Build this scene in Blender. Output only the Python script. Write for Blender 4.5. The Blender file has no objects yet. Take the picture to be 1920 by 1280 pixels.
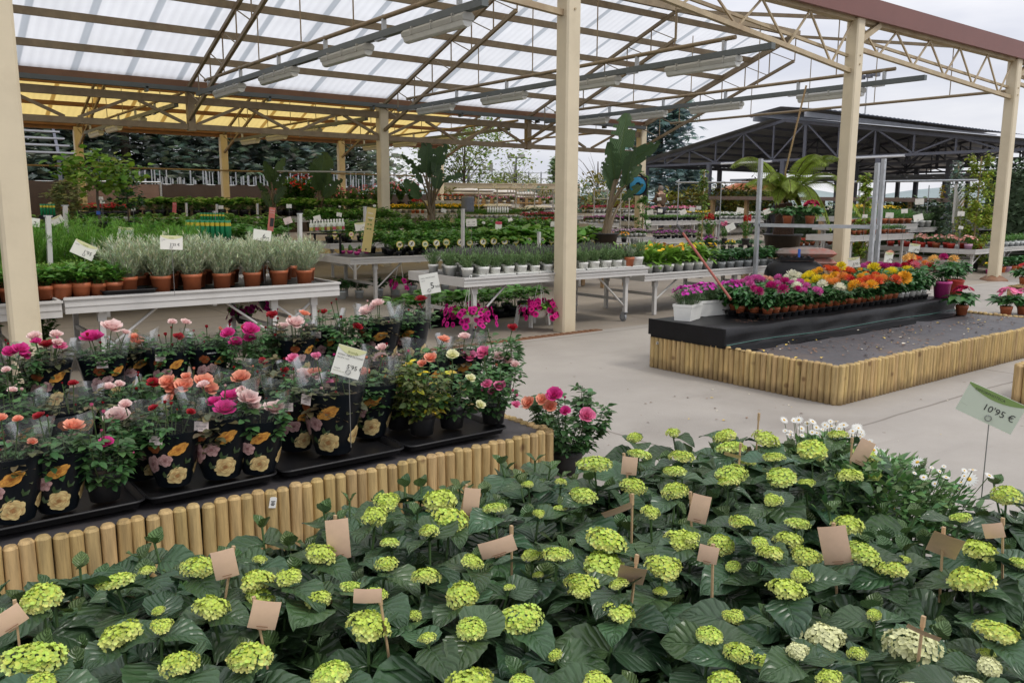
import bpy, math, random
import numpy as np
from mathutils import Vector, Matrix, Euler
R = math.radians
sc = bpy.context.scene
COL = sc.collection
# ---------------------------------------------------------------- camera
F_PX, CAM_H, PITCH, YAW, ROLL = 1556., 1.6, R(9.38), R(37.7), R(0.23)
cam_d = bpy.data.cameras.new('camera'); cam = bpy.data.objects.new('camera', cam_d); COL.objects.link(cam)
cam_d.sensor_width = 36.; cam_d.lens = 36. * F_PX / 1920.; cam_d.clip_end = 6000.; cam_d.clip_start = .05
cam.matrix_world = Matrix.Translation((0, 0, CAM_H)) @ Matrix.Rotation(-YAW, 4, 'Z') @ Matrix.Rotation(R(90) - PITCH, 4, 'X') @ Matrix.Rotation(ROLL, 4, 'Z')
sc.camera = cam
# ---------------------------------------------------------------- light and sky
SUN_EL, SUN_ROT = R(52), R(150)
w = bpy.data.worlds.new('World'); sc.world = w; w.use_nodes = True
nt = w.node_tree; nt.nodes.clear()
def wn(t, **k):
    n = nt.nodes.new(t)
    for a, b in k.items(): setattr(n, a, b)
    return n
out = wn('ShaderNodeOutputWorld'); bg = wn('ShaderNodeBackground'); nt.links.new(bg.outputs[0], out.inputs[0])
sky = wn('ShaderNodeTexSky', sky_type='NISHITA', sun_disc=False, sun_elevation=SUN_EL, sun_rotation=SUN_ROT)
tc = wn('ShaderNodeTexCoord'); mp = wn('ShaderNodeMapping'); mp.inputs['Scale'].default_value = (1.2, 1.2, 5.0)
no = wn('ShaderNodeTexNoise'); no.inputs['Scale'].default_value = 2.2; no.inputs['Detail'].default_value = 5; no.inputs['Roughness'].default_value = .55
nt.links.new(tc.outputs['Generated'], mp.inputs[0]); nt.links.new(mp.outputs[0], no.inputs['Vector'])
cr = wn('ShaderNodeValToRGB'); cr.color_ramp.elements[0].position = .36; cr.color_ramp.elements[1].position = .62
cr.color_ramp.elements[0].color = (6.3, 6.45, 7.2, 1); cr.color_ramp.elements[1].color = (8.6, 8.55, 8.8, 1)
nt.links.new(no.outputs[0], cr.inputs[0])
# overcast: brighter overhead than towards the horizon
sx = wn('ShaderNodeSeparateXYZ'); nt.links.new(tc.outputs['Generated'], sx.inputs[0])
zr = wn('ShaderNodeMapRange'); zr.inputs['From Min'].default_value = .1; zr.inputs['From Max'].default_value = 1.; zr.inputs['To Min'].default_value = 1.; zr.inputs['To Max'].default_value = 1.75
nt.links.new(sx.outputs[2], zr.inputs[0])
mu = wn('ShaderNodeVectorMath', operation='SCALE'); nt.links.new(cr.outputs[0], mu.inputs[0]); nt.links.new(zr.outputs[0], mu.inputs['Scale'])
mx = wn('ShaderNodeMix', data_type='RGBA'); mx.inputs['Factor'].default_value = .92
nt.links.new(sky.outputs[0], mx.inputs['A']); nt.links.new(mu.outputs[0], mx.inputs['B'])
nt.links.new(mx.outputs['Result'], bg.inputs[0]); bg.inputs[1].default_value = .1
sun_d = bpy.data.lights.new('sun', 'SUN'); sun = bpy.data.objects.new('sun', sun_d); COL.objects.link(sun)
sun_d.energy = 1.3; sun_d.angle = R(13); sun_d.color = (1, .95, .88)
# sky sun_rotation is measured from +Y towards +X
sd = Vector((math.sin(SUN_ROT) * math.cos(SUN_EL), math.cos(SUN_ROT) * math.cos(SUN_EL), math.sin(SUN_EL)))
sun.rotation_euler = sd.to_track_quat('Z', 'Y').to_euler()
sc.view_settings.view_transform = 'Standard'; sc.view_settings.look = 'None'; sc.view_settings.exposure = .2; sc.view_settings.gamma = 1
cy = sc.cycles; cy.use_denoising = True; cy.max_bounces = 7; cy.diffuse_bounces = 4; cy.glossy_bounces = 3; cy.transmission_bounces = 4
cy.transparent_max_bounces = 14; cy.use_adaptive_sampling = True; cy.adaptive_threshold = .015; cy.caustics_reflective = False; cy.caustics_refractive = False
cy.sample_clamp_indirect = 6
# ---------------------------------------------------------------- measuring from the photograph (pixels of the 1920x1280 picture to points in the place)
def ray(px, py):
    x = px - 960.; y = 640. - py; c, s = math.cos(ROLL), math.sin(ROLL)
    x, y = (c * x + s * y) / F_PX, (-s * x + c * y) / F_PX
    fw = math.cos(PITCH) + y * math.sin(PITCH); up = -math.sin(PITCH) + y * math.cos(PITCH)
    return (math.cos(YAW) * x + math.sin(YAW) * fw, -math.sin(YAW) * x + math.cos(YAW) * fw, up)
def at(px, py, z):
    d = ray(px, py); t = (z - CAM_H) / d[2]; return (d[0] * t, d[1] * t, z)
def at_y(px, py, y):
    d = ray(px, py); t = y / d[1]; return (d[0] * t, y, CAM_H + d[2] * t)
def at_x(px, py, x):
    d = ray(px, py); t = x / d[0]; return (x, d[1] * t, CAM_H + d[2] * t)
def at_d(px, py, dist):       # at a horizontal distance from the camera
    d = ray(px, py); t = dist / math.hypot(d[0], d[1]); return (d[0] * t, d[1] * t, CAM_H + d[2] * t)
def depth(x, y): return x * math.sin(YAW) + y * math.cos(YAW)
def proj(x, y, z):
    r = math.cos(YAW) * x - math.sin(YAW) * y; f = depth(x, y); u = z - CAM_H
    zc = f * math.cos(PITCH) - u * math.sin(PITCH); yc = f * math.sin(PITCH) + u * math.cos(PITCH)
    if zc < .05: return (-9999, -9999)
    a, b = r / zc * F_PX, yc / zc * F_PX; c, s = math.cos(ROLL), math.sin(ROLL)
    return (960 + c * a - s * b, 640 - (s * a + c * b))
rng = np.random.default_rng(7); rnd = random.Random(5)
# ---------------------------------------------------------------- mesh building
class MB:
    def __init__(s): s.V = []; s.F4 = []; s.F3 = []; s.n = 0; s.C = []; s.U = []
    def add(s, V, F, col=None, uv=None, smooth=True, m=0):
        V = np.asarray(V, float).reshape(-1, 3); k = len(V)
        F = np.asarray(F, int)
        if F.size:
            (s.F4 if F.shape[1] == 4 else s.F3).append((F + s.n, smooth, m))
        s.V.append(V); s.n += k
        if col is None: col = (1, 1, 1)
        col = np.asarray(col, float)
        s.C.append(np.broadcast_to(col, (k, 3)) if col.ndim == 1 else col)
        s.U.append(np.zeros((k, 3)) if uv is None else np.asarray(uv, float).reshape(-1, 3)); return s
    def box(s, c, d, rz=0, col=None, rot=None, m=0):
        x, y, z = d[0] / 2, d[1] / 2, d[2] / 2
        V = np.array([(a, b, e) for e in (-z, z) for a, b in ((-x, -y), (x, -y), (x, y), (-x, y))])
        if rot is not None: V = V @ np.array(rot.to_3x3() if hasattr(rot, 'to_3x3') else rot).T
        if rz: c_, s_ = math.cos(rz), math.sin(rz); V = V @ np.array([[c_, s_, 0], [-s_, c_, 0], [0, 0, 1]])
        return s.add(V + np.array(c), [(3, 2, 1, 0), (4, 5, 6, 7), (0, 1, 5, 4), (1, 2, 6, 5), (2, 3, 7, 6), (3, 0, 4, 7)], col, smooth=False, m=m)
    def bar(s, p, q, w, h, col=None, m=0):
        p, q = np.array(p, float), np.array(q, float); d = q - p; L = np.linalg.norm(d); d /= L
        up = np.array([0, 0, 1.]) if abs(d[2]) < .98 else np.array([1., 0, 0])
        a = np.cross(d, up); a /= np.linalg.norm(a); b = np.cross(a, d)
        V = []
        for e in (p, q):
            for i, j in ((-1, -1), (1, -1), (1, 1), (-1, 1)): V.append(e + a * i * w / 2 + b * j * h / 2)
        return s.add(V, [(0, 1, 2, 3), (7, 6, 5, 4), (4, 5, 1, 0), (5, 6, 2, 1), (6, 7, 3, 2), (7, 4, 0, 3)], col, smooth=False, m=m)
    def tube(s, pts, r, n=8, col=None, m=0, cap=True):
        P = np.array(pts, float); k = len(P); r = np.broadcast_to(np.asarray(r, float), (k,))
        T = np.gradient(P, axis=0); T /= np.linalg.norm(T, axis=1)[:, None] + 1e-12
        up = np.array([0, 0, 1.]) if abs(T[0][2]) < .9 else np.array([1., 0, 0])
        V = []
        for i in range(k):
            a = np.cross(T[i], up); a /= np.linalg.norm(a) + 1e-12; b = np.cross(a, T[i]); up = b if abs(T[i] @ b) < .9 else up
            for j in range(n):
                t = 2 * math.pi * j / n; V.append(P[i] + r[i] * (a * math.cos(t) + b * math.sin(t)))
        F = [(i * n + j, i * n + (j + 1) % n, (i + 1) * n + (j + 1) % n, (i + 1) * n + j) for i in range(k - 1) for j in range(n)]
        s.add(V, F, col, m=m)
        if cap:
            for o, c in ((0, P[0]), (k - 1, P[-1])):
                W = [V[o * n + j] for j in range(n)] + [c]
                s.add(W, [(j, (j + 1) % n, n) if o else ((j + 1) % n, j, n) for j in range(n)], col, smooth=False, m=m)
        return s
    def lathe(s, prof, n=16, c=(0, 0, 0), col=None, m=0, smooth=True):
        prof = np.array(prof, float); k = len(prof); a = np.arange(n) * 2 * math.pi / n
        V = np.zeros((k, n, 3)); V[:, :, 0] = prof[:, 0:1] * np.cos(a); V[:, :, 1] = prof[:, 0:1] * np.sin(a); V[:, :, 2] = prof[:, 1:2]
        F = [(i * n + j, i * n + (j + 1) % n, (i + 1) * n + (j + 1) % n, (i + 1) * n + j) for i in range(k - 1) for j in range(n)]
        return s.add(V.reshape(-1, 3) + np.array(c), F, col, smooth=smooth, m=m)
    def prism(s, poly, y0, y1, col=None, m=0, axis='Y'):          # polygon in xz, extruded along y
        n = len(poly); V = [(p[0], y0, p[1]) for p in poly] + [(p[0], y1, p[1]) for p in poly]
        if axis == 'X': V = [(v[1], v[0], v[2]) for v in V]
        if axis == 'Z': V = [(p[0], p[1], y0) for p in poly] + [(p[0], p[1], y1) for p in poly]
        s.add(V, [(i, (i + 1) % n, n + (i + 1) % n, n + i) for i in range(n)], col, smooth=False, m=m)
        for o in (0, n):
            c = np.mean(np.array(V[o:o + n]), axis=0); s.add(V[o:o + n] + [tuple(c)], [(i, (i + 1) % n, n) for i in range(n)], col, smooth=False, m=m)
        return s
    def inst(s, T, pos, dirs, nrm, scale, col=None, m=0, wid=None):
        """copies of a template T=(V,F,uv): local y runs along dirs, local z along nrm"""
        V, F, U = T; N = len(pos); pos = np.asarray(pos, float); d = np.asarray(dirs, float); z = np.asarray(nrm, float)
        d = d / (np.linalg.norm(d, axis=1)[:, None] + 1e-9); x = np.cross(d, z); x /= np.linalg.norm(x, axis=1)[:, None] + 1e-9; z = np.cross(x, d)
        sc_ = np.broadcast_to(np.asarray(scale, float), (N,)); w_ = sc_ if wid is None else np.broadcast_to(np.asarray(wid, float), (N,))
        W = pos[:, None] + (w_[:, None, None] * V[None, :, 0:1]) * x[:, None] + (sc_[:, None, None] * V[None, :, 1:2]) * d[:, None] + (sc_[:, None, None] * V[None, :, 2:3]) * z[:, None]
        k = len(V); G = (F[None] + (np.arange(N) * k)[:, None, None]).reshape(-1, F.shape[1])
        c = np.ones((N, 3)) if col is None else np.asarray(col, float); c = np.broadcast_to(c, (N, 3))
        C = np.repeat(c, k, axis=0)
        return s.add(W.reshape(-1, 3), G, C, np.tile(U, (N, 1)), m=m)
    def mesh(s, name, mats):
        me = bpy.data.meshes.new(name)
        V = np.concatenate(s.V) if s.V else np.zeros((0, 3)); me.vertices.add(len(V)); me.vertices.foreach_set('co', V.ravel())
        loops, starts, sm, mi, o = [], [], [], [], 0
        for lst, k in ((s.F4, 4), (s.F3, 3)):
            for F, smooth, m in lst:
                loops.append(F.ravel()); starts.append(o + np.arange(len(F)) * k); o += F.size
                sm.append(np.full(len(F), smooth)); mi.append(np.full(len(F), m))
        if loops:
            L = np.concatenate(loops); S = np.concatenate(starts)
            me.loops.add(len(L)); me.loops.foreach_set('vertex_index', L.astype(np.int32))
            me.polygons.add(len(S)); me.polygons.foreach_set('loop_start', S.astype(np.int32))
            me.update(calc_edges=True)
            me.polygons.foreach_set('use_smooth', np.concatenate(sm)); me.polygons.foreach_set('material_index', np.concatenate(mi).astype(np.int32))
        C = np.concatenate(s.C); a = me.attributes.new('tint', 'FLOAT_COLOR', 'POINT'); a.data.foreach_set('color', np.hstack([C, np.ones((len(C), 1))]).astype(np.float32).ravel())
        a = me.attributes.new('luv', 'FLOAT_VECTOR', 'POINT'); a.data.foreach_set('vector', np.concatenate(s.U).astype(np.float32).ravel())
        for m in (mats if isinstance(mats, (list, tuple)) else [mats]): me.materials.append(m)
        me.update(); return me
    def obj(s, name, mats, parent=None, loc=None):
        o = bpy.data.objects.new(name, s.mesh(name, mats)); COL.objects.link(o)
        if parent: o.parent = parent
        if loc is not None: o.location = loc
        return o
def tag(o, label=None, cat=None, group=None, kind=None):
    for k, v in (('label', label), ('category', cat), ('group', group), ('kind', kind)):
        if v: o[k] = v
    return o
def thing(name, label, cat, loc=(0, 0, 0), rz=0., group=None, s=1.):
    o = bpy.data.objects.new(name, None); COL.objects.link(o); o.location = loc; o.rotation_euler = (0, 0, rz)
    o.empty_display_size = .05
    if s != 1.: o.scale = (s, s, s) if isinstance(s, (int, float)) else s
    return tag(o, label, cat, group)
def part(name, me, parent, loc=None, rz=0., s=None, rot=None):
    o = bpy.data.objects.new(name, me); COL.objects.link(o); o.parent = parent
    if loc is not None: o.location = loc
    if rot is not None: o.rotation_euler = rot
    elif rz: o.rotation_euler = (0, 0, rz)
    if s is not None: o.scale = (s, s, s) if isinstance(s, (int, float)) else s
    return o
ORD = 'first second third fourth fifth sixth seventh eighth ninth tenth eleventh twelfth thirteenth fourteenth fifteenth sixteenth seventeenth eighteenth nineteenth twentieth'.split()
TENS = {2: 'twenty', 3: 'thirty', 4: 'forty'}
def nth(i):
    if i < 20: return ORD[i]
    t, u = divmod(i + 1, 10); return (TENS[t] + '-' + ORD[u - 1]) if u else {3: 'thirtieth', 4: 'fortieth', 5: 'fiftieth'}[t]
# ---------------------------------------------------------------- materials
MATS = {}
def mat(name, base, rough=.6, var=.12, vs=8., bump=0., bs=40., metal=0., transl=0., tint=False, spec=.5, rnd_=0., stretch=(1, 1, 1), coat=0., dark=None, dsc=3., damt=.5, subs=None):
    """Principled material: base colour, two octaves of procedural mottling, optional bump, per-vertex tint, leaf translucency"""
    if name in MATS: return MATS[name]
    m = bpy.data.materials.new(name); MATS[name] = m; m.use_nodes = True; t = m.node_tree; N = t.nodes; L = t.links
    b = N['Principled BSDF']; o = N['Material Output']
    b.inputs['Roughness'].default_value = rough; b.inputs['Metallic'].default_value = metal; b.inputs['Specular IOR Level'].default_value = spec
    if coat: b.inputs['Coat Weight'].default_value = coat
    tc = N.new('ShaderNodeTexCoord'); mp = N.new('ShaderNodeMapping'); mp.inputs['Scale'].default_value = stretch; L.new(tc.outputs['Object'], mp.inputs[0])
    no = N.new('ShaderNodeTexNoise'); no.inputs['Scale'].default_value = vs; no.inputs['Detail'].default_value = 6; no.inputs['Roughness'].default_value = .62; L.new(mp.outputs[0], no.inputs[0])
    mr = N.new('ShaderNodeMapRange'); mr.inputs[1].default_value = .3; mr.inputs[2].default_value = .7; mr.inputs[3].default_value = 1 - var; mr.inputs[4].default_value = 1 + var; L.new(no.outputs[0], mr.inputs[0])
    v = N.new('ShaderNodeVectorMath'); v.operation = 'SCALE'; v.inputs[0].default_value = base; L.new(mr.outputs[0], v.inputs['Scale']); c = v.outputs[0]
    if dark is not None:      # patches of dirt or wear
        n2 = N.new('ShaderNodeTexNoise'); n2.inputs['Scale'].default_value = dsc; n2.inputs['Detail'].default_value = 8; n2.inputs['Roughness'].default_value = .7; L.new(mp.outputs[0], n2.inputs[0])
        r2 = N.new('ShaderNodeMapRange'); r2.inputs[1].default_value = .5; r2.inputs[2].default_value = .72; r2.inputs[4].default_value = damt; L.new(n2.outputs[0], r2.inputs[0])
        x = N.new('ShaderNodeMix'); x.data_type = 'RGBA'; L.new(r2.outputs[0], x.inputs['Factor']); L.new(c, x.inputs['A']); x.inputs['B'].default_value = (*dark, 1); c = x.outputs['Result']
    if tint:
        a = N.new('ShaderNodeAttribute'); a.attribute_name = 'tint'; x = N.new('ShaderNodeVectorMath'); x.operation = 'MULTIPLY'; L.new(c, x.inputs[0]); L.new(a.outputs['Color'], x.inputs[1]); c = x.outputs[0]
    if rnd_:
        oi = N.new('ShaderNodeObjectInfo'); r = N.new('ShaderNodeMapRange'); r.inputs[3].default_value = 1 - rnd_; r.inputs[4].default_value = 1 + rnd_; L.new(oi.outputs['Random'], r.inputs[0])
        x = N.new('ShaderNodeVectorMath'); x.operation = 'SCALE'; L.new(c, x.inputs[0]); L.new(r.outputs[0], x.inputs['Scale']); c = x.outputs[0]
    L.new(c, b.inputs['Base Color'])
    if bump:
        n3 = N.new('ShaderNodeTexNoise'); n3.inputs['Scale'].default_value = bs; n3.inputs['Detail'].default_value = 5; L.new(mp.outputs[0], n3.inputs[0])
        bu = N.new('ShaderNodeBump'); bu.inputs['Strength'].default_value = bump; bu.inputs['Distance'].default_value = .02; L.new(n3.outputs[0], bu.inputs['Height']); L.new(bu.outputs[0], b.inputs['Normal'])
    if transl:
        tr = N.new('ShaderNodeBsdfTranslucent'); L.new(c, tr.inputs[0]); ms = N.new('ShaderNodeMixShader'); ms.inputs[0].default_value = transl
        L.new(b.outputs[0], ms.inputs[1]); L.new(tr.outputs[0], ms.inputs[2]); L.new(ms.outputs[0], o.inputs[0])
    m['tree'] = 1
    return m
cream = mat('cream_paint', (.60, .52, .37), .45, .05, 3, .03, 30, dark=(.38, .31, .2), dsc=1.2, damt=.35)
cream_steel = mat('weathered_shaded_cream_steel', (.225, .17, .10), .55, .18, 5, .05, 30, dark=(.15, .08, .04), dsc=2.2, damt=.75)  # dark base colour holds both rust and the shade beneath the roofs
lattice_steel = mat('lit_cream_lattice_steel', (.40, .32, .20), .5, .14, 5, .05, 30, dark=(.22, .12, .06), dsc=2.2, damt=.6)  # same steel, painted lighter for the open daylight on the front lattice
rust_steel = mat('rust_brown_steel', (.20, .095, .045), .6, .2, 4, .05, 30, dark=(.10, .05, .03), dsc=2, damt=.7)
fascia_m = mat('red_brown_sheet', (.155, .058, .046), .45, .06, 2)
galv = mat('galvanised_steel', (.42, .44, .46), .42, .14, 9, .03, 60, metal=.55)
dark_steel = mat('dark_grey_steel', (.115, .12, .15), .5, .1, 4)
tray_m = mat('dark_cable_tray', (.10, .115, .115), .5, .1, 4)
white_alu = mat('white_aluminium', (.54, .53, .51), .42, .05, 3, .02, 20, dark=(.36, .34, .30), dsc=2.5, damt=.35)
grey_plastic = mat('grey_plastic', (.36, .36, .33), .4, .06)
rubber = mat('black_rubber', (.03, .03, .03), .6, .1)
black_pl = mat('black_plastic', (.009, .009, .010), .42, .2, 20, .03, 60, spec=.25)
pot_black = mat('black_pot', (.02, .02, .022), .5, .25, 14, dark=(.06, .045, .03), dsc=6, damt=.3)
terra = mat('terracotta_pot', (.40, .115, .045), .55, .12, 12, .03, 60, rnd_=.1)
white_pot = mat('white_pot', (.72, .72, .68), .4, .05, 6)
soil = mat('potting_soil', (.035, .022, .013), .9, .4, 60, .6, 90)
paper = mat('white_card', (.78, .77, .70), .5, .03)
ink = mat('black_ink', (.03, .03, .03), .6, .05)
wire_m = mat('steel_wire', (.3, .3, .3), .35, .05, metal=.7)
# ================================================================ ground
def ground_mat():
    m = mat('concrete', (.315, .29, .257), .72, .11, .9, .12, 60, dark=(.25, .225, .19), dsc=.55, damt=.42)
    t = m.node_tree; N, L = t.nodes, t.links; b = N['Principled BSDF']; src = b.inputs['Base Color'].links[0].from_socket
    geo = N.new('ShaderNodeNewGeometry'); sp = N.new('ShaderNodeSeparateXYZ'); L.new(geo.outputs['Position'], sp.inputs[0])
    wob = N.new('ShaderNodeTexNoise'); wob.inputs['Scale'].default_value = 2.; wob.inputs['Detail'].default_value = 6; L.new(geo.outputs['Position'], wob.inputs[0])
    facs = []
    for ax, per, off in ((0, 4.6, 4.1), (1, 4.4, 3.15)):       # slab joints
        a = N.new('ShaderNodeMath'); a.operation = 'MULTIPLY_ADD'; a.inputs[1].default_value = .05; L.new(wob.outputs[0], a.inputs[0]); L.new(sp.outputs[ax], a.inputs[2])
        s = N.new('ShaderNodeMath'); s.operation = 'SUBTRACT'; s.inputs[1].default_value = off; L.new(a.outputs[0], s.inputs[0])
        p = N.new('ShaderNodeMath'); p.operation = 'PINGPONG'; p.inputs[1].default_value = per / 2; L.new(s.outputs[0], p.inputs[0])
        r = N.new('ShaderNodeMapRange'); r.inputs[1].default_value = .006; r.inputs[2].default_value = .016; r.inputs[3].default_value = .75; r.inputs[4].default_value = 0; L.new(p.outputs[0], r.inputs[0]); facs.append(r.outputs[0])
    mxx = N.new('ShaderNodeMath'); mxx.operation = 'MAXIMUM'; L.new(facs[0], mxx.inputs[0]); L.new(facs[1], mxx.inputs[1])
    x = N.new('ShaderNodeMix'); x.data_type = 'RGBA'; L.new(mxx.outputs[0], x.inputs['Factor']); L.new(src, x.inputs['A']); x.inputs['B'].default_value = (.13, .11, .09, 1)
    # old wet stains, glossier and darker
    n2 = N.new('ShaderNodeTexNoise'); n2.inputs['Scale'].default_value = .42; n2.inputs['Detail'].default_value = 7; n2.inputs['Roughness'].default_value = .6; L.new(geo.outputs['Position'], n2.inputs[0])
    r2 = N.new('ShaderNodeMapRange'); r2.inputs[1].default_value = .55; r2.inputs[2].default_value = .72; r2.inputs[4].default_value = .6; L.new(n2.outputs[0], r2.inputs[0])
    y = N.new('ShaderNodeMix'); y.data_type = 'RGBA'; L.new(r2.outputs[0], y.inputs['Factor']); L.new(x.outputs['Result'], y.inputs['A']); y.inputs['B'].default_value = (.155, .135, .115, 1)
    # small specks of grit and fallen petals' stains
    vo = N.new('ShaderNodeTexVoronoi'); vo.inputs['Scale'].default_value = 3.2; L.new(geo.outputs['Position'], vo.inputs[0])
    r4 = N.new('ShaderNodeMapRange'); r4.inputs[1].default_value = .035; r4.inputs[2].default_value = .055; r4.inputs[3].default_value = .7; r4.inputs[4].default_value = 0; L.new(vo.outputs['Distance'], r4.inputs[0])
    y2 = N.new('ShaderNodeMix'); y2.data_type = 'RGBA'; L.new(r4.outputs[0], y2.inputs['Factor']); L.new(y.outputs['Result'], y2.inputs['A']); y2.inputs['B'].default_value = (.17, .14, .11, 1)
    yr = N.new('ShaderNodeMapRange'); yr.inputs[1].default_value = 7.70; yr.inputs[2].default_value = 7.74; L.new(sp.outputs[1], yr.inputs[0])      # browner, darker concrete tone beyond the drain
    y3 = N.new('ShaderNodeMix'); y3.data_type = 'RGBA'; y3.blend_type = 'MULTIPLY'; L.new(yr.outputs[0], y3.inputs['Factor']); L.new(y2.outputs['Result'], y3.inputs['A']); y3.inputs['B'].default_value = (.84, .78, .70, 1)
    n5 = N.new('ShaderNodeTexNoise'); n5.inputs['Scale'].default_value = .9; n5.inputs['Detail'].default_value = 9; n5.inputs['Roughness'].default_value = .7; mp5 = N.new('ShaderNodeMapping'); mp5.inputs['Rotation'].default_value = (0, 0, .5); mp5.inputs['Scale'].default_value = (.35, 2.2, 1); L.new(geo.outputs['Position'], mp5.inputs[0]); L.new(mp5.outputs[0], n5.inputs[0])      # wheel and drag marks
    r5 = N.new('ShaderNodeMapRange'); r5.inputs[1].default_value = .55; r5.inputs[2].default_value = .75; r5.inputs[4].default_value = .4; L.new(n5.outputs[0], r5.inputs[0])
    y4 = N.new('ShaderNodeMix'); y4.data_type = 'RGBA'; L.new(r5.outputs[0], y4.inputs['Factor']); L.new(y3.outputs['Result'], y4.inputs['A']); y4.inputs['B'].default_value = (.17, .15, .13, 1)
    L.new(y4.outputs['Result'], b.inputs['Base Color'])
    r3 = N.new('ShaderNodeMapRange'); r3.inputs[3].default_value = .72; r3.inputs[4].default_value = .3; L.new(r2.outputs[0], r3.inputs[0]); L.new(r3.outputs[0], b.inputs['Roughness'])
    return m
def gz(x, y): return min(1.38, .032 * max(0., depth(x, y) - 19.))      # the yard climbs gently behind the benches
g = MB(); gx, gy = np.linspace(-60, 120, 91), np.linspace(-30, 120, 76); V = [(x, y, gz(x, y)) for y in gy for x in gx]
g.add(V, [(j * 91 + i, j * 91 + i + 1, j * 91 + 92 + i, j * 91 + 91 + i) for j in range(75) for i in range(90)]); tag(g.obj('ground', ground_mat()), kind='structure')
fm = mat('dry_grass_field', (.10, .11, .045), .9, .3, .05)
g = MB(); g.add([(-2500, 100, 1.3), (119, 100, 1.3), (119, -1500, 1.3), (3500, -1500, 1.3), (3500, 3500, 1.3), (-2500, 3500, 1.3)], np.zeros((0, 4), int)); g.F4.append((np.array([(0, 1, 4, 5), (1, 2, 3, 4)]), False, 0)); tag(g.obj('field', fm), kind='structure')
# far hills: a ridge 2 km away
g = MB(); V = []; nH = 60
for i in range(nH + 1):
    a = R(-25 + 110 * i / nH); d = 2300.
    h = 44 + 10 * math.sin(i * .5) + 9 * math.sin(i * 1.3 + 1)
    for dd, hh in ((-500, -2), (0, h), (600, h * .8)): V.append(((d + dd) * math.sin(a), (d + dd) * math.cos(a), hh))
F = [(i * 3 + j, i * 3 + 3 + j, i * 3 + 4 + j, i * 3 + 1 + j) for i in range(nH) for j in range(2)]
g.add(V, F); tag(g.obj('hills', mat('far_hills', (.22, .27, .27), .9, .15, .004)), kind='structure')
# drain channel with grating along the column line
dr = MB()
dr.box((5.2, 7.72, .004), (4.4, .11, .008), col=(.8, .8, .8))
for i in range(43): dr.box((3.08 + i * .1, 7.72, .011), (.055, .085, .006))
tag(dr.obj('drain_grate', rust_steel), 'rusty slotted drain grate let into the concrete under the column row', 'drain')
# ================================================================ canopy in front (white translucent roof)
Y1, Y2, Y3, EAVE, SLOPE = 7.9, 18.4, 29.8, 3.98, .36
FX = [-3.4, 1.1, 5.6, 10.2, 14.7, 19.2]
RIDGE_Y = 13.1
def zr_(y, y2=Y2): return EAVE + SLOPE * (y2 - y)
def sheet_mat(name, colr, stripe, per, off, fac=.8):
    m = bpy.data.materials.new(name); m.use_nodes = True; t = m.node_tree; N, L = t.nodes, t.links; N.remove(N['Principled BSDF'])
    geo = N.new('ShaderNodeNewGeometry'); sp = N.new('ShaderNodeSeparateXYZ'); L.new(geo.outputs['Position'], sp.inputs[0])
    def pp(p, o, a, b2, lo, hi):
        s = N.new('ShaderNodeMath'); s.operation = 'SUBTRACT'; s.inputs[1].default_value = o; L.new(sp.outputs[0], s.inputs[0])
        q = N.new('ShaderNodeMath'); q.operation = 'PINGPONG'; q.inputs[1].default_value = p / 2; L.new(s.outputs[0], q.inputs[0])
        r = N.new('ShaderNodeMapRange'); r.inputs[1].default_value = a; r.inputs[2].default_value = b2; r.inputs[3].default_value = lo; r.inputs[4].default_value = hi; L.new(q.outputs[0], r.inputs[0]); return r.outputs[0]
    seam = pp(per, off, .05, .075, 1., 0.); rib = pp(.17, 0, .0, .085, .93, 1.0)
    no = N.new('ShaderNodeTexNoise'); no.inputs['Scale'].default_value = 1.3; no.inputs['Detail'].default_value = 6; L.new(geo.outputs['Position'], no.inputs[0])
    nr = N.new('ShaderNodeMapRange'); nr.inputs[1].default_value = .3; nr.inputs[2].default_value = .7; nr.inputs[3].default_value = .93; nr.inputs[4].default_value = 1.05; L.new(no.outputs[0], nr.inputs[0])
    mm = N.new('ShaderNodeMath'); mm.operation = 'MULTIPLY'; L.new(rib, mm.inputs[0]); L.new(nr.outputs[0], mm.inputs[1])
    x = N.new('ShaderNodeMix'); x.data_type = 'RGBA'; L.new(seam, x.inputs['Factor']); x.inputs['A'].default_value = (*colr, 1); x.inputs['B'].default_value = (*stripe, 1)
    v = N.new('ShaderNodeVectorMath'); v.operation = 'SCALE'; L.new(x.outputs['Result'], v.inputs[0]); L.new(mm.outputs[0], v.inputs['Scale'])
    d = N.new('ShaderNodeBsdfDiffuse'); tr = N.new('ShaderNodeBsdfTranslucent'); L.new(v.outputs[0], d.inputs[0]); L.new(v.outputs[0], tr.inputs[0])
    ms = N.new('ShaderNodeMixShader'); ms.inputs[0].default_value = fac; L.new(d.outputs[0], ms.inputs[1]); L.new(tr.outputs[0], ms.inputs[2]); L.new(ms.outputs[0], N['Material Output'].inputs[0]); return m
white_sheet = sheet_mat('white_translucent_sheet', (.70, .715, .735), (.40, .43, .46), .98, 2.5, .85)
cream_sheet = sheet_mat('cream_translucent_sheet', (.86, .80, .68), (.62, .55, .45), .98, 2.5, .88)
yellow_sheet = sheet_mat('yellow_translucent_sheet', (.86, .66, .24), (.42, .25, .06), 1.12, 2.5, .72)
def column(parent, x, y, z, s=.22, z0=0):
    c = .022; h = s / 2
    poly = [(-h + c, -h), (h - c, -h), (h, -h + c), (h, h - c), (h - c, h), (-h + c, h), (-h, h - c), (-h, -h + c)]
    b = MB(); b.prism([(x + p[0], y + p[1]) for p in poly], z0, z, axis='Z')
    return b.obj('column', cream, parent)
def bolts(b, x, y, z):
    for dz in (0, .14):
        b.tube([(x, y - .125, z + dz), (x, y - .11, z + dz)], .014, 6)
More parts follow.
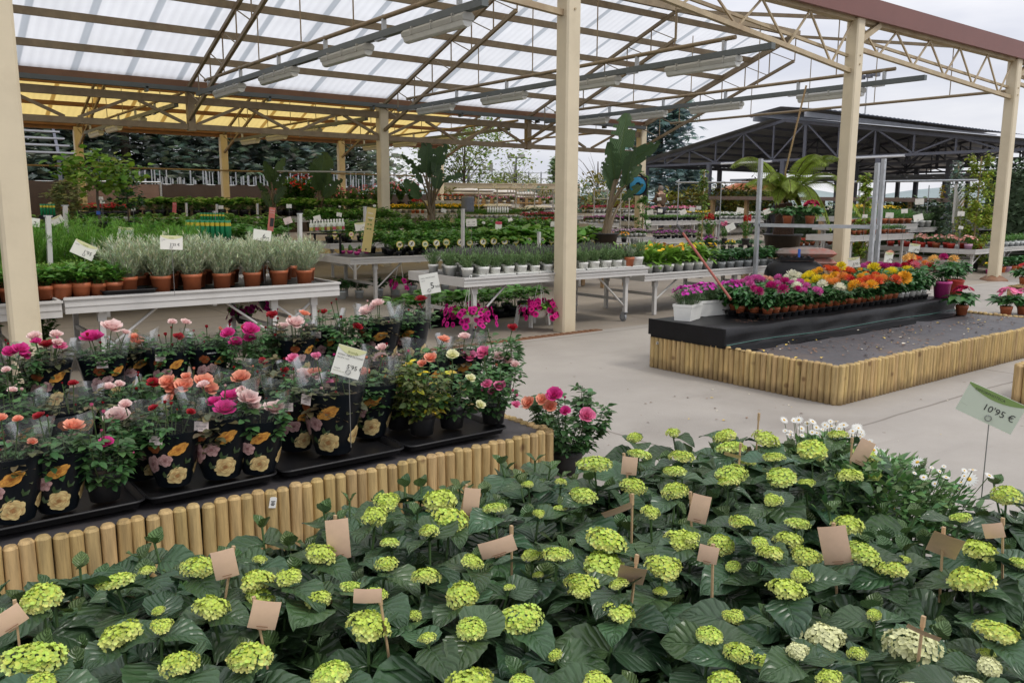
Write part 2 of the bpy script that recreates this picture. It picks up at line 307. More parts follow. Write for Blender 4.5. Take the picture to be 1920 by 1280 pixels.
canopy = thing('market_canopy', 'cream steel canopy with white translucent roof and red brown fascia over the benches', 'canopy', (6.95, Y1, 0))
CX = [.97, 6.95, 13.25, 19.4, 25.6]
inv = Matrix.Translation((-6.95, -Y1, 0))
def P(o): o.matrix_parent_inverse = inv; return o
for x in CX[:4]: P(column(canopy, x, Y1, 4.62))
P(column(canopy, CX[4], Y1, 4.62))
fl = MB(); fl.lathe([(.30, 0), (.29, .03), (.17, .10), (.12, .12)], 4, (CX[3], Y1, 0)); P(fl.obj('column_foot', rust_steel, canopy))
f = MB(); f.box((9.5, Y1 - .14, 4.785), (34, .06, .33)); f.box((9.5, Y1 - .02, 4.90), (34, .22, .05)); P(f.obj('fascia', fascia_m, canopy))
f = MB(); f.box((9.5, Y1 + .02, 4.64), (34, .14, .12)); P(f.obj('eave_beam', lattice_steel, canopy))
# lattice between the front columns
gd = MB()
for i in range(4):
    x0, x1 = CX[i] + .11, CX[i + 1] - .11
    a0, a1, b0, b1 = 4.17, 3.86, 4.34, 4.07
    if i == 1: a0, a1, b0, b1 = 4.45, 3.80, 4.55, 4.05
    lo = lambda t: np.array((x0 + (x1 - x0) * t, Y1, a0 + (a1 - a0) * t)); up = lambda t: np.array((x0 + (x1 - x0) * t, Y1 + .06, b0 + (b1 - b0) * t))
    top = lambda t: np.array((x0 + (x1 - x0) * t, Y1, 4.58))
    gd.bar(lo(0), lo(1), .07, .07); gd.bar(up(0), up(1), .045, .045)
    n = 5
    for k in range(n):
        t0, t1, t2 = k / n, (k + .55) / n, (k + 1) / n
        gd.bar(top(t0), lo(t1), .028, .028); gd.bar(lo(t1), top(t2), .028, .028)
    if i < 3: gd.bar((CX[i + 1] + .1, Y1 - .05, 4.32), (CX[i + 1] + .62, Y1 - .05, 4.6), .09, .09)
    bolts(gd, CX[i + 1], Y1, 3.9)
P(gd.obj('front_lattice', lattice_steel, canopy))
def rafter(parent, x, ylow, yr, eave, ybot=None, off=.6, name='rafter_truss', m=cream_steel):
    b = MB(); zt = lambda y: eave - .05 + SLOPE * (ylow - y)
    b.bar((x, ylow, zt(ylow)), (x, yr, zt(yr)), .06, .07); b.bar((x, ylow - .05, zt(ylow) - off), (x, yr, zt(yr) - off), .06, .07)
    L = ylow - yr; n = int(L / .75)
    for k in range(n + 1):
        y = ylow - L * k / n
        b.bar((x, y - .02, zt(y)), (x, y - .02, zt(y) - off), .02, .02)
        if k < n: y2 = ylow - L * (k + 1) / n; b.bar((x, y, zt(y)), (x, y2, zt(y2) - off), .018, .018)
    # other slope
    yl2 = 2 * yr - ylow
    b.bar((x, yr, zt(yr)), (x, yr - 4.8, zt(yr) - 4.8 * .2), .06, .07)
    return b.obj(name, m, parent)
def hangers(parent, x, y0, y1, ztie, ylow, eave, tie=True):
    b = MB(); zt = lambda y: eave - .65 + SLOPE * (ylow - y)
    y = y0 - 1.1
    while y > y1 + .3:
        zz = min(zt(y), zt(13.1 if ylow < 20 else 24.1)) ; b.tube([(x, y, zz), (x, y, ztie)], .011, 5, cap=False); y -= 1.75
    b.tube([(x, y0, ztie), (x, y1, ztie)], .033, 8)
    return b.obj('tie_rod', cream_steel, parent)
for x in FX:
    P(rafter(canopy, x, Y2, RIDGE_Y, EAVE))
    P(hangers(canopy, x, Y2 - 1.2, Y1 + .05, 3.99 if x < 19 else 3.98, Y2, EAVE))
for i in range(6):
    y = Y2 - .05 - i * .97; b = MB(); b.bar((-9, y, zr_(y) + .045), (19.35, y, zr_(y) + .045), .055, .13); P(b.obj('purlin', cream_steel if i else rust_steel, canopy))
b = MB()
b.bar((-9, RIDGE_Y, zr_(RIDGE_Y) + .02), (19.35, RIDGE_Y, zr_(RIDGE_Y) + .02), .09, .16)
P(b.obj('ridge_beam', cream_steel, canopy))
b = MB(); b.bar((19.33, Y2 + .1, zr_(Y2) + .06), (19.33, RIDGE_Y, zr_(RIDGE_Y) + .06), .05, .16); P(b.obj('verge_trim', cream_steel, canopy))
def roof_sheet(parent, x0, x1, ya, za, yb, zb, m, name):
    b = MB(); n = int((x1 - x0) / .0567); xs = np.linspace(x0, x1, n + 1); dz = .012 * np.cos(np.arange(n + 1) * 2 * math.pi / 3)
    V = np.concatenate([np.stack([xs, np.full(n + 1, ya), za + dz], 1), np.stack([xs, np.full(n + 1, yb), zb + dz], 1)])
    b.add(V, [(i, i + 1, n + 2 + i, n + 1 + i) for i in range(n)]); return b.obj(name, m, parent)
P(roof_sheet(canopy, -9, 19.3, Y2 + .12, zr_(Y2 + .12) + .13, RIDGE_Y, zr_(RIDGE_Y) + .13, white_sheet, 'roof_sheet'))
P(roof_sheet(canopy, -9, 12.6, RIDGE_Y, zr_(RIDGE_Y) + .13, Y1 + .2, 4.98, cream_sheet, 'roof_sheet'))
# gutter beam and box girder on the second column line
b = MB(); b.box((5.2, Y2 + .12, 4.12), (28.4, .16, .22)); b.box((5.2, Y2 + .02, 4.26), (28.4, .06, .06)); P(b.obj('gutter_beam', rust_steel, canopy))
gi = MB()
ZT, ZB = 3.72, 3.18
gi.box((5.0, Y2, ZT), (28.6, .10, .15)); gi.box((5.0, Y2, ZB), (28.6, .10, .12))
for i in range(-2, 4):
    for h in (0, 1):
        xa = 1.1 + 4.55 * i + h * 2.275; xb = xa + 2.275
        gi.bar((xa + .12, Y2, ZB + .06), (xa + 1.03, Y2, ZT - .07), .06, .06); gi.bar((xa + 1.25, Y2, ZT - .07), (xb - .12, Y2, ZB + .06), .06, .06)
    gi.box((1.1 + 4.55 * i, Y2, (ZT + ZB) / 2 + .12), (.15, .14, .95))
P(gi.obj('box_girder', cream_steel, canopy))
for x in (1.1, 10.2, 19.25): P(column(canopy, x, Y2, 4.0, .24))
ct = MB(); ct.box((5.0, Y2 - .18, 3.92), (28.4, .12, .09))
for i in range(11): ct.box((-8 + i * 2.55, Y2 - .16, 3.86), (.05, .16, .1))
P(ct.obj('cable_tray', tray_m, canopy))
# ---- lighting rails with fluorescent fittings
diffuser = mat('cloudy_acrylic', (.55, .56, .54), .3, .08)
fit_me = {}
def fixture_parts():
    h = MB(); h.prism([(-.075, .0), (.075, .0), (.085, .05), (.05, .085), (-.05, .085), (-.085, .05)], -.68, .68)
    for k in (-.45, 0, .45): h.box((0, k, .09), (.16, .025, .02)); h.box((.082, k, .03), (.012, .03, .06)); h.box((-.082, k, .03), (.012, .03, .06))
    d = MB(); d.prism([(-.07, -.001), (-.05, -.055), (-.02, -.07), (.02, -.07), (.05, -.055), (.07, -.001)], -.66, .66)
    return h.mesh('fixture_housing', grey_plastic), d.mesh('fixture_diffuser', diffuser)
FH, FD = fixture_parts()
def light_rail(x, ya, yb, z, ys, which, bay):
    t = thing('lighting_rail', f'grey steel lighting rail hung on short brackets, {which} of those {bay}', 'lighting rail', (x, ya, z), group='lighting rails')
    b = MB(); b.box((0, (yb - ya) / 2, 0), (.09, abs(yb - ya), .085)); b.obj('rail', tray_m, t)
    k = -.7
    while k > yb - ya + .2: b = MB(); b.box((0, k, .12), (.05, .05, .24)); b.box((0, k + .1, -.05), (.06, .22, .03)); k -= 1.75; b.obj('bracket', galv, t)
    for i, y in enumerate(ys):
        q = thing('strip_light', f'fluorescent strip light, {nth(i)} from far end, {which} rail {bay}', 'light fitting', (x, y, z - .135), group='fluorescent strip lights')
        part('housing', FH, q); part('diffuser', FD, q)
bayname = 'under the white roof'
light_rail(1.1, 17.6, 8.0, 3.78, [15.6, 13.2], 'leftmost', bayname)
light_rail(5.6, 17.7, 7.75, 3.78, [15.9, 13.55, 11.1, 8.75], 'second', bayname)
light_rail(10.2, 17.6, 7.3, 3.78, [16.0, 13.5, 11.0, 8.55], 'third', bayname)
light_rail(14.7, 17.6, 7.4, 3.78, [15.9, 14.0, 11.9, 9.2], 'fourth', bayname)
# ================================================================ second canopy (yellow roof)
can2 = thing('yellow_canopy', 'cream steel canopy with yellow corrugated roof behind the white one', 'canopy', (10.2, Y3, 0))
inv2 = Matrix.Translation((-10.2, -Y3, 0))
def P2(o): o.matrix_parent_inverse = inv2; return o
R2 = 24.1
z2 = lambda y: EAVE + SLOPE * (Y3 - y)
for x in FX[1:]:
    P2(column(can2, x, Y3, 3.95, .24)); P2(rafter(can2, x, Y3, R2, EAVE)); P2(hangers(can2, x, Y3 - 1.3, Y2 + .4, 3.9, Y3, EAVE))
for i in range(5):
    y = Y3 - .05 - i * 1.3; b = MB(); b.bar((-9, y, z2(y) + .045), (19.35, y, z2(y) + .045), .06, .13); P2(b.obj('purlin', rust_steel, can2))
P2(roof_sheet(can2, -9, 18.2, Y3 + .15, z2(Y3 + .15) + .13, R2, z2(R2) + .13, yellow_sheet, 'roof_sheet'))
P2(roof_sheet(can2, 18.2, 19.4, Y3 + .15, z2(Y3 + .15) + .13, R2, z2(R2) + .13, white_sheet, 'roof_sheet'))
P2(roof_sheet(can2, -9, 19.4, R2, z2(R2) + .13, Y2 + .3, 4.3, yellow_sheet, 'roof_sheet'))
b = MB(); b.box((5.2, Y3 + .1, 4.0), (28.4, .2, .26)); P2(b.obj('gutter_beam', rust_steel, can2))
b = MB(); b.tube([(-9, Y3 - .2, 2.72), (19.3, Y3 - .2, 2.72)], .03, 6); P2(b.obj('horizontal_pipe', cream_steel, can2))
for i, x in enumerate((5.6, 10.2, 14.7)):
    light_rail(x, 28.6, 19.2, 3.7, [27.2, 25.0, 22.6], ('leftmost', 'middle', 'rightmost')[i], 'under the yellow roof')
# ================================================================ dark gabled shelter on the right
XG = 30.; sh = thing('dark_shelter', 'dark grey steel shelter with lattice gable and ridge vent at the right', 'shelter', (XG, 20.6, 0))
invs = Matrix.Translation((-XG, -20.6, 0))
def P3(o): o.matrix_parent_inverse = invs; return o
YA, YB, YM, ZE, ZA = 28.6, 10.9, 20.7, 3.5, 5.0
roof_u = mat('dark_corrugated_roof', (.36, .375, .41), .45, .12, 1.5, dark=(.22, .22, .22), dsc=.8, damt=.5)
def shz(y): return ZE + (ZA - ZE) * (1 - (y - YM) / (YA - YM if y > YM else YB - YM))
for j in range(5):
    x = XG + 5.5 * j; t = MB()
    t.bar((x, YA, ZE - .08), (x, YB, ZE - .08), .1, .1); t.bar((x, YA, ZE), (x, YM, ZA), .1, .12); t.bar((x, YM, ZA), (x, YB, ZE), .1, .12)
    n = 12; ys = [YA + (YB - YA) * k / n for k in range(n + 1)]
    for k in range(1, n):
        t.bar((x, ys[k], ZE - .05), (x, ys[k], shz(ys[k])), .06 if k != 6 else .13, .06)
        if k % 2 == 0:
            for q in (k - 1, k + 1):
                if 0 < q < n: t.bar((x, ys[k], shz(ys[k])), (x, ys[q], ZE - .05), .06, .06)
    P3(t.obj('gable_truss', dark_steel, sh))
    for y in (YA - .3, 24.5, YM, 16.6, YB + .3):
        q = MB(); q.box((x, y, (ZE - .1) / 2), (.18, .18, ZE - .1)); P3(q.obj('post', dark_steel, sh))
for sgn, ye in ((1, YA + .5), (-1, YB - .5)):
    b = MB(); n = 140; xs = np.linspace(XG - .35, XG + 26, n); dz = .02 * (np.arange(n) % 2); za = ZE - .06
    V = np.concatenate([np.stack([xs, np.full(n, ye), za + .12 + dz], 1), np.stack([xs, np.full(n, YM + sgn * .5), ZA + .06 + dz], 1)])
    b.add(V, [(i, i + 1, n + 1 + i, n + i) for i in range(n - 1)], smooth=False); P3(b.obj('roof', roof_u, sh))
    b = MB(); V[:, 2] += .0
    b = MB()
    for k in range(1, 8): y = YM + (ye - YM) * k / 8; b.box((XG + 13, y, shz(y) - .02), (26, .08, .1))
    P3(b.obj('roof_purlin', dark_steel, sh))
    b = MB(); xs2 = np.linspace(XG - .4, XG + 18.5, 110); dz = .03 * (np.arange(110) % 2)
    V = np.concatenate([np.stack([xs2, np.full(110, YM), ZA + .52 + dz], 1), np.stack([xs2, np.full(110, YM + sgn * 1.9), ZA + .26 + dz], 1)])
    b.add(V, [(i, i + 1, 111 + i, 110 + i) for i in range(109)], smooth=False); b.box((XG + 8, YM + sgn * 1.2, ZA + .12), (17, .06, .2)); P3(b.obj('ridge_vent', roof_u, sh))
for y in (YB - .45, YA + .45): b = MB(); b.box((XG + 12, y, ZE - .02), (24.6, .12, .16)); P3(b.obj('gutter', dark_steel, sh))
# low lean-to behind the gable seen as a dark band
b = MB()
for k in range(14): b.box((XG + 9, YA + 1 - k * 1.25, 2.98), (.5, 1.1, .12))
b.box((XG + 9.3, 20.6, 2.82), (.3, 16.8, .2)); P3(b.obj('awning', roof_u, sh))
for ya_ in (23.8, 18.2): b = MB(); b.tube([(XG - .06, ya_, 3.38), (XG - .06, ya_ - 2.6, 3.38)], .05, 8); P3(b.obj('tube_lamp', mat('frosted_tube', (.75, .76, .78), .3, .03), sh))
# ================================================================ plant kit
def leaf(nl, nw, wid=.5, droop=.15, fold=.25, serr=0., tip=.6, wave=0.):
    """leaf blade along +y, length 1; wid = full width, droop = how far the tip sinks, fold = how far the sides rise"""
    V, U = [], []
    for i in range(nl + 1):
        t = i / nl; wdt = wid * .5 * (math.sin(math.pi * min(1, t ** tip)) ** .8 if 0 < t < 1 else .02)
        if serr and 0 < i < nl: wdt *= 1 + serr * (1 if i % 2 else -1)
        for j in range(nw + 1):
            u = 2 * j / nw - 1
            V.append((u * wdt, t - .12 * droop * t * t, fold * abs(u) * wdt - droop * t * t + wave * math.sin(t * 9 + u * 2) * abs(u) * .06)); U.append((u, t, 0))
    F = [(i * (nw + 1) + j, i * (nw + 1) + j + 1, (i + 1) * (nw + 1) + j + 1, (i + 1) * (nw + 1) + j) for i in range(nl) for j in range(nw)]
    return np.array(V), np.array(F), np.array(U)
def unit(v): v = np.asarray(v, float); return v / (np.linalg.norm(v, axis=-1, keepdims=True) + 1e-9)
def dirs_az(az, el): return np.stack([np.cos(az) * np.cos(el), np.sin(az) * np.cos(el), np.sin(el)], -1)
UP = np.array([0, 0, 1.])
def upn(d): z = UP - d * d[:, 2:3]; return z / (np.linalg.norm(z, axis=1)[:, None] + 1e-6)
def pot_mesh(r, h, m, taper=.8, n=18, rim=.012, fill=True):
    b = MB(); rb = r * taper
    b.lathe([(0, 0.001), (rb, 0), (r * .97, h - .022 - rim), (r * .97, h - rim - .02), (r * 1.05, h - rim - .018), (r * 1.06, h), (r * .97, h), (r * .94, h - .02)], n)
    if fill: b.lathe([(r * .95, h - .022), (r * .5, h - .015), (0, h - .012)], n, m=1)
    return b.mesh('pot', [m, soil])
# ---------------- leaf materials
def veined_leaf(name, base, vein, rough=.36, transl=.22, amt=.55, nveins=9., bumpd=.006):
    m = mat(name, base, rough, .16, 16, transl=transl, tint=True, rnd_=.06, spec=.45)
    t = m.node_tree; N, L = t.nodes, t.links; b = N['Principled BSDF']
    a = N.new('ShaderNodeAttribute'); a.attribute_name = 'luv'; s = N.new('ShaderNodeSeparateXYZ'); L.new(a.outputs['Vector'], s.inputs[0])
    ab = N.new('ShaderNodeMath'); ab.operation = 'ABSOLUTE'; L.new(s.outputs[0], ab.inputs[0])
    k = N.new('ShaderNodeMath'); k.operation = 'MULTIPLY_ADD'; k.inputs[1].default_value = -.38; L.new(ab.outputs[0], k.inputs[0]); L.new(s.outputs[1], k.inputs[2])
    q = N.new('ShaderNodeMath'); q.operation = 'PINGPONG'; q.inputs[1].default_value = .5 / nveins; L.new(k.outputs[0], q.inputs[0])
    r = N.new('ShaderNodeMapRange'); r.inputs[1].default_value = 0; r.inputs[2].default_value = .34 / nveins; r.inputs[3].default_value = 1; r.inputs[4].default_value = 0; L.new(q.outputs[0], r.inputs[0])
    r2 = N.new('ShaderNodeMapRange'); r2.inputs[1].default_value = .02; r2.inputs[2].default_value = .09; r2.inputs[3].default_value = 1; r2.inputs[4].default_value = 0; L.new(ab.outputs[0], r2.inputs[0])
    mx = N.new('ShaderNodeMath'); mx.operation = 'MAXIMUM'; L.new(r.outputs[0], mx.inputs[0]); L.new(r2.outputs[0], mx.inputs[1])
    src = b.inputs['Base Color'].links[0].from_socket
    f = N.new('ShaderNodeMath'); f.operation = 'MULTIPLY'; f.inputs[1].default_value = amt; L.new(mx.outputs[0], f.inputs[0])
    x = N.new('ShaderNodeMix'); x.data_type = 'RGBA'; L.new(f.outputs[0], x.inputs['Factor']); L.new(src, x.inputs['A']); x.inputs['B'].default_value = (*vein, 1); L.new(x.outputs['Result'], b.inputs['Base Color'])
    bu = N.new('ShaderNodeBump'); bu.inputs['Strength'].default_value = .9; bu.inputs['Distance'].default_value = bumpd; bu.invert = True; L.new(mx.outputs[0], bu.inputs['Height']); L.new(bu.outputs[0], b.inputs['Normal'])
    return m
hyd_leaf = veined_leaf('hydrangea_leaf', (.046, .094, .044), (.075, .14, .065), .30, .18, .3, 6., .004)
rose_leaf = mat('rose_leaf', (.062, .135, .045), .45, .2, 30, transl=.25, spec=.35, tint=True, rnd_=.08)
dahlia_leaf = mat('dahlia_leaf', (.050, .145, .042), .42, .2, 24, transl=.25, tint=True, rnd_=.08)
green_leaf = mat('green_leaf', (.115, .265, .05), .45, .2, 24, transl=.35, tint=True, rnd_=.08)
stem_m = mat('green_stem', (.07, .12, .04), .55, .15, 20, tint=True)
wood_stick = mat('pale_wood_stick', (.42, .29, .16), .6, .12, 20, stretch=(4, 4, .5))
kraft = mat('kraft_card', (.64, .445, .31), .7, .06, 30, transl=.08)
# ================================================================ log-edged beds
def log_mat():
    m = mat('pressure_treated_pine', (.44, .31, .135), .78, .36, 7, .25, 30, stretch=(6, 6, .55), tint=True)
    t = m.node_tree; N, L = t.nodes, t.links; b = N['Principled BSDF']; src = b.inputs['Base Color'].links[0].from_socket
    tc = N.new('ShaderNodeTexCoord')
    vo = N.new('ShaderNodeTexVoronoi'); vo.inputs['Scale'].default_value = 5.; L.new(tc.outputs['Object'], vo.inputs[0])      # knots
    r = N.new('ShaderNodeMapRange'); r.inputs[1].default_value = .07; r.inputs[2].default_value = .15; r.inputs[3].default_value = .8; r.inputs[4].default_value = 0; L.new(vo.outputs['Distance'], r.inputs[0])
    x = N.new('ShaderNodeMix'); x.data_type = 'RGBA'; L.new(r.outputs[0], x.inputs['Factor']); L.new(src, x.inputs['A']); x.inputs['B'].default_value = (.15, .075, .03, 1)
    s = N.new('ShaderNodeSeparateXYZ'); L.new(tc.outputs['Object'], s.inputs[0])     # splash stains along the foot
    n = N.new('ShaderNodeTexNoise'); n.inputs['Scale'].default_value = 9; n.inputs['Detail'].default_value = 6; L.new(tc.outputs['Object'], n.inputs[0])
    a = N.new('ShaderNodeMath'); a.operation = 'MULTIPLY_ADD'; a.inputs[1].default_value = -.17; L.new(n.outputs[0], a.inputs[0]); L.new(s.outputs[2], a.inputs[2])
    r2 = N.new('ShaderNodeMapRange'); r2.inputs[1].default_value = -.08; r2.inputs[2].default_value = .02; r2.inputs[3].default_value = .8; r2.inputs[4].default_value = 0; L.new(a.outputs[0], r2.inputs[0])
    y = N.new('ShaderNodeMix'); y.data_type = 'RGBA'; L.new(r2.outputs[0], y.inputs['Factor']); L.new(x.outputs['Result'], y.inputs['A']); y.inputs['B'].default_value = (.12, .075, .035, 1)
    L.new(y.outputs['Result'], b.inputs['Base Color']); return m
logm = log_mat()
fabric = mat('black_ground_fabric', (.062, .058, .062), .5, .22, 2., .25, 5, dark=(.11, .078, .058), dsc=1.6, damt=.75)
liner = mat('black_pond_liner', (.007, .007, .008), .42, .3, 3, .35, 6, spec=.22)
def log_row(b, p, q, h, step=.0565, r=.0282, miss=()):
    p, q = np.array(p, float), np.array(q, float); L = np.linalg.norm(q - p); n = int(L / step); d = (q - p) / L
    for i in range(n):
        if i in miss: continue
        c = p + d * (i + .5) * L / n; hh = h * rnd.uniform(.975, 1.02); rr = r * rnd.uniform(.97, 1.03); ch = .011
        tnt = rnd.uniform(.86, 1.12); col = (tnt, tnt * rnd.uniform(.97, 1.03), tnt * rnd.uniform(.92, 1.05))
        tl = (rnd.uniform(-.004, .004), rnd.uniform(-.004, .004)); k = 12; V = []
        for z, f in ((0.002, 1), (hh - ch, 1)):
            for j in range(k):
                t = 2 * math.pi * j / k; V.append((c[0] + tl[0] * z / h + rr * f * math.cos(t), c[1] + tl[1] * z / h + rr * f * math.sin(t), z))
        F = [(j, (j + 1) % k, k + (j + 1) % k, k + j) for j in range(k)]; b.add(V, F, col); T_ = V[k:]; c3 = np.array([c[0] + tl[0], c[1] + tl[1], 0]); T2 = [c3 + (np.array(v) - c3) * [.72, .72, 1] + [0, 0, ch] for v in T_]
        b.add(T_ + T2 + [c3 + [0, 0, hh]], F, col, smooth=False); b.add(T2 + [c3 + [0, 0, hh]], [(j, (j + 1) % k, k) for j in range(k)], np.array(col) * .86, smooth=False)
HB = .33
def bed(name, label, x0, x1, y0, y1):
    t = thing(name, label, 'display bed', (x0, y0, 0)); W, D = x1 - x0, y1 - y0
    for a, q in (((0, 0), (W, 0)), ((W, 0), (W, D)), ((W, D), (0, D)), ((0, D), (0, 0))):
        b = MB(); log_row(b, (*a, 0)[:2], q, HB); b.obj('log_edging', logm, t)
    b = MB(); nx, ny = int(W / .1), int(D / .1)
    X, Y = np.meshgrid(np.linspace(.02, W - .02, nx), np.linspace(.02, D - .02, ny)); Z = HB - .022 + .004 * np.sin(X * 7 + 2 * np.sin(Y * 5)) + .003 * np.sin(X * 17 + Y * 4)
    V = np.stack([X, Y, Z], -1).reshape(-1, 3); F = [(j * nx + i, j * nx + i + 1, (j + 1) * nx + i + 1, (j + 1) * nx + i) for j in range(ny - 1) for i in range(nx - 1)]
    b.add(V, F); b.obj('ground_fabric', fabric, t); return t
bedR = bed('log_edged_bed', 'half empty display bed edged with round pine logs, black liner shelf carrying dahlias', 6.1, 10.66, 3.58, 5.62)
# raised black shelf of that bed
b = MB(); nx = 90; X0, X1, YF, YBk = 6.07 - 6.1, 10.5 - 6.1, 4.70 - 3.58, 5.60 - 3.58
xs = np.linspace(X0, X1, nx)
prof = [(YBk, HB - .03), (YBk, .485), (YF + .03, .49), (YF, .478), (YF - .012, .42), (YF - .006, .37), (YF - .02, HB - .005), (YF - .10, HB - .008), (YF - .22, HB - .017)]
V = []
for i, x in enumerate(xs):
    wv = .012 * math.sin(x * 2.3) + .006 * math.sin(x * 7.1 + 1)
    for k, (y, z) in enumerate(prof): V.append((x, y + (wv if k > 1 else 0) + (.008 * math.sin(x * 9 + k) if 2 < k < 8 else 0), z + (.005 * math.sin(x * 5 + k) if k > 1 else 0)))
m_ = len(prof); b.add(V, [(i * m_ + k, i * m_ + k + 1, (i + 1) * m_ + k + 1, (i + 1) * m_ + k) for i in range(nx - 1) for k in range(m_ - 1)])
for x in (X0, X1): b.add([(x, YF - .02, HB - .02), (x, YBk, HB - .02), (x, YBk, .485), (x, YF + .02, .487)], [(0, 1, 2, 3)], smooth=False)
b.box(((X0 - .012), (YF + YBk) / 2, .415), (.02, YBk - YF + .03, .155))
b.obj('liner_shelf', liner, bedR)
b = MB()
pts = [(x, YF - .024 - .0 + .012 * math.sin(x * 2.3), .345 + .006 * math.sin(x * 3)) for x in np.linspace(X0, X1, 60)]
b.tube(pts, .0035, 5); b.obj('liner_seam', mat('green_seam_thread', (.05, .16, .13), .5, .1), bedR)
# litter on the fabric
lit = MB(); LT = leaf(3, 2, .6, .1, .3)
cols = [(.15, .08, .045), (.24, .13, .07), (.55, .50, .40), (.6, .42, .08), (.09, .05, .035)]
for i in range(330):
    x = rnd.uniform(6.2, 10.6); y = rnd.uniform(3.65, 4.6); a = rnd.uniform(0, 6.28)
    if rnd.random() < .65: y = 4.05 + .35 * math.sin(x * 3.1) * rnd.random() + rnd.uniform(-.25, .35)
    lit.inst(LT, [(x, y, HB - .012)], [(math.cos(a), math.sin(a), rnd.uniform(-.1, .2))], [(rnd.uniform(-.3, .3), rnd.uniform(-.3, .3), 1)], rnd.choice((.018, .026, .034, .045)), [cols[rnd.choice((0, 0, 0, 1, 1, 2, 3, 4, 4))]])
for i in range(70):
    x = rnd.uniform(6.5, 7.2) ; y = rnd.uniform(4.78, 5.05); a = rnd.uniform(0, 6.28)
    lit.inst(LT, [(x, y, .495)], [(math.cos(a), math.sin(a), .1)], [(0, 0, 1)], .018, [cols[rnd.choice((0, 1, 4))] if i % 9 else (.5, .2, .16)])
for i in range(90): a = rnd.uniform(0, 6.28); lit.inst(LT, [(rnd.uniform(3.2, 12), rnd.uniform(2.2, 7.6), .004) if i % 3 else (rnd.uniform(3.1, 6), rnd.uniform(3.4, 4.6), .004)], [(math.cos(a), math.sin(a), .1)], [(0, 0, 1)], rnd.uniform(.012, .035), [cols[i % 5]])
tag(lit.obj('fallen_leaves', mat('dry_leaf', (1.1, 1.1, 1.1), .8, .2, 30, tint=True)), 'dry leaves and petals scattered on the bed fabric and floor', 'litter', kind='stuff')
bedL = bed('log_edged_bed', 'low bed edged with round pine logs, crowded with potted roses on black trays', -2.2, 3.0, 3.5, 5.6)
b = MB(); b.box((2.5, 1.62, .408), (4.96, .86, .16)); b.obj('liner_shelf', liner, bedL)
bedE = bed('log_edged_bed', 'corner of a pine log bed at the right picture edge behind the price sign', 7.35, 9.4, 1.2, 2.75)
tagm = mat('printed_tag', (.75, .75, .72), .4, .04)
def stub(px, py, y, name='price_tag', label='', sz=(.032, .05), rot=.2):
    p = at_y(px, py, y); t = thing(name, label, 'tag', p); b = MB(); b.prism([(-sz[0] / 2, -sz[1] / 2), (sz[0] / 2, -sz[1] / 2), (sz[0] / 2, sz[1] * .42), (sz[0] * .3, sz[1] / 2), (-sz[0] * .3, sz[1] / 2), (-sz[0] / 2, sz[1] * .42)], -.0015, 0); o = b.obj('card', tagm, t); o.rotation_euler = (0, rot, 0)
    b = MB(); [b.box((0, -.0025, -.012 + k * .006), (sz[0] * (.6 if k % 2 else .4), .001, .0028)) for k in range(4)]; o = b.obj('print', ink, t); o.rotation_euler = (0, rot, 0); return t
stub(514, 945, 3.465, label='small white barcode tag stapled to a pine log in front of the roses')
stub(1252, 640, 5.4, label='round white sticker on the first log at the left end of the dahlia bed', sz=(.03, .03)).location = (6.06, 5.5, .26)
# ================================================================ hydrangeas
HY = [(82,1112,82),(68,1220,108),(221,1081,70),(279,1069,31),(375,1057,63),(399,1130,70),(232,1179,84),(307,1169,43),(301,1145,20),(342,1237,70),(473,1218,90),(485,1079,65),(492,1110,58),(545,1075,52),(600,1116,54),(625,1250,84),(490,1047,27),(604,1030,60),(82,1276,58),
(728,932,50),(706,960,50),(827,927,66),(845,962,72),(808,990,38),(734,1010,42),(728,1050,42),(802,1073,54),(929,944,44),(917,966,34),(888,1044,44),(1000,1032,42),(1048,1028,55),(870,1104,70),(980,1141,84),(888,1165,64),(806,1190,34),(781,1149,32),(695,1159,82),(663,1094,42),(710,1106,42),(886,1266,98),(984,1268,54),(1046,1221,28),(1125,1264,58),(1165,1134,62),(1097,1098,54),(1095,1079,66),(1136,1040,86),(1140,996,76),(1248,1046,72),(1164,1085,38),(1242,1100,28),(1013,957,24),(1054,898,24),(1052,946,28),(992,903,24),(1097,916,56),(1116,855,64),(1189,901,50),(1222,950,38),(1200,840,46),(1263,803,28),(1191,813,30),(1280,845,46),(1268,872,44),(1268,909,50),(1280,998,62),(1013,1073,16),(958,1096,24),
(1362,805,46),(1373,825,54),(1438,809,52),(1453,845,40),(1525,826,64),(1573,803,36),(1625,838,50),(1374,872,60),(1468,877,62),(1514,895,34),(1452,926,38),(1596,878,52),(1643,883,26),(1368,893,40),(1405,856,32),(1393,967,46),(1296,998,40),(1356,1007,56),(1481,997,54),(1499,967,46),(1514,1026,58),(1593,969,56),(1622,1018,66),(1448,1022,52),(1428,1006,36),(1378,1051,32),(1479,1087,70),(1507,1065,44),(1380,1143,44),(1335,1175,58),(1389,1210,54),(1448,1231,70),(1362,1263,70),(1550,1175,-78),(1499,1206,-46),(1561,1257,50),(1612,1212,38),(1715,1185,-100),(1643,1141,30),(1677,1050,60),(1700,1038,24),(1823,1063,84),(1839,1014,62),(1804,956,36),(1890,911,56),(1874,1162,80),(1854,1210,32),(1827,1268,-64),(1917,1040,40),(1716,1280,-50),(1860,1232,-50)]
floret_m = mat('lime_floret', (.50, .61, .085), .5, .08, 40, transl=.2, tint=True, rnd_=.05)
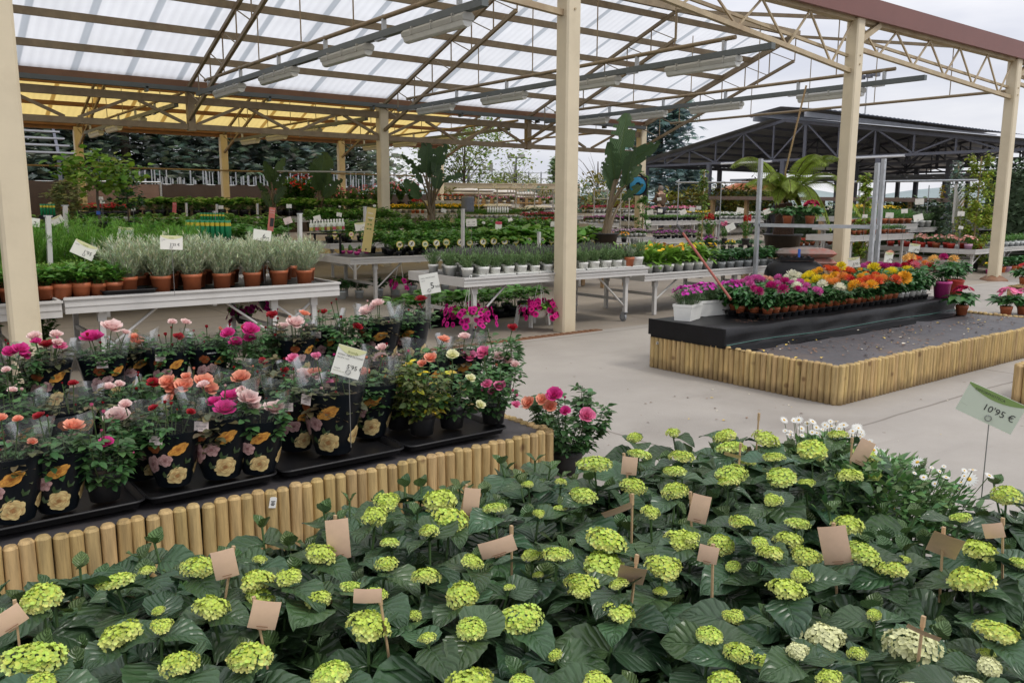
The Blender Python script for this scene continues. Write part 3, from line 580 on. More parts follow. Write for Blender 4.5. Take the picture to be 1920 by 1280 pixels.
# a floret: four cupped petals round an eye
def petal_t(n=2, wid=.95, cup=.35):
    V, U = [], []
    for i in range(n + 1):
        t = i / n; wd = wid * .5 * math.sin(math.pi * (.18 + .68 * t)) if i < n else wid * .22
        for u in (-1, 0, 1): V.append((u * wd, t, cup * t * t + (.12 * abs(u) * t))); U.append((u, t, 0))
    return np.array(V), np.array([(i * 3 + j, i * 3 + j + 1, i * 3 + 4 + j, i * 3 + 3 + j) for i in range(n) for j in (0, 1)]), np.array(U)
PT = petal_t(2, 1.0, .16)
def head_mesh(seed, pale=False, flat=.62):
    g_ = np.random.default_rng(seed); b = MB(); n = 108
    # points on a dome of radius 1
    i = np.arange(n) + .5; ph = np.arccos(1 - 1.25 * i / n); th = math.pi * (1 + 5 ** .5) * i
    lump = 1 + .15 * np.sin((2 + seed % 3) * th + seed) * np.sin(ph) + g_.uniform(-.13, .1, n)
    d = np.stack([np.cos(th) * np.sin(ph), np.sin(th) * np.sin(ph), np.cos(ph)], 1)
    p = d * lump[:, None] * np.array([1, 1, flat])
    nrm = unit(d * np.array([1, 1, 1 / flat]) + g_.normal(0, .18, (n, 3)))
    for q in range(4):
        ref = np.cross(nrm, UP + .01); ref = unit(ref); bi = np.cross(nrm, ref); a = g_.uniform(0, 1.5, n) * 0 + th * .7 + q * math.pi / 2
        dr = unit(ref * np.cos(a)[:, None] + bi * np.sin(a)[:, None] + nrm * .20)
        tt = g_.uniform(.72, 1.2, n); edge = np.clip((ph - .9) / .6, 0, 1)
        gv = g_.uniform(.85, 1.12); c = np.stack([tt * (1 + .3 * edge) * gv, tt * (1 + .12 * edge), tt * (1 + 1.5 * edge)], 1)
        if pale: c = tt[:, None] * np.array([1.3, 1.08, 4.2])
        b.inst(PT, p - nrm * .02, dr, nrm, g_.uniform(.15, .215, n), c)
    # small unopened eyes between
    e = MB()
    me = b.mesh('flower_head', floret_m); return me
HEADS = [head_mesh(s, False, (.5, .62, .7, .78, .56, .66, .6)[s]) for s in range(7)]; PALE = [head_mesh(11, True), head_mesh(12, True)]
LH = [leaf(10, 4, .84, dr, .30, .04, .78, .7) for dr in (.08, .22, .4, .55)]
hpos = []
for (px, py, s) in HY:
    z = .57 + rnd.uniform(-.03, .04)
    if py < 900: z = .58 + rnd.uniform(-.02, .03)
    if abs(s) < 36: z -= .05
    x, y, z = at(px, py + abs(s) * .12, z); d = depth(x, y) * math.cos(PITCH) + (CAM_H - z) * math.sin(PITCH)
    hpos.append((x, y, z, max(.015, abs(s) * .86 * d / F_PX / 2), s < 0))
grid = []
for r_ in range(-1, 6):
    for c_ in range(14):
        x = .0 + .295 * c_ + (.14 if r_ % 2 else 0) + rnd.uniform(-.03, .03); y = 2.40 - .30 * r_ + rnd.uniform(-.03, .03)
        px, py = proj(x, y, .5)
        if -130 < px < 2050 and 700 < py < 1420:
            if 1660 < px < 1860 and 850 < py < 985: continue
            if x > 3.62 or (r_ < 0 and x > 2.3): continue
            if x > 3.25 and y > 1.35 and not (y > 1.98 and x < 3.4): continue
            grid.append((x, y, r_, c_))
assign = {i: [] for i in range(len(grid))}
for h in hpos:
    i = min(range(len(grid)), key=lambda k: (grid[k][0] - h[0]) ** 2 + (grid[k][1] - h[1]) ** 2); assign[i].append(h)
hpot = pot_mesh(.105, .19, pot_black)
def hyd_foliage(gx, gy, heads, seed):
    g_ = np.random.default_rng(seed); b = MB(); st = MB()
    tops = [(h[0] - gx, h[1] - gy, h[2] - h[3] * .35, h[3]) for h in heads]
    blind = max(3, 11 - len(heads)); a0 = g_.uniform(0, 6.28)
    for k in range(blind):
        a = a0 + k * 6.28 / max(1, blind) + g_.normal(0, .3); r = g_.uniform(.05, .19); q = (r * math.cos(a), r * math.sin(a))
        if any((t[0] - q[0]) ** 2 + (t[1] - q[1]) ** 2 < .004 for t in tops): continue
        tops.append((q[0], q[1], g_.uniform(.33, .49), 0))
    P_, D_, S_, C_, T_ = [], [], [], [], []
    for (tx, ty, tz, hr) in tops:
        base = np.array([tx * .25, ty * .25, .17]); tip = np.array([tx, ty, tz]); mid = (base + tip) / 2 + np.array([tx, ty, 0]) * .12
        pts = [(1 - t) ** 2 * base + 2 * t * (1 - t) * mid + t * t * tip for t in np.linspace(0, 1, 6)]
        st.tube(pts, [.0055, .0052, .005, .0045, .004, .0045], 5, (.9, 1, .9))
        a = g_.uniform(0, 3.14); npair = 4
        for k in range(npair):
            f = 1 - (.06 + .21 * k) if hr else 1 - .02 - .2 * k
            pt = pts[-1] * f + pts[0] * (1 - f) if f > 0 else pts[0]
            j = min(5, max(0, f * 5)); i0 = int(min(4, j)); pt = pts[i0] + (pts[i0 + 1] - pts[i0]) * (j - i0)
            for s_ in (0, math.pi):
                if g_.random() < .06: continue
                az = a + s_ + g_.normal(0, .2); young = (not hr) and k == 0
                el = g_.uniform(.7, 1.1) if young else g_.uniform(.05, .55) - .12 * k
                P_.append(pt); D_.append((math.cos(az) * math.cos(el), math.sin(az) * math.cos(el), math.sin(el)))
                L_ = (.06 if young else g_.uniform(.13, .185) if k else g_.uniform(.105, .145)); S_.append(L_)
                v = g_.uniform(.75, 1.25) * (1.25 if young else 1.); C_.append((v * g_.uniform(.85, 1.2) * (1.6 if young else 1), v * (1.35 if young else 1), v * g_.uniform(.7, 1.15)))
                T_.append(0 if young else int(g_.integers(1, 4)))
            a += math.pi / 2 + g_.normal(0, .15)
    P_, D_, S_, C_, T_ = map(np.array, (P_, D_, S_, C_, T_)); nr = upn(D_) + g_.normal(0, .2, D_.shape)
    for t in range(4):
        q = T_ == t
        if q.any(): b.inst(LH[t], P_[q], D_[q], nr[q], S_[q], C_[q], wid=S_[q] * g_.uniform(.9, 1.2, q.sum()))
    return b.mesh('foliage', hyd_leaf), st.mesh('stem', stem_m)
CNT = {1: 'one lime flower head', 2: 'two lime flower heads', 3: 'three lime flower heads', 4: 'four lime flower heads', 5: 'five lime flower heads', 6: 'six lime flower heads', 7: 'seven lime flower heads', 8: 'eight lime flower heads'}
rows = {}
for i, gq in enumerate(grid): rows.setdefault(gq[2], []).append(i)
rn = ['hindmost', 'back', 'second back', 'third', 'fourth', 'fifth', 'front']
for r_, ids in rows.items():
    ids.sort(key=lambda i: grid[i][0])
    for k, i in enumerate(ids):
        gx, gy = grid[i][:2]; hs = assign[i]
        pale = any(h[4] for h in hs); d = CNT.get(len(hs), 'no open flower head') if not pale else CNT.get(len(hs), '').replace('lime', 'pale')
        t = thing('hydrangea', f'green hydrangea with {d}, {nth(k)} from left in the {rn[r_ + 1]} row', 'hydrangea', (gx, gy, 0), group='potted hydrangeas in the foreground')
        part('pot', hpot, t); fo, st = hyd_foliage(gx, gy, hs, 100 + i); f_ = part('foliage', fo, t); part('stem', st, f_)
        for n_, h in enumerate(hs):
            me = (PALE if h[4] else HEADS)[rnd.randrange(2 if h[4] else 7)]
            dx, dy = h[0] - gx, h[1] - gy
            part('flower_head', me, t, (dx, dy, h[2] - h[3] * .25), s=(h[3], h[3], h[3] * rnd.uniform(.85, 1.05)), rot=(rnd.uniform(-.2, .2) - dy * .9, dx * .9 + rnd.uniform(-.2, .2), rnd.uniform(0, 6.28)))
# kraft tags on wooden pegs: (card centre, stick top, stick foot, width px, height px, lean degrees, shown edge-on/dark back)
KT = [(425,1063,440,1035,430,1100,42,56,-8,0),(637,1015,631,975,627,1090,42,78,-3,0),(18,1172,32,1140,40,1210,60,40,-25,0),(500,1158,481,1130,490,1175,52,56,15,0),(693,1120,716,1120,735,1240,52,28,4,0),(886,945,876,915,858,1000,30,58,6,0),(936,1027,962,992,963,1075,68,32,-18,0),(1182,872,1172,853,1180,905,28,34,4,0),(1314,952,1297,925,1299,985,34,54,10,0),(1188,1075,1197,1045,1189,1120,50,54,8,1),(1331,1037,1340,1024,1339,1105,36,34,8,0),(1569,1020,1566,982,1570,1060,50,76,-14,0),(1619,843,1599,820,1597,857,26,48,22,0),(1775,1015,1772,988,1768,1065,52,60,12,1),(1866,988,1883,970,1883,1020,34,28,-18,0),(1736,1180,1735,1157,1724,1255,60,14,14,1),(1160,955,1188,930,1187,1048,58,16,-25,1),(1390,842,1424,775,1419,850,40,10,-20,1),(1375,850,1390,832,1388,860,30,8,10,1),(760,905,965,1, 0,0,0,0,0,2)]
kl = ['leftmost upright kraft tag in the middle of the far left hydrangeas', 'tall kraft tag standing against the pine logs, above the front left hydrangeas', 'kraft tag cut by the left picture edge beside a large lime flower head', 'kraft tag half hidden behind a big hydrangea leaf', 'small curled kraft tag with printed lines just above a lime flower head', 'narrow kraft tag at the back edge, beside the pine log bed', 'tilted kraft tag pegged at its right end on a thin stick', 'kraft tag rising behind a lime head near the back row of hydrangeas', 'upright kraft tag in the centre right of the hydrangeas', 'dark backed kraft tag pegged on a stick in the centre of the hydrangeas', 'folded kraft tag like a little roof on a peg', 'tall kraft tag leaning left beside the bare gap right of centre', 'kraft tag leaning right in front of the white daisies', 'dark backed kraft tag on a stout peg near the daisy bush', 'small kraft tag on a peg at the right edge of the hydrangeas', 'edge-on kraft tag across a pale flower head at lower right', 'kraft tag seen edge-on on a tall stick, behind the centre', 'kraft tag seen edge-on on the tallest stick near the back', 'low kraft tag lying edge-on among the back row']
for q, lab in zip(KT, kl):
    cx, cy, tx, ty, fx, fy, wp, hp, lean, back = q
    z = .66 if ty < 1100 else .64
    px_ = at(tx, ty, z); dd = math.hypot(px_[0], px_[1])
    foot = at_d(fx, fy, dd); c = at_d(cx, cy, dd * .992); sc_ = depth(px_[0], px_[1]) / F_PX * 1.06
    t = thing('kraft_plant_tag', lab, 'plant tag', (px_[0], px_[1], 0), group='kraft tags among the hydrangeas'); o3 = np.array([px_[0], px_[1], 0])
    b = MB(); dv = np.array(px_) - np.array(foot); low = np.array(foot) - dv / (np.linalg.norm(dv) + 1e-6) * .12
    b.bar(low - o3, np.array(px_) - o3, .006, .005); b.bar(np.array(px_) - dv * .12 - o3, np.array(px_) + dv / np.linalg.norm(dv) * .012 - o3, .009, .008); b.obj('stick', wood_stick, t)
    b = MB(); vd = unit(np.array([px_[0], px_[1], 0])); rt = np.array([vd[1], -vd[0], 0]); a = R(lean); e1 = rt * math.cos(a) - UP * math.sin(a); e2 = rt * math.sin(a) + UP * math.cos(a)
    w_, h_ = wp * sc_ / 2, hp * sc_ / 2
    if back: e2 = unit(e2 + vd * (-.9 if back else 0)); h_ *= 1.35
    V = []; n = 6
    for s_ in (0, 1):
        for i in range(n + 1):
            for j in range(n + 1):
                u, v = 2 * i / n - 1, 2 * j / n - 1; V.append(np.array(c) - o3 + e1 * u * w_ + e2 * v * h_ + vd * (.10 * w_ * u * u + .1 * h_ * v * v * (1 - 2 * back) + s_ * .0012))
    k = (n + 1) ** 2; F = []
    for i in range(n):
        for j in range(n):
            a_ = i * (n + 1) + j; F += [(a_, a_ + n + 1, a_ + n + 2, a_ + 1), (k + a_, k + a_ + 1, k + a_ + n + 2, k + a_ + n + 1)]
    b.add(V, F); b.obj('card', kraft, t)
    if not back and hp > 30:
        b = MB(); cc = np.array(c) - o3 - vd * .002 - e2 * h_ * .72
        for k_ in range(2): b.bar(cc - e1 * w_ * (.4 - .1 * k_) - e2 * .007 * k_ - vd * .0016, cc + e1 * w_ * (.4 - .1 * k_) - e2 * .007 * k_ - vd * .0016, .001, .0022)
        b.obj('print', mat('brown_print', (.26, .14, .08), .7, .05), t)
# ================================================================ daisies
daisy_leaf = mat('daisy_leaf', (.12, .23, .075), .5, .15, 30, transl=.2, tint=True)
dz_white = mat('white_petal', (.80, .80, .76), .5, .04, transl=.3); dz_yel = mat('yellow_eye', (.62, .36, .02), .7, .15, 60)
LS = leaf(3, 2, .34, .12, .3)
def bush_mesh(seed, rx, ry, z0, z1, n, size, T, m, elr=(-.1, 1.0), tints=((.8, 1.2),) * 3, wid=None, shell=.35, name='foliage', flat=1.):
    g_ = np.random.default_rng(seed); b = MB()
    th = g_.uniform(0, 2 * math.pi, n); ph = np.arccos(g_.uniform(-.25, 1, n)); rad = shell + (1 - shell) * g_.uniform(0, 1, n) ** .5
    lump = 1 + .16 * np.sin(3 * th + seed) + .12 * np.sin(5 * th + 2 * ph * 3)
    p = np.stack([rx * rad * lump * np.cos(th) * np.sin(ph), ry * rad * lump * np.sin(th) * np.sin(ph), z0 + (z1 - z0) * np.clip(.35 + .65 * rad * np.cos(ph) * flat, 0, 1.1)], 1)
    d = dirs_az(th + g_.normal(0, .7, n), g_.uniform(*elr, n)); nr = upn(d) + g_.normal(0, .35, (n, 3))
    v = g_.uniform(.72, 1.3, n)[:, None] * np.stack([g_.uniform(a, c, n) for a, c in tints], 1)
    s_ = g_.uniform(.7, 1.25, n) * size
    b.inst(T, p, d, nr, s_, v, wid=None if wid is None else s_ * wid); return b.mesh(name, m)
def daisy_flower():
    b = MB(); n = 15; a = np.arange(n) * 2 * math.pi / n; d = dirs_az(a, np.full(n, .08)); b.inst(leaf(3, 2, .28, .08, .2, 0, .9), np.zeros((n, 3)) + d * .12, d, upn(d), 1.)
    e = MB(); e.lathe([(.3, 0), (.27, .09), (.15, .15), (0, .17)], 10); return b.mesh('petals', dz_white), e.mesh('eye', dz_yel)
DP, DE = daisy_flower()
def daisy(label, x, y, hh, r, flowers, seed):
    t = thing('daisy_plant', label, 'daisy', (x, y, 0), group='potted white daisies'); part('pot', pot_mesh(.11, .17, pot_black), t)
    part('foliage', bush_mesh(seed, r * 1.1, r * 1.1, .1, hh * 1.15, 3200, .052, LS, daisy_leaf, (-.1, 1.2), wid=1.2), t)
    st = MB()
    for (px, py, sz) in flowers:
        p = at_d(px, py, math.hypot(x, y) - rnd.uniform(-.12, .2)); q = np.array(p) - np.array([x, y, 0]); b0 = np.array([q[0] * .7, q[1] * .7, min(hh * .7, q[2] - .03)])
        st.tube([b0, (b0 + q) / 2 + np.array([0, 0, .01]), q], .0016, 4)
        if sz > 5:
            s_ = sz * depth(x, y) / F_PX / 2; vd = unit(np.array([-p[0], -p[1], CAM_H - p[2]])) * .55 + UP * .8 + np.array([rnd.uniform(-.5, .5), rnd.uniform(-.5, .5), 0]); ro = Vector(vd).to_track_quat('Z', 'Y').to_euler()
            f = part('flower', DP, t, q, s=s_, rot=ro); part('eye', DE, f)
    part('stem', st.mesh('stem', stem_m), t)
daisy('bushy white daisy with few open flowers, holding the large price sign', 3.18, 1.62, .52, .30, [(1678,922,34), (1680,950,36), (1722,860,24), (1819,891,30), (1857,884,18), (1755,900,12), (1764,877,12), (1870,1010,18)] + [(rnd.uniform(1660, 1840), rnd.uniform(866, 940), rnd.choice((9, 12, 15))) for _ in range(16)], 5)
daisy('white daisy with many long stalked flowers, behind the back row of hydrangeas', 3.62, 2.18, .42, .2, [(1470 + i * 4.6 + rnd.uniform(-4, 4), 792 + rnd.uniform(-10, 22), rnd.choice((11, 13, 15, 17))) for i in range(34)] + [(1600 + i * 8, 800 + i * 7 + rnd.uniform(-12, 8), rnd.choice((14, 18, 20))) for i in range(9)], 6)
# ================================================================ signs and lettering
TXT = {}
def text(parent, s, size, loc, m=None, align='LEFT', name='lettering', flat=False):
    key = (s, round(size, 5), align, m)
    if key not in TXT:
        cu = bpy.data.curves.new(name, 'FONT'); cu.body = s; cu.size = size; cu.align_x = align; cu.resolution_u = 2; o = bpy.data.objects.new(name, cu); COL.objects.link(o)
        me = bpy.data.meshes.new_from_object(o.evaluated_get(bpy.context.evaluated_depsgraph_get())); bpy.data.objects.remove(o); bpy.data.curves.remove(cu)
        me.materials.clear(); me.materials.append(m or ink); TXT[key] = me
    return part(name, TXT[key], parent, loc, rot=(0, 0, 0) if flat else (R(90), 0, 0))
band_y = mat('pale_yellow_print', (.66, .66, .36), .5, .03); band_g = mat('green_print', (.20, .30, .09), .5, .05); logo_m = mat('olive_print', (.20, .22, .06), .5, .05)
card_m = {}
def arc_band(w, h, frac, drop):
    """band along the top of a card w x h whose lower edge is an arc"""
    b = MB(); n = 14; V = []
    for i in range(n + 1):
        x = -w / 2 + w * i / n; u = 2 * i / n - 1; V += [(x, -.0012, h / 2 - .001), (x, -.0012, h / 2 - h * (frac + drop * (1 - u * u)))]
    b.add(V, [(2 * i, 2 * i + 1, 2 * i + 3, 2 * i + 2) for i in range(n)], smooth=False); return b
def sign(label, px, py, dist, wpx, hpx, roll=0., back=0., yaw=0., stem_z=None, lines=(), price='', psize=.35, band=band_y, bandf=(.06, .2), stick='wire', name='price_sign', m=paper, ring=True, group='price signs', price_at=(.05, -.28)):
    """card centred on a pixel at a horizontal distance, facing the camera but for roll, lean and yaw"""
    p = at_d(px, py, dist); s = depth(p[0], p[1]) / F_PX; w_, h_ = wpx * s, hpx * s; rz = math.atan2(-p[0], p[1]) + yaw
    t = thing(name, label, 'sign', p, rz, group)
    b = MB(); b.box((0, .0012, 0), (w_, .002, h_)); c = b.obj('card', m, t); c.rotation_euler = (back, R(roll), 0)
    if band: arc_band(w_, h_, *bandf).obj('header_band', band, c)
    for (sx_, x, z, fs, mm) in lines: text(c, sx_, fs * h_, (x * w_, -.002, z * h_), mm or ink)
    if price: text(c, price, psize * h_, (price_at[0] * w_, -.002, price_at[1] * h_))
    if stem_z is not None:
        b = MB(); L = p[2] - stem_z
        b.tube([(0, .004, -h_ * .3), (0, .006, -L)], .0022, 5)
        if ring: b.tube([(.011 * math.cos(a) - .004, -.004, -h_ * .33 + .011 * math.sin(a)) for a in np.linspace(0, 2 * math.pi, 13)], .0016, 4)
        b.obj('wire_stem', wire_m, t)
    return t
L0 = lambda a, b='': [(a, -.44, .17, .085, None)] + ([(b, -.44, .07, .06, None)] if b else []) + [('fronda', -.12, .29, .13, logo_m)]
# ================================================================ roses
ROSE = dict(M=((.50, .014, .16), (.64, .05, .26)), P=((.62, .27, .27), (.80, .62, .58)), S=((.68, .16, .09), (.80, .36, .24)), R=((.24, .006, .014), (.36, .016, .026)), C=((.62, .62, .22), (.78, .76, .50)), K=((.60, .06, .20), (.74, .20, .36)))
petal_m = mat('rose_petal', (1, 1, 1), .5, .06, 40, transl=.2, tint=True, spec=.3)
def petal(n=4, wid=1., cup=.9, curl=.0):
    V, U = [], []
    for i in range(n + 1):
        t = i / n; wd = wid * .5 * (.25 + .95 * math.sin(math.pi * .5 * min(1, t * 1.25)) - .45 * max(0, t - .75) * 4 * .5)
        y = math.sin(t * cup) / max(cup, .01); z = (1 - math.cos(t * cup)) / max(cup, .01)
        if t > .7: y += curl * (t - .7); z -= curl * .5 * (t - .7)
        for u in (-1, -.5, 0, .5, 1): V.append((u * wd, y - .05 * u * u * t, z + .28 * u * u * wd)); U.append((u, t, 0))
    return np.array(V), np.array([(i * 5 + j, i * 5 + j + 1, i * 5 + 6 + j, i * 5 + 5 + j) for i in range(n) for j in range(4)]), np.array(U)
def rose_mesh(key, seed, bud=False):
    g_ = np.random.default_rng(seed); b = MB(); deep, lite = map(np.array, ROSE[key])
    rings = [(3, 1.45, .35, .9), (4, 1.15, .5, .95), (5, .85, .7, 1.), (6, .5, .9, 1.), (6, .18, 1.05, 1.)] if not bud else [(3, 1.5, .4, 1.), (4, 1.38, .55, 1.1), (5, 1.2, .6, 1.1)]
    for k, (n, el, L, wd) in enumerate(rings):
        a = np.arange(n) * 2 * math.pi / n + k * .9 + g_.normal(0, .12, n); e = np.full(n, el) + g_.normal(0, .09, n); d = dirs_az(a, e)
        inward = -dirs_az(a, np.zeros(n)); nr = unit(inward * np.sin(e)[:, None] + UP * np.cos(e)[:, None])
        V, F, U = petal(4, .95, .75 if not bud else .5, .35 if k >= 2 and not bud else .0)
        base = dirs_az(a, np.zeros(n)) * (.05 + .05 * k); base[:, 2] = -.02 * k
        o = b.n; b.inst((V, F, U), base, d, nr, L * g_.uniform(.9, 1.1, n), wid=L * wd * g_.uniform(.9, 1.1, n))
        tt = np.tile(U[:, 1], n) ; f = np.clip(tt * .9 + .12 * k - .25, 0, 1)[:, None]; b.C[-1] = (deep * (1 - f) + lite * f) * g_.uniform(.9, 1.1, (len(tt), 1))
    # sepals and hip
    b.lathe([(.0, -.28), (.10, -.22), (.13, -.1), (.06, 0)], 7, col=(.06, .12, .04))
    return b.mesh('bloom', petal_m)
BLOOM = {k: [rose_mesh(k, i) for i in range(3)] for k in ROSE}; BUD = {k: rose_mesh(k, 9, True) for k in ROSE}
LR = leaf(4, 2, .62, .2, .28, .03, .8)
def rose_foliage(seed, z0, z1, r, n, tints, yellow=0.):
    g_ = np.random.default_rng(seed); b = MB(); st = MB(); P_, D_, S_, C_ = [], [], [], []
    ns = 9
    for k in range(ns):
        a = k * 2.4 + g_.normal(0, .3); rr = r * g_.uniform(.35, .95); tip = np.array([rr * math.cos(a), rr * math.sin(a), z0 + (z1 - z0) * g_.uniform(.72, 1.03)]); base = np.array([.02 * math.cos(a), .02 * math.sin(a), z0 - .06])
        pts = [base * (1 - t) + tip * t + np.array([math.cos(a), math.sin(a), 0]) * .03 * math.sin(t * 3.1) for t in np.linspace(0, 1, 6)]
        st.tube(pts, [.003, .003, .0028, .0025, .002, .0015], 4, (1, .8, .8), cap=False)
        for j in range(n // ns):
            t = g_.uniform(.15, 1.0); i0 = min(4, int(t * 5)); p = pts[i0] + (pts[i0 + 1] - pts[i0]) * (t * 5 - i0)
            az = a + g_.normal(0, 1.2); el = g_.uniform(-.4, .6); d = dirs_az(np.array([az]), np.array([el]))[0]; L = g_.uniform(.026, .042)
            v = g_.uniform(.7, 1.35); c = np.array([v * g_.uniform(*tints[0]), v * g_.uniform(*tints[1]), v * g_.uniform(*tints[2])])
            if g_.random() < yellow * (1.3 - t): c = np.array([g_.uniform(7, 13), g_.uniform(2.5, 5.), 1.])
            side = unit(np.cross(d, UP)); m_ = p + d * .035
            for (q, dd, s_) in ((m_, d, 1.15), (m_ - d * .008, d * .35 + side, .95), (m_ - d * .008, d * .35 - side, .95)): P_.append(q); D_.append(dd); S_.append(L * s_); C_.append(c)
    P_, D_, S_, C_ = map(np.array, (P_, D_, S_, C_)); D_ = unit(D_); b.inst(LR, P_, D_, upn(D_) + g_.normal(0, .3, D_.shape), S_, C_)
    return b.mesh('foliage', rose_leaf), st.mesh('stem', stem_m)
GT = ((.8, 1.1), (.9, 1.1), (.8, 1.1)); DT = ((1.3, 2.3), (.65, .9), (.9, 1.3))
FOL_IN = [rose_foliage(i, .19, .325, .112, 105, GT if i % 3 else DT) for i in range(5)]; FOL_OUT = [rose_foliage(20 + i, .10, .30, .155, 230, GT) for i in range(4)]
FOL_G = [rose_foliage(70, .13, .40, .25, 520, GT)]
FOL_YEL = [rose_foliage(30 + i, .10, .30, .14, 210, ((1.2, 2.2), (.95, 1.25), (.7, 1.)), .22) for i in range(2)]
rpot = pot_mesh(.066, .115, pot_black); rpot_in = pot_mesh(.056, .11, pot_black)
clear = bpy.data.materials.new('clear_film'); clear.use_nodes = True; t_ = clear.node_tree; N_, L_ = t_.nodes, t_.links; N_.remove(N_['Principled BSDF'])
gl = N_.new('ShaderNodeBsdfGlossy'); gl.inputs['Roughness'].default_value = .2; tp = N_.new('ShaderNodeBsdfTransparent'); tp.inputs[0].default_value = (.93, .95, .95, 1); df = N_.new('ShaderNodeBsdfDiffuse'); df.inputs[0].default_value = (.8, .82, .84, 1)
fr = N_.new('ShaderNodeFresnel'); fr.inputs[0].default_value = 1.5; nz = N_.new('ShaderNodeTexNoise'); nz.inputs['Scale'].default_value = 7; nz.inputs['Detail'].default_value = 3; bp = N_.new('ShaderNodeBump'); bp.inputs['Strength'].default_value = .15; bp.inputs['Distance'].default_value = .02
tcx = N_.new('ShaderNodeTexCoord'); L_.new(tcx.outputs['Object'], nz.inputs[0]); L_.new(nz.outputs[0], bp.inputs['Height']); L_.new(bp.outputs[0], gl.inputs['Normal']); L_.new(bp.outputs[0], fr.inputs['Normal'])
m1 = N_.new('ShaderNodeMixShader'); m2 = N_.new('ShaderNodeMixShader'); m2.inputs[0].default_value = .02; ml = N_.new('ShaderNodeMath'); ml.operation = 'MULTIPLY_ADD'; ml.inputs[1].default_value = .42; ml.inputs[2].default_value = .01; ml.use_clamp = True
L_.new(fr.outputs[0], ml.inputs[0]); L_.new(ml.outputs[0], m1.inputs[0]); L_.new(tp.outputs[0], m2.inputs[1]); L_.new(df.outputs[0], m2.inputs[2]); L_.new(m2.outputs[0], m1.inputs[1]); L_.new(gl.outputs[0], m1.inputs[2]); L_.new(m1.outputs[0], N_['Material Output'].inputs[0])
film = mat('printed_black_film', (.006, .008, .011), .3, .2, 6, .2, 12, spec=.22); print_m = mat('printed_rose_picture', (1, 1, 1), .28, .05, 30, tint=True)
RB, RT, HS, HB_ = .060, .145, .345, .228
def cone_pt(a, z, off=0., el=.8):
    r = RB + (RT - RB) * (z / HS) ** .85 + off; fl = 1 - (1 - el) * z / HS; return np.array([r * math.cos(a), r * fl * math.sin(a), z])
def sleeve_meshes(seed):
    g_ = np.random.default_rng(seed); n = 28; b = MB(); c = MB(); ks = 5
    zs = np.linspace(.004, HB_, 7); V = [cone_pt(2 * math.pi * j / n, z, .003 * math.sin(3 * j + seed) * z / HB_) for z in zs for j in range(n)]
    F = [(i * n + j, i * n + (j + 1) % n, (i + 1) * n + (j + 1) % n, (i + 1) * n + j) for i in range(len(zs) - 1) for j in range(n)]; b.add(V, F)
    b.add([cone_pt(2 * math.pi * j / n, .004) for j in range(n)] + [np.array([0, 0, .004])], [((j + 1) % n, j, n) for j in range(n)])
    V = []
    for k in range(ks + 1):
        for j in range(n):
            a = 2 * math.pi * j / n; top = HS * (.92 + .06 * math.cos(2 * a) + .06 * math.sin(a + seed)); z = HB_ - .003 + (top - HB_) * k / ks
            V.append(cone_pt(a, z, .006 * (k / ks) ** 2 * math.sin(4 * a + seed * 2) + .002 * (k / ks) * g_.normal()))
    c.add(V, [(i * n + j, i * n + (j + 1) % n, (i + 1) * n + (j + 1) % n, (i + 1) * n + j) for i in range(ks) for j in range(n)])
    p = MB()
    def rose_print(a0, z0, w_, h_, deep, lite, rot):      # the printed rose: overlapping petals, each shaded from its heart to its rim
        deep, lite = np.array(deep), np.array(lite); off = .0028; k = 13
        for rr, n_, sz in ((.58, 7, .46), (.44, 6, .40), (.29, 5, .33), (.15, 4, .25), (.0, 1, .14)):
            for q in range(n_):
                ta = 2 * math.pi * q / n_ + rr * 9 + g_.uniform(-.25, .25); cx, cz = rr * math.cos(ta), rr * math.sin(ta); V, C = [], []; s_ = sz * g_.uniform(.88, 1.12); tone = g_.uniform(.78, 1.08)
                for j in range(k + 1):
                    t = 2 * math.pi * j / k; rad = 0 if j == k else s_ * (1 + .10 * math.sin(3 * t + q)); x, y = cx + rad * math.cos(t), cz + rad * math.sin(t); o_ = 0. if j == k else math.cos(t - ta)
                    f = np.clip(.45 + .55 * o_, 0, 1) ** 1.4 if rr else .2; C.append((deep * (1 - f) + lite * f) * tone * (.75 + .25 * min(1, rr * 2 + .3)))
                    x, y = x * w_ / 2, y * h_ / 2; x, y = x * math.cos(rot) - y * math.sin(rot), x * math.sin(rot) + y * math.cos(rot); z = min(max(z0 + y, .008), HB_ - .006); r_ = RB + (RT - RB) * (z / HS) ** .85; V.append(cone_pt(a0 + x / r_, z, off))
                p.add(V, [(j, k, (j + 1) % k) for j in range(k)], np.array(C))
            off += .0004
    Y = ((.36, .12, .03), (.82, .68, .32)); O = ((.30, .06, .015), (.78, .40, .08)); PK = ((.20, .05, .055), (.62, .40, .38)); OR = ((.16, .03, .01), (.30, .09, .03))
    f = -math.pi / 2
    rose_print(f + .42, .055, .075, .070, *Y, .5); rose_print(f + .45, .165, .078, .040, *O, .45); rose_print(f - .05, .122, .055, .05, *PK, .2); rose_print(f - .62, .105, .052, .08, *PK, -.5); rose_print(f - .40, .175, .052, .045, *OR, 0)
    for k in range(3): rose_print(f + 1.75 + k * 1.15, .07 + .04 * (k % 2), .07, .065, *(PK if k % 2 else Y), k)
    for (a, z) in ((f + .25, .085), (f - .2, .05), (f + .75, .10)):      # printed leaves
        g0 = cone_pt(a, z, .0025); p.inst(LR, [g0], [unit(np.array([-math.sin(a) * .5, math.cos(a) * .5, .8]))], [unit(np.array([math.cos(a), math.sin(a), -.25]))], .045, [(.03, .055, .02)])
    return b.mesh('printed_sleeve', film), c.mesh('clear_collar', clear), p.mesh('rose_picture', print_m)
SLV = [sleeve_meshes(i) for i in range(4)]
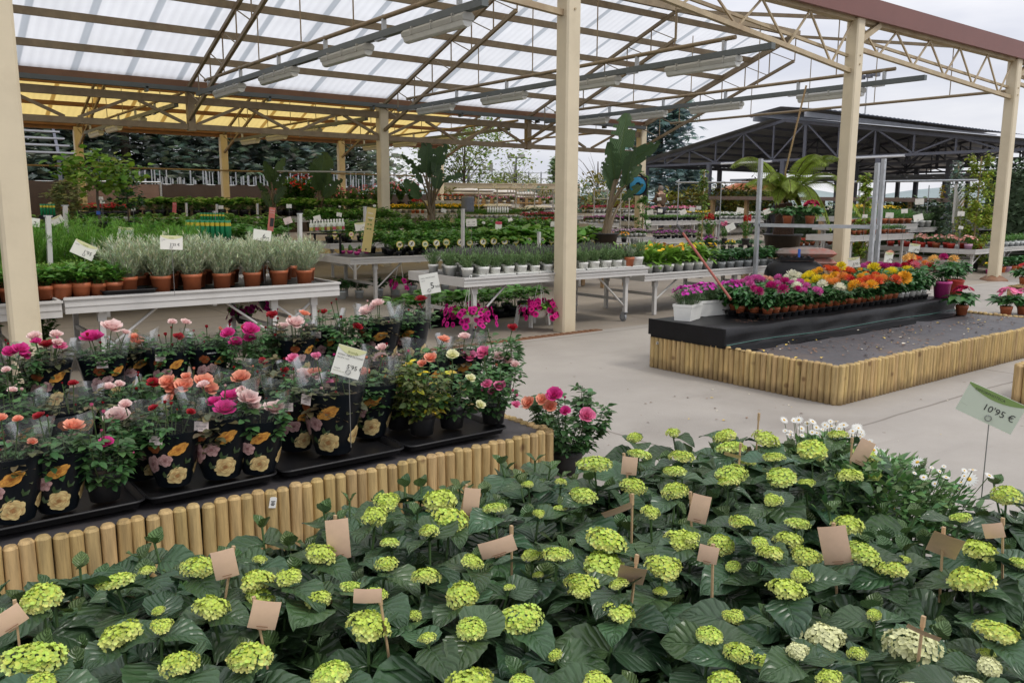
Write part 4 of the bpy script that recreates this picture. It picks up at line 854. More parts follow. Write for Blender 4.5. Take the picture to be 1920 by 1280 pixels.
lab_b = MB(); lab_b.box((0, 0, 0), (.052, .0012, .034)); LAB = lab_b.mesh('label_card', mat('pink_card', (.74, .62, .58), .5, .03))
www_m = mat('white_print', (.7, .7, .7), .5, .03)
# rows: (label bits, px of the base, row depth Y, base height, kind, label card?, blooms [(px,py,size,colour)])
RO = [
('F', 25, 3.74, .365, 's', 0, [(62, 834, 16, 'S'), (3, 850, 9, 'R')]), ('F', 108, 3.76, .365, 's', 0, [(140, 803, 34, 'S'), (66, 838, 9, 'R'), (112, 850, 10, 'K')]),
('F', 196, 3.78, .365, 'o', 0, [(200, 834, 24, 'M'), (192, 812, 11, 'K'), (252, 853, 9, 'K')]), ('F', 262, 3.98, .365, 's', 0, [(220, 785, 40, 'P'), (247, 790, 13, 'P')]),
('F', 326, 3.80, .365, 's', 1, [(289, 769, 17, 'R'), (333, 772, 9, 'R'), (359, 776, 15, 'R')]), ('F', 416, 3.78, .365, 's', 1, [(402, 756, 26, 'M'), (423, 768, 36, 'M'), (433, 745, 30, 'M'), (445, 757, 13, 'R'), (466, 748, 38, 'P'), (476, 762, 24, 'P')]),
('F', 486, 3.74, .365, 's', 0, [(514, 767, 34, 'P')]), ('F', 556, 3.98, .365, 's', 1, [(501, 750, 9, 'R'), (520, 737, 8, 'R')]), ('F', 626, 3.82, .365, 's', 1, [(631, 737, 12, 'R'), (660, 746, 12, 'K'), (640, 760, 11, 'K'), (604, 730, 14, 'P')]),
('F', 694, 3.98, .365, 's', 2, [(681, 699, 24, 'S'), (693, 700, 11, 'R')]), ('F', 750, 4.02, .365, 'y', 0, [(757, 731, 28, 'P'), (766, 712, 11, 'K')]), ('F', 792, 3.84, .365, 'y', 0, [(812, 707, 8, 'S')]),
('F', 848, 3.86, .365, 'o', 0, [(882, 708, 16, 'C'), (901, 758, 17, 'C')]), ('F', 926, 3.80, .365, 'o', 0, [(914, 719, 18, 'K'), (938, 722, 20, 'K'), (926, 733, 18, 'K'), (905, 731, 11, 'K'), (899, 745, 10, 'K'), (962, 731, 13, 'K'), (970, 740, 14, 'K'), (968, 757, 14, 'K')]),
('M', 30, 4.42, .365, 's', 0, [(12, 700, 14, 'P')]), ('M', 142, 4.40, .365, 's', 0, [(143, 765, 9, 'R'), (193, 760, 13, 'R')]), ('M', 214, 4.42, .365, 's', 0, [(205, 730, 22, 'P')]), ('M', 284, 4.42, .365, 'o', 0, [(288, 722, 21, 'R'), (257, 733, 13, 'R')]),
('M', 352, 4.32, .365, 'o', 0, [(315, 718, 26, 'S'), (322, 728, 24, 'S'), (346, 725, 30, 'S'), (326, 738, 22, 'S'), (318, 751, 16, 'S'), (382, 717, 30, 'S'), (394, 732, 26, 'S'), (402, 745, 14, 'P')]),
('M', 455, 4.42, .365, 's', 0, [(452, 710, 30, 'S'), (483, 700, 13, 'R')]), ('M', 512, 4.45, .365, 's', 0, [(534, 697, 14, 'R'), (545, 707, 10, 'M')]), ('M', 572, 4.38, .365, 's', 0, [(560, 700, 14, 'S'), (566, 707, 36, 'P'), (590, 700, 22, 'S'), (567, 720, 22, 'P'), (594, 707, 18, 'P'), (610, 718, 26, 'K'), (602, 731, 13, 'P')]),
('M', 650, 4.45, .365, 's', 0, [(616, 698, 11, 'M'), (626, 704, 13, 'M'), (632, 714, 17, 'S'), (650, 712, 13, 'M'), (658, 722, 18, 'M')]), ('M', 724, 4.50, .365, 's', 0, [(713, 672, 26, 'P'), (719, 686, 14, 'R'), (732, 670, 8, 'R')]),
('M', 804, 4.40, .365, 's', 0, [(800, 672, 15, 'S'), (817, 682, 20, 'S'), (780, 683, 13, 'S')]), ('M', 866, 4.42, .365, 's', 0, [(867, 658, 11, 'R'), (880, 667, 24, 'K'), (870, 680, 32, 'P'), (855, 687, 18, 'R'), (894, 692, 13, 'P')]),
('M', 938, 4.30, .365, 'o', 0, [(914, 663, 13, 'R'), (935, 667, 20, 'P'), (952, 675, 18, 'P'), (966, 682, 15, 'P'), (932, 683, 13, 'S')]),
('B', 22, 5.06, .49, 'o', 0, [(18, 666, 22, 'M'), (38, 660, 24, 'M'), (47, 672, 17, 'M'), (10, 645, 10, 'R')]), ('B', 92, 5.06, .49, 's', 0, [(64, 636, 22, 'P'), (68, 646, 17, 'M'), (87, 652, 24, 'R'), (112, 654, 22, 'K'), (105, 633, 20, 'P')]),
('B', 196, 5.05, .49, 's', 1, [(172, 637, 36, 'M'), (208, 617, 32, 'P'), (235, 628, 15, 'P'), (188, 648, 13, 'R')]), ('B', 252, 5.2, .49, 's', 0, [(258, 645, 22, 'S'), (258, 635, 12, 'S')]), ('B', 318, 5.06, .49, 's', 1, [(323, 608, 15, 'P'), (348, 608, 17, 'P'), (298, 634, 9, 'R'), (334, 635, 16, 'R'), (323, 651, 13, 'R'), (343, 636, 14, 'S')]),
('B', 392, 5.06, .49, 's', 2, [(387, 616, 15, 'R'), (383, 645, 9, 'R'), (415, 622, 16, 'S'), (430, 613, 13, 'R')]), ('B', 455, 5.02, .49, 'o', 0, [(427, 628, 22, 'M'), (442, 644, 22, 'M'), (470, 621, 26, 'M'), (468, 637, 20, 'M'), (492, 645, 10, 'R'), (457, 616, 11, 'R'), (493, 680, 15, 'R')]),
('B', 506, 5.2, .49, 'o', 0, [(516, 631, 13, 'R'), (510, 593, 18, 'R'), (498, 617, 10, 'R')]), ('B', 556, 5.06, .49, 's', 0, [(530, 615, 24, 'P'), (553, 607, 28, 'P'), (574, 612, 15, 'P'), (569, 621, 10, 'P'), (570, 590, 18, 'S'), (543, 597, 13, 'S')]),
('B', 604, 5.2, .49, 's', 1, [(605, 587, 15, 'R'), (587, 610, 14, 'R'), (597, 622, 12, 'R')]), ('B', 650, 5.06, .49, 'o', 0, [(639, 596, 13, 'R'), (670, 614, 17, 'R')]), ('B', 712, 5.06, .49, 's', 2, [(707, 570, 22, 'P'), (690, 583, 30, 'P'), (729, 605, 9, 'K')]), ('B', 770, 5.10, .49, 's', 1, [(766, 582, 9, 'R'), (790, 577, 12, 'R')]),
]
CN = dict(M='magenta', P='pale pink', S='salmon', R='dark red', C='creamy yellow', K='bright pink')
rowname = dict(F='front', M='middle', B='back'); cnt = dict(F=0, M=0, B=0)
def rose_plant(px, Y, z0, kind, lab, blooms, label, grp='potted roses on the log bed', seed=0, X=None, S=1.):
    if X is None:
        lo, hi = -3., 6.
        for _ in range(40):
            m_ = (lo + hi) / 2
            if proj(m_, Y, z0 + .1)[0] < px: lo = m_
            else: hi = m_
        X = lo
    rz = math.atan2(-X, Y) + rnd.uniform(-.7, .4)
    t = thing('potted_rose', label, 'rose', (X, Y, z0), rz, grp, S); part('pot', (rpot_in if kind == 's' else rpot) if kind != 'g' else pot_mesh(.085, .13, pot_black), t)
    fo, st = (FOL_IN if kind == 's' else FOL_YEL if kind == 'y' else FOL_G if kind == 'g' else FOL_OUT)[seed % {'s': 5, 'y': 2, 'g': 1}.get(kind, 4)]
    sc_ = rnd.uniform(.92, 1.02) * (1.15 if kind == 'g' else 1.); zf = S ** -.75 if kind == 's' else 1.; f_ = part('foliage', fo, t, s=(sc_, sc_, sc_ * zf), rz=rnd.uniform(0, 6.28)); part('stem', st, f_)
    stm = MB(); dist = math.hypot(X, Y); c_, s_ = math.cos(-rz), math.sin(-rz)
    if blooms: cb = proj(X, Y, z0 + .36 * S * (1 if kind != 's' else .95)); blooms = blooms + [(cb[0] + rnd.uniform(-26, 26) * S, cb[1] + rnd.uniform(-6, 14), rnd.choice((9, 12, 16, 20)), rnd.choice(blooms)[3]) for _ in range(2 if kind != 'g' else 0)]
    for (bx, by, bs, k) in blooms:
        p = at_d(bx, by, dist + (rnd.uniform(-.12, .02) if kind == 's' else -S * (rnd.uniform(.09, .16) if kind != 'g' else .24))); q = np.array(p) - np.array([X, Y, z0]); q = np.array([c_ * q[0] - s_ * q[1], s_ * q[0] + c_ * q[1], q[2]]) / S
        r = bs * depth(X, Y) / F_PX / 2 * 1.2 / S; bud = bs < 14 or (bs < 17 and rnd.random() < .4); me = BUD[k] if bud else rnd.choice(BLOOM[k]); r = r * (.95 if bud else .80)
        tilt = unit(np.array([q[0] * 2.2, q[1] * 2.2 - .25, .9])); ro = Vector(tilt).to_track_quat('Z', 'Y').to_euler(); part('bloom', me, t, q - np.array([0, 0, r * .3]), s=r, rot=ro)
        stm.tube([(q[0] * .3, q[1] * .3, .16), (q[0] * .8, q[1] * .8, (q[2] + .12) * .55 + .03), (q[0], q[1], q[2] - r * .5)], .0022, 4, (.9, .9, .8), cap=False)
    if blooms: part('flower_stalk', stm.mesh('flower_stalk', stem_m), f_).matrix_parent_inverse = Matrix.Rotation(-f_.rotation_euler[2], 4, 'Z') @ Matrix.Diagonal((1 / sc_, 1 / sc_, 1 / (sc_ * zf), 1))
    if kind == 's':
        sl, cl, pr = SLV[seed % 4]; s_o = part('printed_sleeve', sl, t); part('rose_picture', pr, s_o); part('clear_collar', cl, t)
        if lab == 1:
            a = -math.pi / 2 - .25; p = cone_pt(a, .208, .006); l_ = part('label_card', LAB, t, p, rot=(-.18, 0, a + math.pi / 2)); text(l_, 'PATIOHIT', .0085, (0, -.0012, -.003), align='CENTER'); text(l_, 'ROSES', .005, (0, -.0012, -.010), align='CENTER')
        if lab == 2:
            p = cone_pt(-math.pi / 2, .205, .006); o = text(t, 'www.roller.nl', .011, p, www_m, 'CENTER', 'sleeve_lettering'); o.rotation_euler = (R(75), 0, 0)
    return t
SCL = {0: 1.2, 1: 1.15, 4: 1.12, 5: 1.3, 6: 1.15, 7: 1.2, 8: 1.42, 9: 1.3, 10: 1.2, 11: 1.15, 12: 1.15, 13: 1.12, 24: 1.2, 25: 1.25, 26: 1.3, 36: 1.2, 37: 1.3, 38: 1.35, 39: 1.25}
for i, (rw, px, Y, z0, kind, lab, bl) in enumerate(RO):
    cs = []; [cs.append(CN[b_[3]]) for b_ in bl if CN[b_[3]] not in cs]
    kd = {'s': 'sleeved rose', 'o': 'unwrapped rose', 'y': 'yellowing unwrapped rose'}[kind]
    lb = f"{kd}, {' and '.join(cs[:2])} blooms, {nth(cnt[rw])} from left in {rowname[rw]} row"
    cnt[rw] += 1; rose_plant(px, Y - (.07 if rw == 'F' else 0), z0, kind, lab, bl, lb, seed=i, S=SCL.get(i, 1.1))
rose_plant(0, 3.62, 0, 'g', 0, [(1040, 737, 26, 'M'), (1060, 743, 11, 'M'), (992, 752, 22, 'S'), (1018, 746, 20, 'S'), (1033, 759, 22, 'S'), (1061, 768, 17, 'M'), (1101, 775, 26, 'K')], 'large unwrapped rose with magenta and salmon blooms standing on the floor beside the bed', seed=2, X=3.22, S=1.15)
# trays on the bed
def tray(label, x0, x1, y0, y1, z=.332, h=.038, n=3, grp='black carrying trays'):
    t = thing('plant_tray', label, 'tray', (x0, y0, z), group=grp); b = MB(); W, D = x1 - x0, y1 - y0
    prof = [(.014, .003), (0, h), (-.010, h + .002), (-.012, h - .006)]
    k = 6
    def ring(o_, z_):
        P_ = []; r = .04
        for cx, cy_, a0 in ((W - r, r, -90), (W - r, D - r, 0), (r, D - r, 90), (r, r, 180)):
            for i in range(k): a = R(a0 + 90 * i / (k - 1)); P_.append((cx + (r - o_) * math.cos(a), cy_ + (r - o_) * math.sin(a), z_))
        return P_
    V = []; [V.extend(ring(*p)) for p in prof]; m_ = 4 * k
    b.add(V, [(i * m_ + j, i * m_ + (j + 1) % m_, (i + 1) * m_ + (j + 1) % m_, (i + 1) * m_ + j) for i in range(3) for j in range(m_)]); b.add(ring(.014, .012) + [(W / 2, D / 2, .012)], [(j, (j + 1) % m_, m_) for j in range(m_)])
    b.obj('tray_shell', black_pl, t); return t
for nm, a, c in (('leftmost black tray under the front roses', -.5, .82), ('second black tray from left under the front roses', .84, 1.40), ('third black tray under the front roses, below the white price sign', 1.43, 2.08), ('black tray under the yellowing unwrapped roses', 2.11, 2.74)): tray(nm, a, c, 3.585, 4.12)
for nm, a, c in (('black tray beneath the left half of the middle rose row', -.3, 1.2), ('black tray beneath the right half of the middle rose row', 1.25, 2.85)): tray(nm, a, c, 4.16, 4.64)
sign('white price card 5,95 euros standing among the pink and salmon roses', 654, 681, 3.9, 54, 58, 18, 0, 0, .45, L0('ROSAL MINI PATIOHIT', 'MACETA 11CM') + [('MACETA', -.44, -.3, .05, None), ('www.fronda.com', -.46, -.38, .055, logo_m)], "5'95 €", .21, price_at=(-.02, -.22))
sign('white card with a large 5 on a wire stem, beside the hanging baskets', 805, 533, math.hypot(2.95, 5.1), 36, 38, -10, 0, 0, .7, [('ROSAL MINI PATIOHIT', -.42, .28, .07, None), ('MACETA', -.42, .16, .05, None), ("'95€", .22, -.25, .16, None)], '5', .42, None, price_at=(.0, -.25), stick='wire')
# fallen petals near the corner
# ================================================================ kits of potted plants
silver_leaf = mat('silver_leaf', (.45, .51, .36), .6, .12, 24, transl=.2, tint=True)
lav_leaf = mat('lavender_leaf', (.19, .30, .12), .55, .15, 24, transl=.2, tint=True)
fen_leaf = mat('feathery_leaf', (.15, .32, .04), .55, .15, 24, transl=.35, tint=True)
flower_m = mat('flower_petal', (1, 1, 1), .5, .08, 40, transl=.25, tint=True, spec=.3)
red_pot = mat('red_pot', (.55, .05, .03), .35, .05, 6); pink_pot = mat('pink_pot', (.60, .06, .28), .35, .05, 6); lilac_pot = mat('lilac_pot', (.62, .36, .50), .35, .05, 6); orange_pot = mat('orange_pot', (.62, .15, .04), .35, .05); grey_pot = mat('pale_grey_pot', (.58, .61, .60), .4, .06)
LN = leaf(2, 1, .5, .1, 0); LB = leaf(4, 2, .55, .25, .25); LBIG = leaf(6, 4, .85, .2, .2, .05, .75, .5); LSP = leaf(5, 2, .3, .35, .3, 0, .9)
def add_pot(b, r, h, taper=.8, n=14, z=0.):
    rb = r * taper; b.lathe([(0, .001 + z), (rb, z), (r * .97, h - .03 + z), (r * 1.04, h - .028 + z), (r * 1.05, h + z), (r * .96, h + z), (r * .93, h - .015 + z)], n, m=0); b.lathe([(r * .94, h - .016 + z), (0, h - .01 + z)], n, m=1)
def spray(b, seed, ns, z0, h, spread, nl, size, T, wid=1., tints=((.8, 1.2),) * 3, r0=.03, m=2, el=(.1, .9), low=.2, straight=.5, stemr=.002):
    g_ = np.random.default_rng(seed); P_, D_, S_, C_ = [], [], [], []
    for k in range(ns):
        a = k * 2.4 + g_.normal(0, .25); rr = spread * math.sqrt((k + .5) / ns) * g_.uniform(.8, 1.15); hh = h * g_.uniform(.75, 1.08) * (1 - .3 * (rr / spread) ** 2)
        o = np.array([math.cos(a), math.sin(a), 0]); p0 = o * r0 * math.sqrt((k + .5) / ns) + UP * z0; p2 = o * rr + UP * (z0 + hh); p1 = p0 * .5 + p2 * .5 + (UP * .15 - o * .1) * hh
        if stemr: b.tube([(1 - t) ** 2 * p0 + 2 * t * (1 - t) * p1 + t * t * p2 for t in (0, .33, .66, 1)], stemr, 3, (.75, .8, .7), m=m, cap=False)
        t = g_.uniform(low, 1, nl)[:, None]; p = (1 - t) ** 2 * p0 + 2 * t * (1 - t) * p1 + t * t * p2; sd = unit(2 * (1 - t) * (p1 - p0) + 2 * t * (p2 - p1))
        az = a + g_.normal(0, 1.5, nl); d = unit(dirs_az(az, g_.uniform(*el, nl)) + sd * straight); v = g_.uniform(.75, 1.3, nl)
        P_.append(p); D_.append(d); S_.append(size * g_.uniform(.7, 1.2, nl)); C_.append(v[:, None] * np.stack([g_.uniform(x, y, nl) for x, y in tints], 1))
    P_, D_, S_, C_ = map(np.concatenate, (P_, D_, S_, C_)); b.inst(T, P_, D_, upn(D_) + g_.normal(0, .25, D_.shape), S_, C_, m=m, wid=S_ * wid); return b
PF = petal_t(2, .9, .15)
def flowers(b, seed, n, r, z0, z1, size, cols, npet=5, m=3, dome=True, eye=None):
    g_ = np.random.default_rng(seed); a = g_.uniform(0, 6.28, n); q = np.sqrt(g_.uniform(0, 1, n)); p = np.stack([r * q * np.cos(a), r * q * np.sin(a), z0 + (z1 - z0) * (1 - q * q * .8) + g_.normal(0, .008, n)], 1)
    nr = unit(np.stack([np.cos(a) * q * .9, np.sin(a) * q * .9, np.ones(n)], 1) + g_.normal(0, .3, (n, 3))); ref = unit(np.cross(nr, np.array([.3, 1, .1]))); bi = np.cross(nr, ref)
    ci = g_.integers(0, len(cols), n); C = np.array(cols)[ci] * g_.uniform(.8, 1.15, (n, 1)); s_ = size * g_.uniform(.75, 1.2, n)
    for k in range(npet):
        t = 2 * math.pi * k / npet; d = ref * math.cos(t) + bi * math.sin(t) + nr * .12; b.inst(PF, p, d, nr, s_, C, m=m, wid=s_ * 1.1)
    if eye: b.inst(PF, p + nr * size * .12, ref, nr, s_ * .35, [eye] * n, m=m)
    return b
FC = dict(pink=[(.75, .16, .34), (.80, .32, .45)], red=[(.50, .02, .03), (.62, .05, .04)], white=[(.80, .80, .76), (.78, .76, .70)], purple=[(.36, .05, .30), (.48, .10, .42)], yellow=[(.80, .52, .02), (.82, .62, .05)], crimson=[(.36, .01, .05), (.48, .03, .10)], lilac=[(.60, .36, .55), (.70, .5, .62)], orange=[(.80, .28, .03), (.82, .40, .06)], salmon=[(.78, .35, .28), (.8, .5, .42)], mixed=[(.75, .16, .34), (.8, .8, .76), (.5, .02, .03), (.48, .1, .42)])
def kit(kind, seed, potm=None):
    """(pot mesh, foliage mesh, flower mesh or None) of one potted plant, pot standing at z=0"""
    pb, fb, wb = MB(), MB(), MB(); lm = green_leaf; pm = potm or terra; fl_ = False; s = seed
    def pot(r, h, taper=.8): add_pot(pb, r, h, taper)
    if kind == 'lavender':
        pot(.062, .115, .82); pm = potm or white_pot; lm = lav_leaf; spray(fb, s, 46, .10, .19, .125, 18, .036, LN, .35, ((.8, 1.1), (.85, 1.1), (.8, 1.2)), .04, 0, (.2, 1.2), .1)
        g_ = np.random.default_rng(s + 9); n = 12; a = g_.uniform(0, 6.28, n); r = .11 * np.sqrt(g_.uniform(0, 1, n))
        for k in range(n): fb.tube([(r[k] * math.cos(a[k]), r[k] * math.sin(a[k]), .25), (r[k] * 1.1 * math.cos(a[k]), r[k] * 1.1 * math.sin(a[k]), .275 + .02 * g_.random()), (r[k] * 1.15 * math.cos(a[k]), r[k] * 1.15 * math.sin(a[k]), .31)], (.004, .006, .002), 4, (.55, .35, .8), cap=False)
    elif kind == 'curry':
        pot(.088, .15, .84); lm = silver_leaf; spray(fb, s, 66, .13, .36, .25, 32, .058, LN, .26, ((.8, 1.15), (.85, 1.12), (.75, 1.1)), .06, 0, (.1, 1.2), .1)
    elif kind == 'silver':
        pot(.06, .11); lm = silver_leaf; spray(fb, s, 34, .10, .14, .095, 18, .03, LN, .3, ((.75, 1.0), (.78, 1.0), (.85, 1.1)), .04, 0, (.1, 1.2), .05)
    elif kind == 'fennel':
        pot(.07, .12); lm = fen_leaf; spray(fb, s, 22, .10, .54, .21, 150, .055, LN, .15, ((.75, 1.15), (.85, 1.15), (.7, 1.3)), .04, 0, (.0, 1.1), .12, .45)
    elif kind == 'sage':
        pot(.062, .10); spray(fb, s, 15, .09, .13, .115, 9, .062, LB, .95, ((.85, 1.3), (.9, 1.2), (.7, 1.2)), .03, 0, (-.1, .7), .2, .3)
    elif kind == 'thyme':
        pot(.062, .10); spray(fb, s, 30, .09, .12, .13, 20, .022, LN, .6, ((1.2, 1.9), (1.0, 1.4), (.7, 1.1)), .04, 0, (0, 1), .1)
    elif kind == 'seedling':
        pot(.05, .085); pm = potm or pot_black; spray(fb, s, 8, .07, .24, .15, 12, .088, LB, .9, ((.8, 1.2), (.85, 1.15), (.6, 1.1)), .015, 0, (-.3, .5), .35, .2, .003)
    elif kind == 'squash':
        pot(.06, .09); pm = potm or pot_black; spray(fb, s, 9, .08, .20, .2, 3, .17, LBIG, .95, ((1.0, 1.35), (1.0, 1.25), (.6, 1.)), .02, 0, (-.3, .35), .75, .1, .004)
    elif kind == 'strawberry':
        pot(.05, .08); pm = potm or pot_black; spray(fb, s, 12, .07, .15, .15, 5, .07, LB, 1.3, ((.7, 1.0), (.8, 1.05), (.6, 1.)), .02, 0, (-.2, .5), .7, .2)
    elif kind == 'calendula':
        pot(.062, .105); pm = potm or white_pot; g_ = np.random.default_rng(s); n = 40; az = g_.uniform(0, 6.28, n); el = g_.uniform(-.15, 1.25, n); d = dirs_az(az, el); v = g_.uniform(.8, 1.3, n)[:, None] * np.array([1.35, 1.15, .8])
        p_ = np.zeros((n, 3)) + [0, 0, .105]; p_[:, 2] += g_.uniform(0, .1, n); fb.inst(LSP, p_, d, upn(d), g_.uniform(.11, .19, n), v, m=0, wid=g_.uniform(.15, .2, n))
        flowers(wb, s, 3, .10, .25, .29, .026, FC['yellow'] if s % 3 else FC['orange'], 12, 0); flowers(wb, s, 3, .10, .255, .295, .016, FC['yellow'], 10, 0); fl_ = True
    elif kind == 'hosta':
        pot(.062, .105, .84); pm = potm or grey_pot; lm = dahlia_leaf; spray(fb, s, 14, .1, .15, .14, 7, .085, LB, 1.05, ((.7, 1.1), (.85, 1.1), (.7, 1.1)), .03, 0, (-.4, .5), .35, .2, .003)
    elif kind == 'dahlia':
        pot(.05, .075, .8); lm = dahlia_leaf; spray(fb, s, 18, .06, .20, .135, 11, .068, LB, 1.0, ((.75, 1.2), (.85, 1.15), (.7, 1.1)), .03, 0, (-.8, .5), .1, .2, .003)
    elif kind == 'dianthus':
        spray(fb, s, 70, .0, .17, .16, 12, .075, LN, .2, ((.45, .7), (.55, .75), (.55, .8)), .09, 0, (-.4, .8), .15, .3); lm = lav_leaf; flowers(wb, s, 44, .15, .11, .19, .021, [(.54, .02, .35), (.62, .05, .44)], 6, 0); fl_ = True
    elif kind.startswith('snap'):
        pot(.07, .12); spray(fb, s, 14, .1, .34, .14, 22, .055, LN, .9, ((.7, 1.1), (.8, 1.05), (.6, 1.)), .04, 0, (-.1, .8), .15)
        c = FC[kind[5:]]; g_ = np.random.default_rng(s)
        for k in range(7):
            a = k * .9; r = .02 + .012 * k; flowers(wb, s + k, 12, .018, .40 + .02 * g_.random(), .50 + .03 * g_.random(), .02, c, 4, 0); V = wb.V[-4:]; [v.__iadd__(np.array([r * math.cos(a), r * math.sin(a), 0])) for v in V]
        fl_ = True
    elif kind.startswith('bed'):
        c = kind[4:]; pot(.05, .08, .84); pm = potm or white_pot; spray(fb, s, 22, .07, .11, .10, 12, .034, LN, .9, ((.6, 1.), (.65, .95), (.6, 1.)), .03, 0, (-.3, .9), .2, .3, 0)
        if c in FC: flowers(wb, s, 26, .105, .125, .185, .02, FC[c], 5, 0, eye=None); fl_ = True
    elif kind.startswith('rosette'):
        pot(.05, .08); lm = green_leaf; spray(fb, s, 16, .07, .07, .11, 8, .04, LB, 1., ((.7, 1.4), (.8, 1.1), (.6, 1.)), .03, 0, (-.3, .5), .2, .2, 0)
    elif kind.startswith('grass'):
        pot(.055, .085); pm = potm or white_pot; spray(fb, s, 90, .07, .13, .11, 3, .09, LN, .08, ((.45, .7), (.6, .85), (.4, .6)), .05, 0, (.5, 1.4), .1, .8, 0)
    elif kind.startswith('begonia'):
        c = kind[8:]; pot(.055, .095); lm = dahlia_leaf; spray(fb, s, 16, .09, .12, .15, 5, .10, LB, 1.2, ((.75, 1.2), (.85, 1.15), (.7, 1.)), .03, 0, (-.5, .3), .45, .1, .003)
        if c: flowers(wb, s, 9, .08, .21, .26, .035, FC[c], 7, 0); flowers(wb, s + 1, 9, .08, .22, .27, .022, FC[c], 6, 0); fl_ = True
    elif kind.startswith('shrub'):
        c = kind[6:]; pot(.11, .2); pm = potm or pot_black; spray(fb, s, 26, .18, .62, .30, 34, .075, LB, .85, ((.6, 1.), (.7, 1.), (.6, 1.)), .04, 0, (-.2, .8), .1, .3)
        if c in FC: flowers(wb, s, 28, .34, .4, .85, .034, FC[c], 6, 0); fl_ = True
    return (pb.mesh('pot', [pm, soil]) if pb.n else None, fb.mesh('foliage', lm), wb.mesh('blooms', flower_m) if fl_ else None)
KITS = {}
def kits(kind, potm=None, n=4):
    k = (kind, potm.name if potm else '')
    if k not in KITS: KITS[k] = [kit(kind, 40 + 7 * i, potm) for i in range(n)]
    return KITS[k]
def plant(kind, name, label, cat, x, y, z, group=None, s=1., potm=None, i=None):
    ks = kits(kind, potm); p, f, w_ = ks[rnd.randrange(len(ks)) if i is None else i % len(ks)]
    t = thing(name, label, cat, (x, y, z), rnd.uniform(0, 6.28), group, s)
    if p: part('pot', p, t)
    part('foliage', f, t)
    if w_: part('blooms', w_, t)
    return t
def fill(kind, name, desc, cat, where, xs, ys, z, s=(.92, 1.1), potm=None, jit=.012, group=None, rown=None, seen=None):
    """a grid of the same potted plant; label counts from the left in each row, rows counted from the front"""
    out_ = []
    for r, y in enumerate(ys):
        vis = []
        for x in xs:
            X_, Y_ = x + rnd.uniform(-jit, jit) + (.0 if r % 2 == 0 else (xs[1] - xs[0]) * .5 if len(xs) > 1 else 0), y + rnd.uniform(-jit, jit); q = proj(X_, Y_, z + .15)
            if -90 < q[0] < 2010: vis.append((X_, Y_))
        for c, (X_, Y_) in enumerate(vis):
            rw = 'front' if r == 0 else f'{nth(r)}'
            out_.append(plant(kind, name, f'{desc}, {nth(c)} from left, {rw} row {where}', cat, X_, Y_, z, group or f'{desc}s {where}', rnd.uniform(*s), potm))
    return out_
# ================================================================ benches
def bench(label, x0, x1, y0, y1, z, rim=.11, caster=False, brace=True, legx=None, tray_=True, group='white rolling benches'):
    t = thing('plant_bench', label, 'bench', (x0, y0, 0), group=group); W, D = x1 - x0, y1 - y0
    b = MB(); e = .025
    for (c, d) in (((W / 2, e / 2, z - rim / 2), (W, e, rim)), ((W / 2, D - e / 2, z - rim / 2), (W, e, rim)), ((e / 2, D / 2, z - rim / 2), (e, D - 2 * e - .004, rim)), ((W - e / 2, D / 2, z - rim / 2), (e, D - 2 * e - .004, rim))): b.box(c, d)
    b.box((W / 2, -.004, z - .012), (W + .02, .03, .02)); b.box((W / 2, -.003, z - rim * .55), (W, .012, .008)); b.obj('rim', white_alu, t)
    b = MB(); b.box((W / 2, D / 2, z - .035), (W - .06, D - .06, .01)); b.obj('bench_top', mat('black_bench_mat', (.03, .03, .03), .6, .3, 6), t)
    b = MB()
    for k in range(max(2, int(W / .8))): b.box((.3 + (W - .6) * k / max(1, int(W / .8) - 1), D / 2, z - rim - .0), (.04, D - .06, .04))
    b.obj('cross_bar', white_alu, t)
    hz = .12 if caster else .0
    for x in (legx or (.35, W - .35)):
        for y in (.12, D - .12):
            b = MB(); b.box((x, y, (z - rim + hz) / 2 + .002), (.05, .05, z - rim - hz - .006)); b.box((x, y, z - rim - .05), (.075, .06, .1)); lg = b.obj('leg', white_alu, t)
            if caster:
                b = MB(); b.tube([(x - .016, y + .03, .055), (x + .016, y + .03, .055)], .055, 16); b.obj('wheel', mat('grey_caster_tyre', (.22, .23, .24), .5, .1), lg)
                b = MB(); b.tube([(x - .018, y + .03, .055), (x + .018, y + .03, .055)], .03, 10); b.box((x - .026, y + .02, .085), (.004, .05, .09)); b.box((x + .026, y + .02, .085), (.004, .05, .09)); b.box((x, y + .005, .128), (.06, .075, .008)); b.obj('caster_fork', galv, lg)
        b = MB(); b.box((x, D / 2, .30), (.03, D - .3, .04)); b.obj('stretcher', white_alu, t)
        if brace:
            for sg in (1, -1):
                if 0 < x + sg * .5 < W: b = MB(); b.tube([(x + sg * .02, .13, .22), (x + sg * .5, .13, z - rim - .01)], .014, 6); b.obj('brace', white_alu, t)
    return t
bench('white aluminium bench of herbs partly hidden by the left cream column', -1.9, 1.30, 8.16, 9.75, .75, .15)
bench('long white aluminium bench with silver curry plants in terracotta pots', 1.36, 4.07, 8.38, 9.9, .75, .15, legx=(.32, 2.0, 2.45))
bench('white bench on casters with lavender in white pots, behind the centre column', 5.46, 8.55, 7.98, 9.25, .75, caster=True, legx=(.22, 2.78))
bench('lower white bench with calendula, right of the centre column', 8.72, 12.3, 8.2, 9.45, .63, legx=(.35, 2.2, 3.2))
bench('white bench with pink pots and yellow tagged seedlings behind the hanging baskets', 6.03, 11.6, 12.0, 13.3, .75, legx=(.5, 2.6, 5.0))
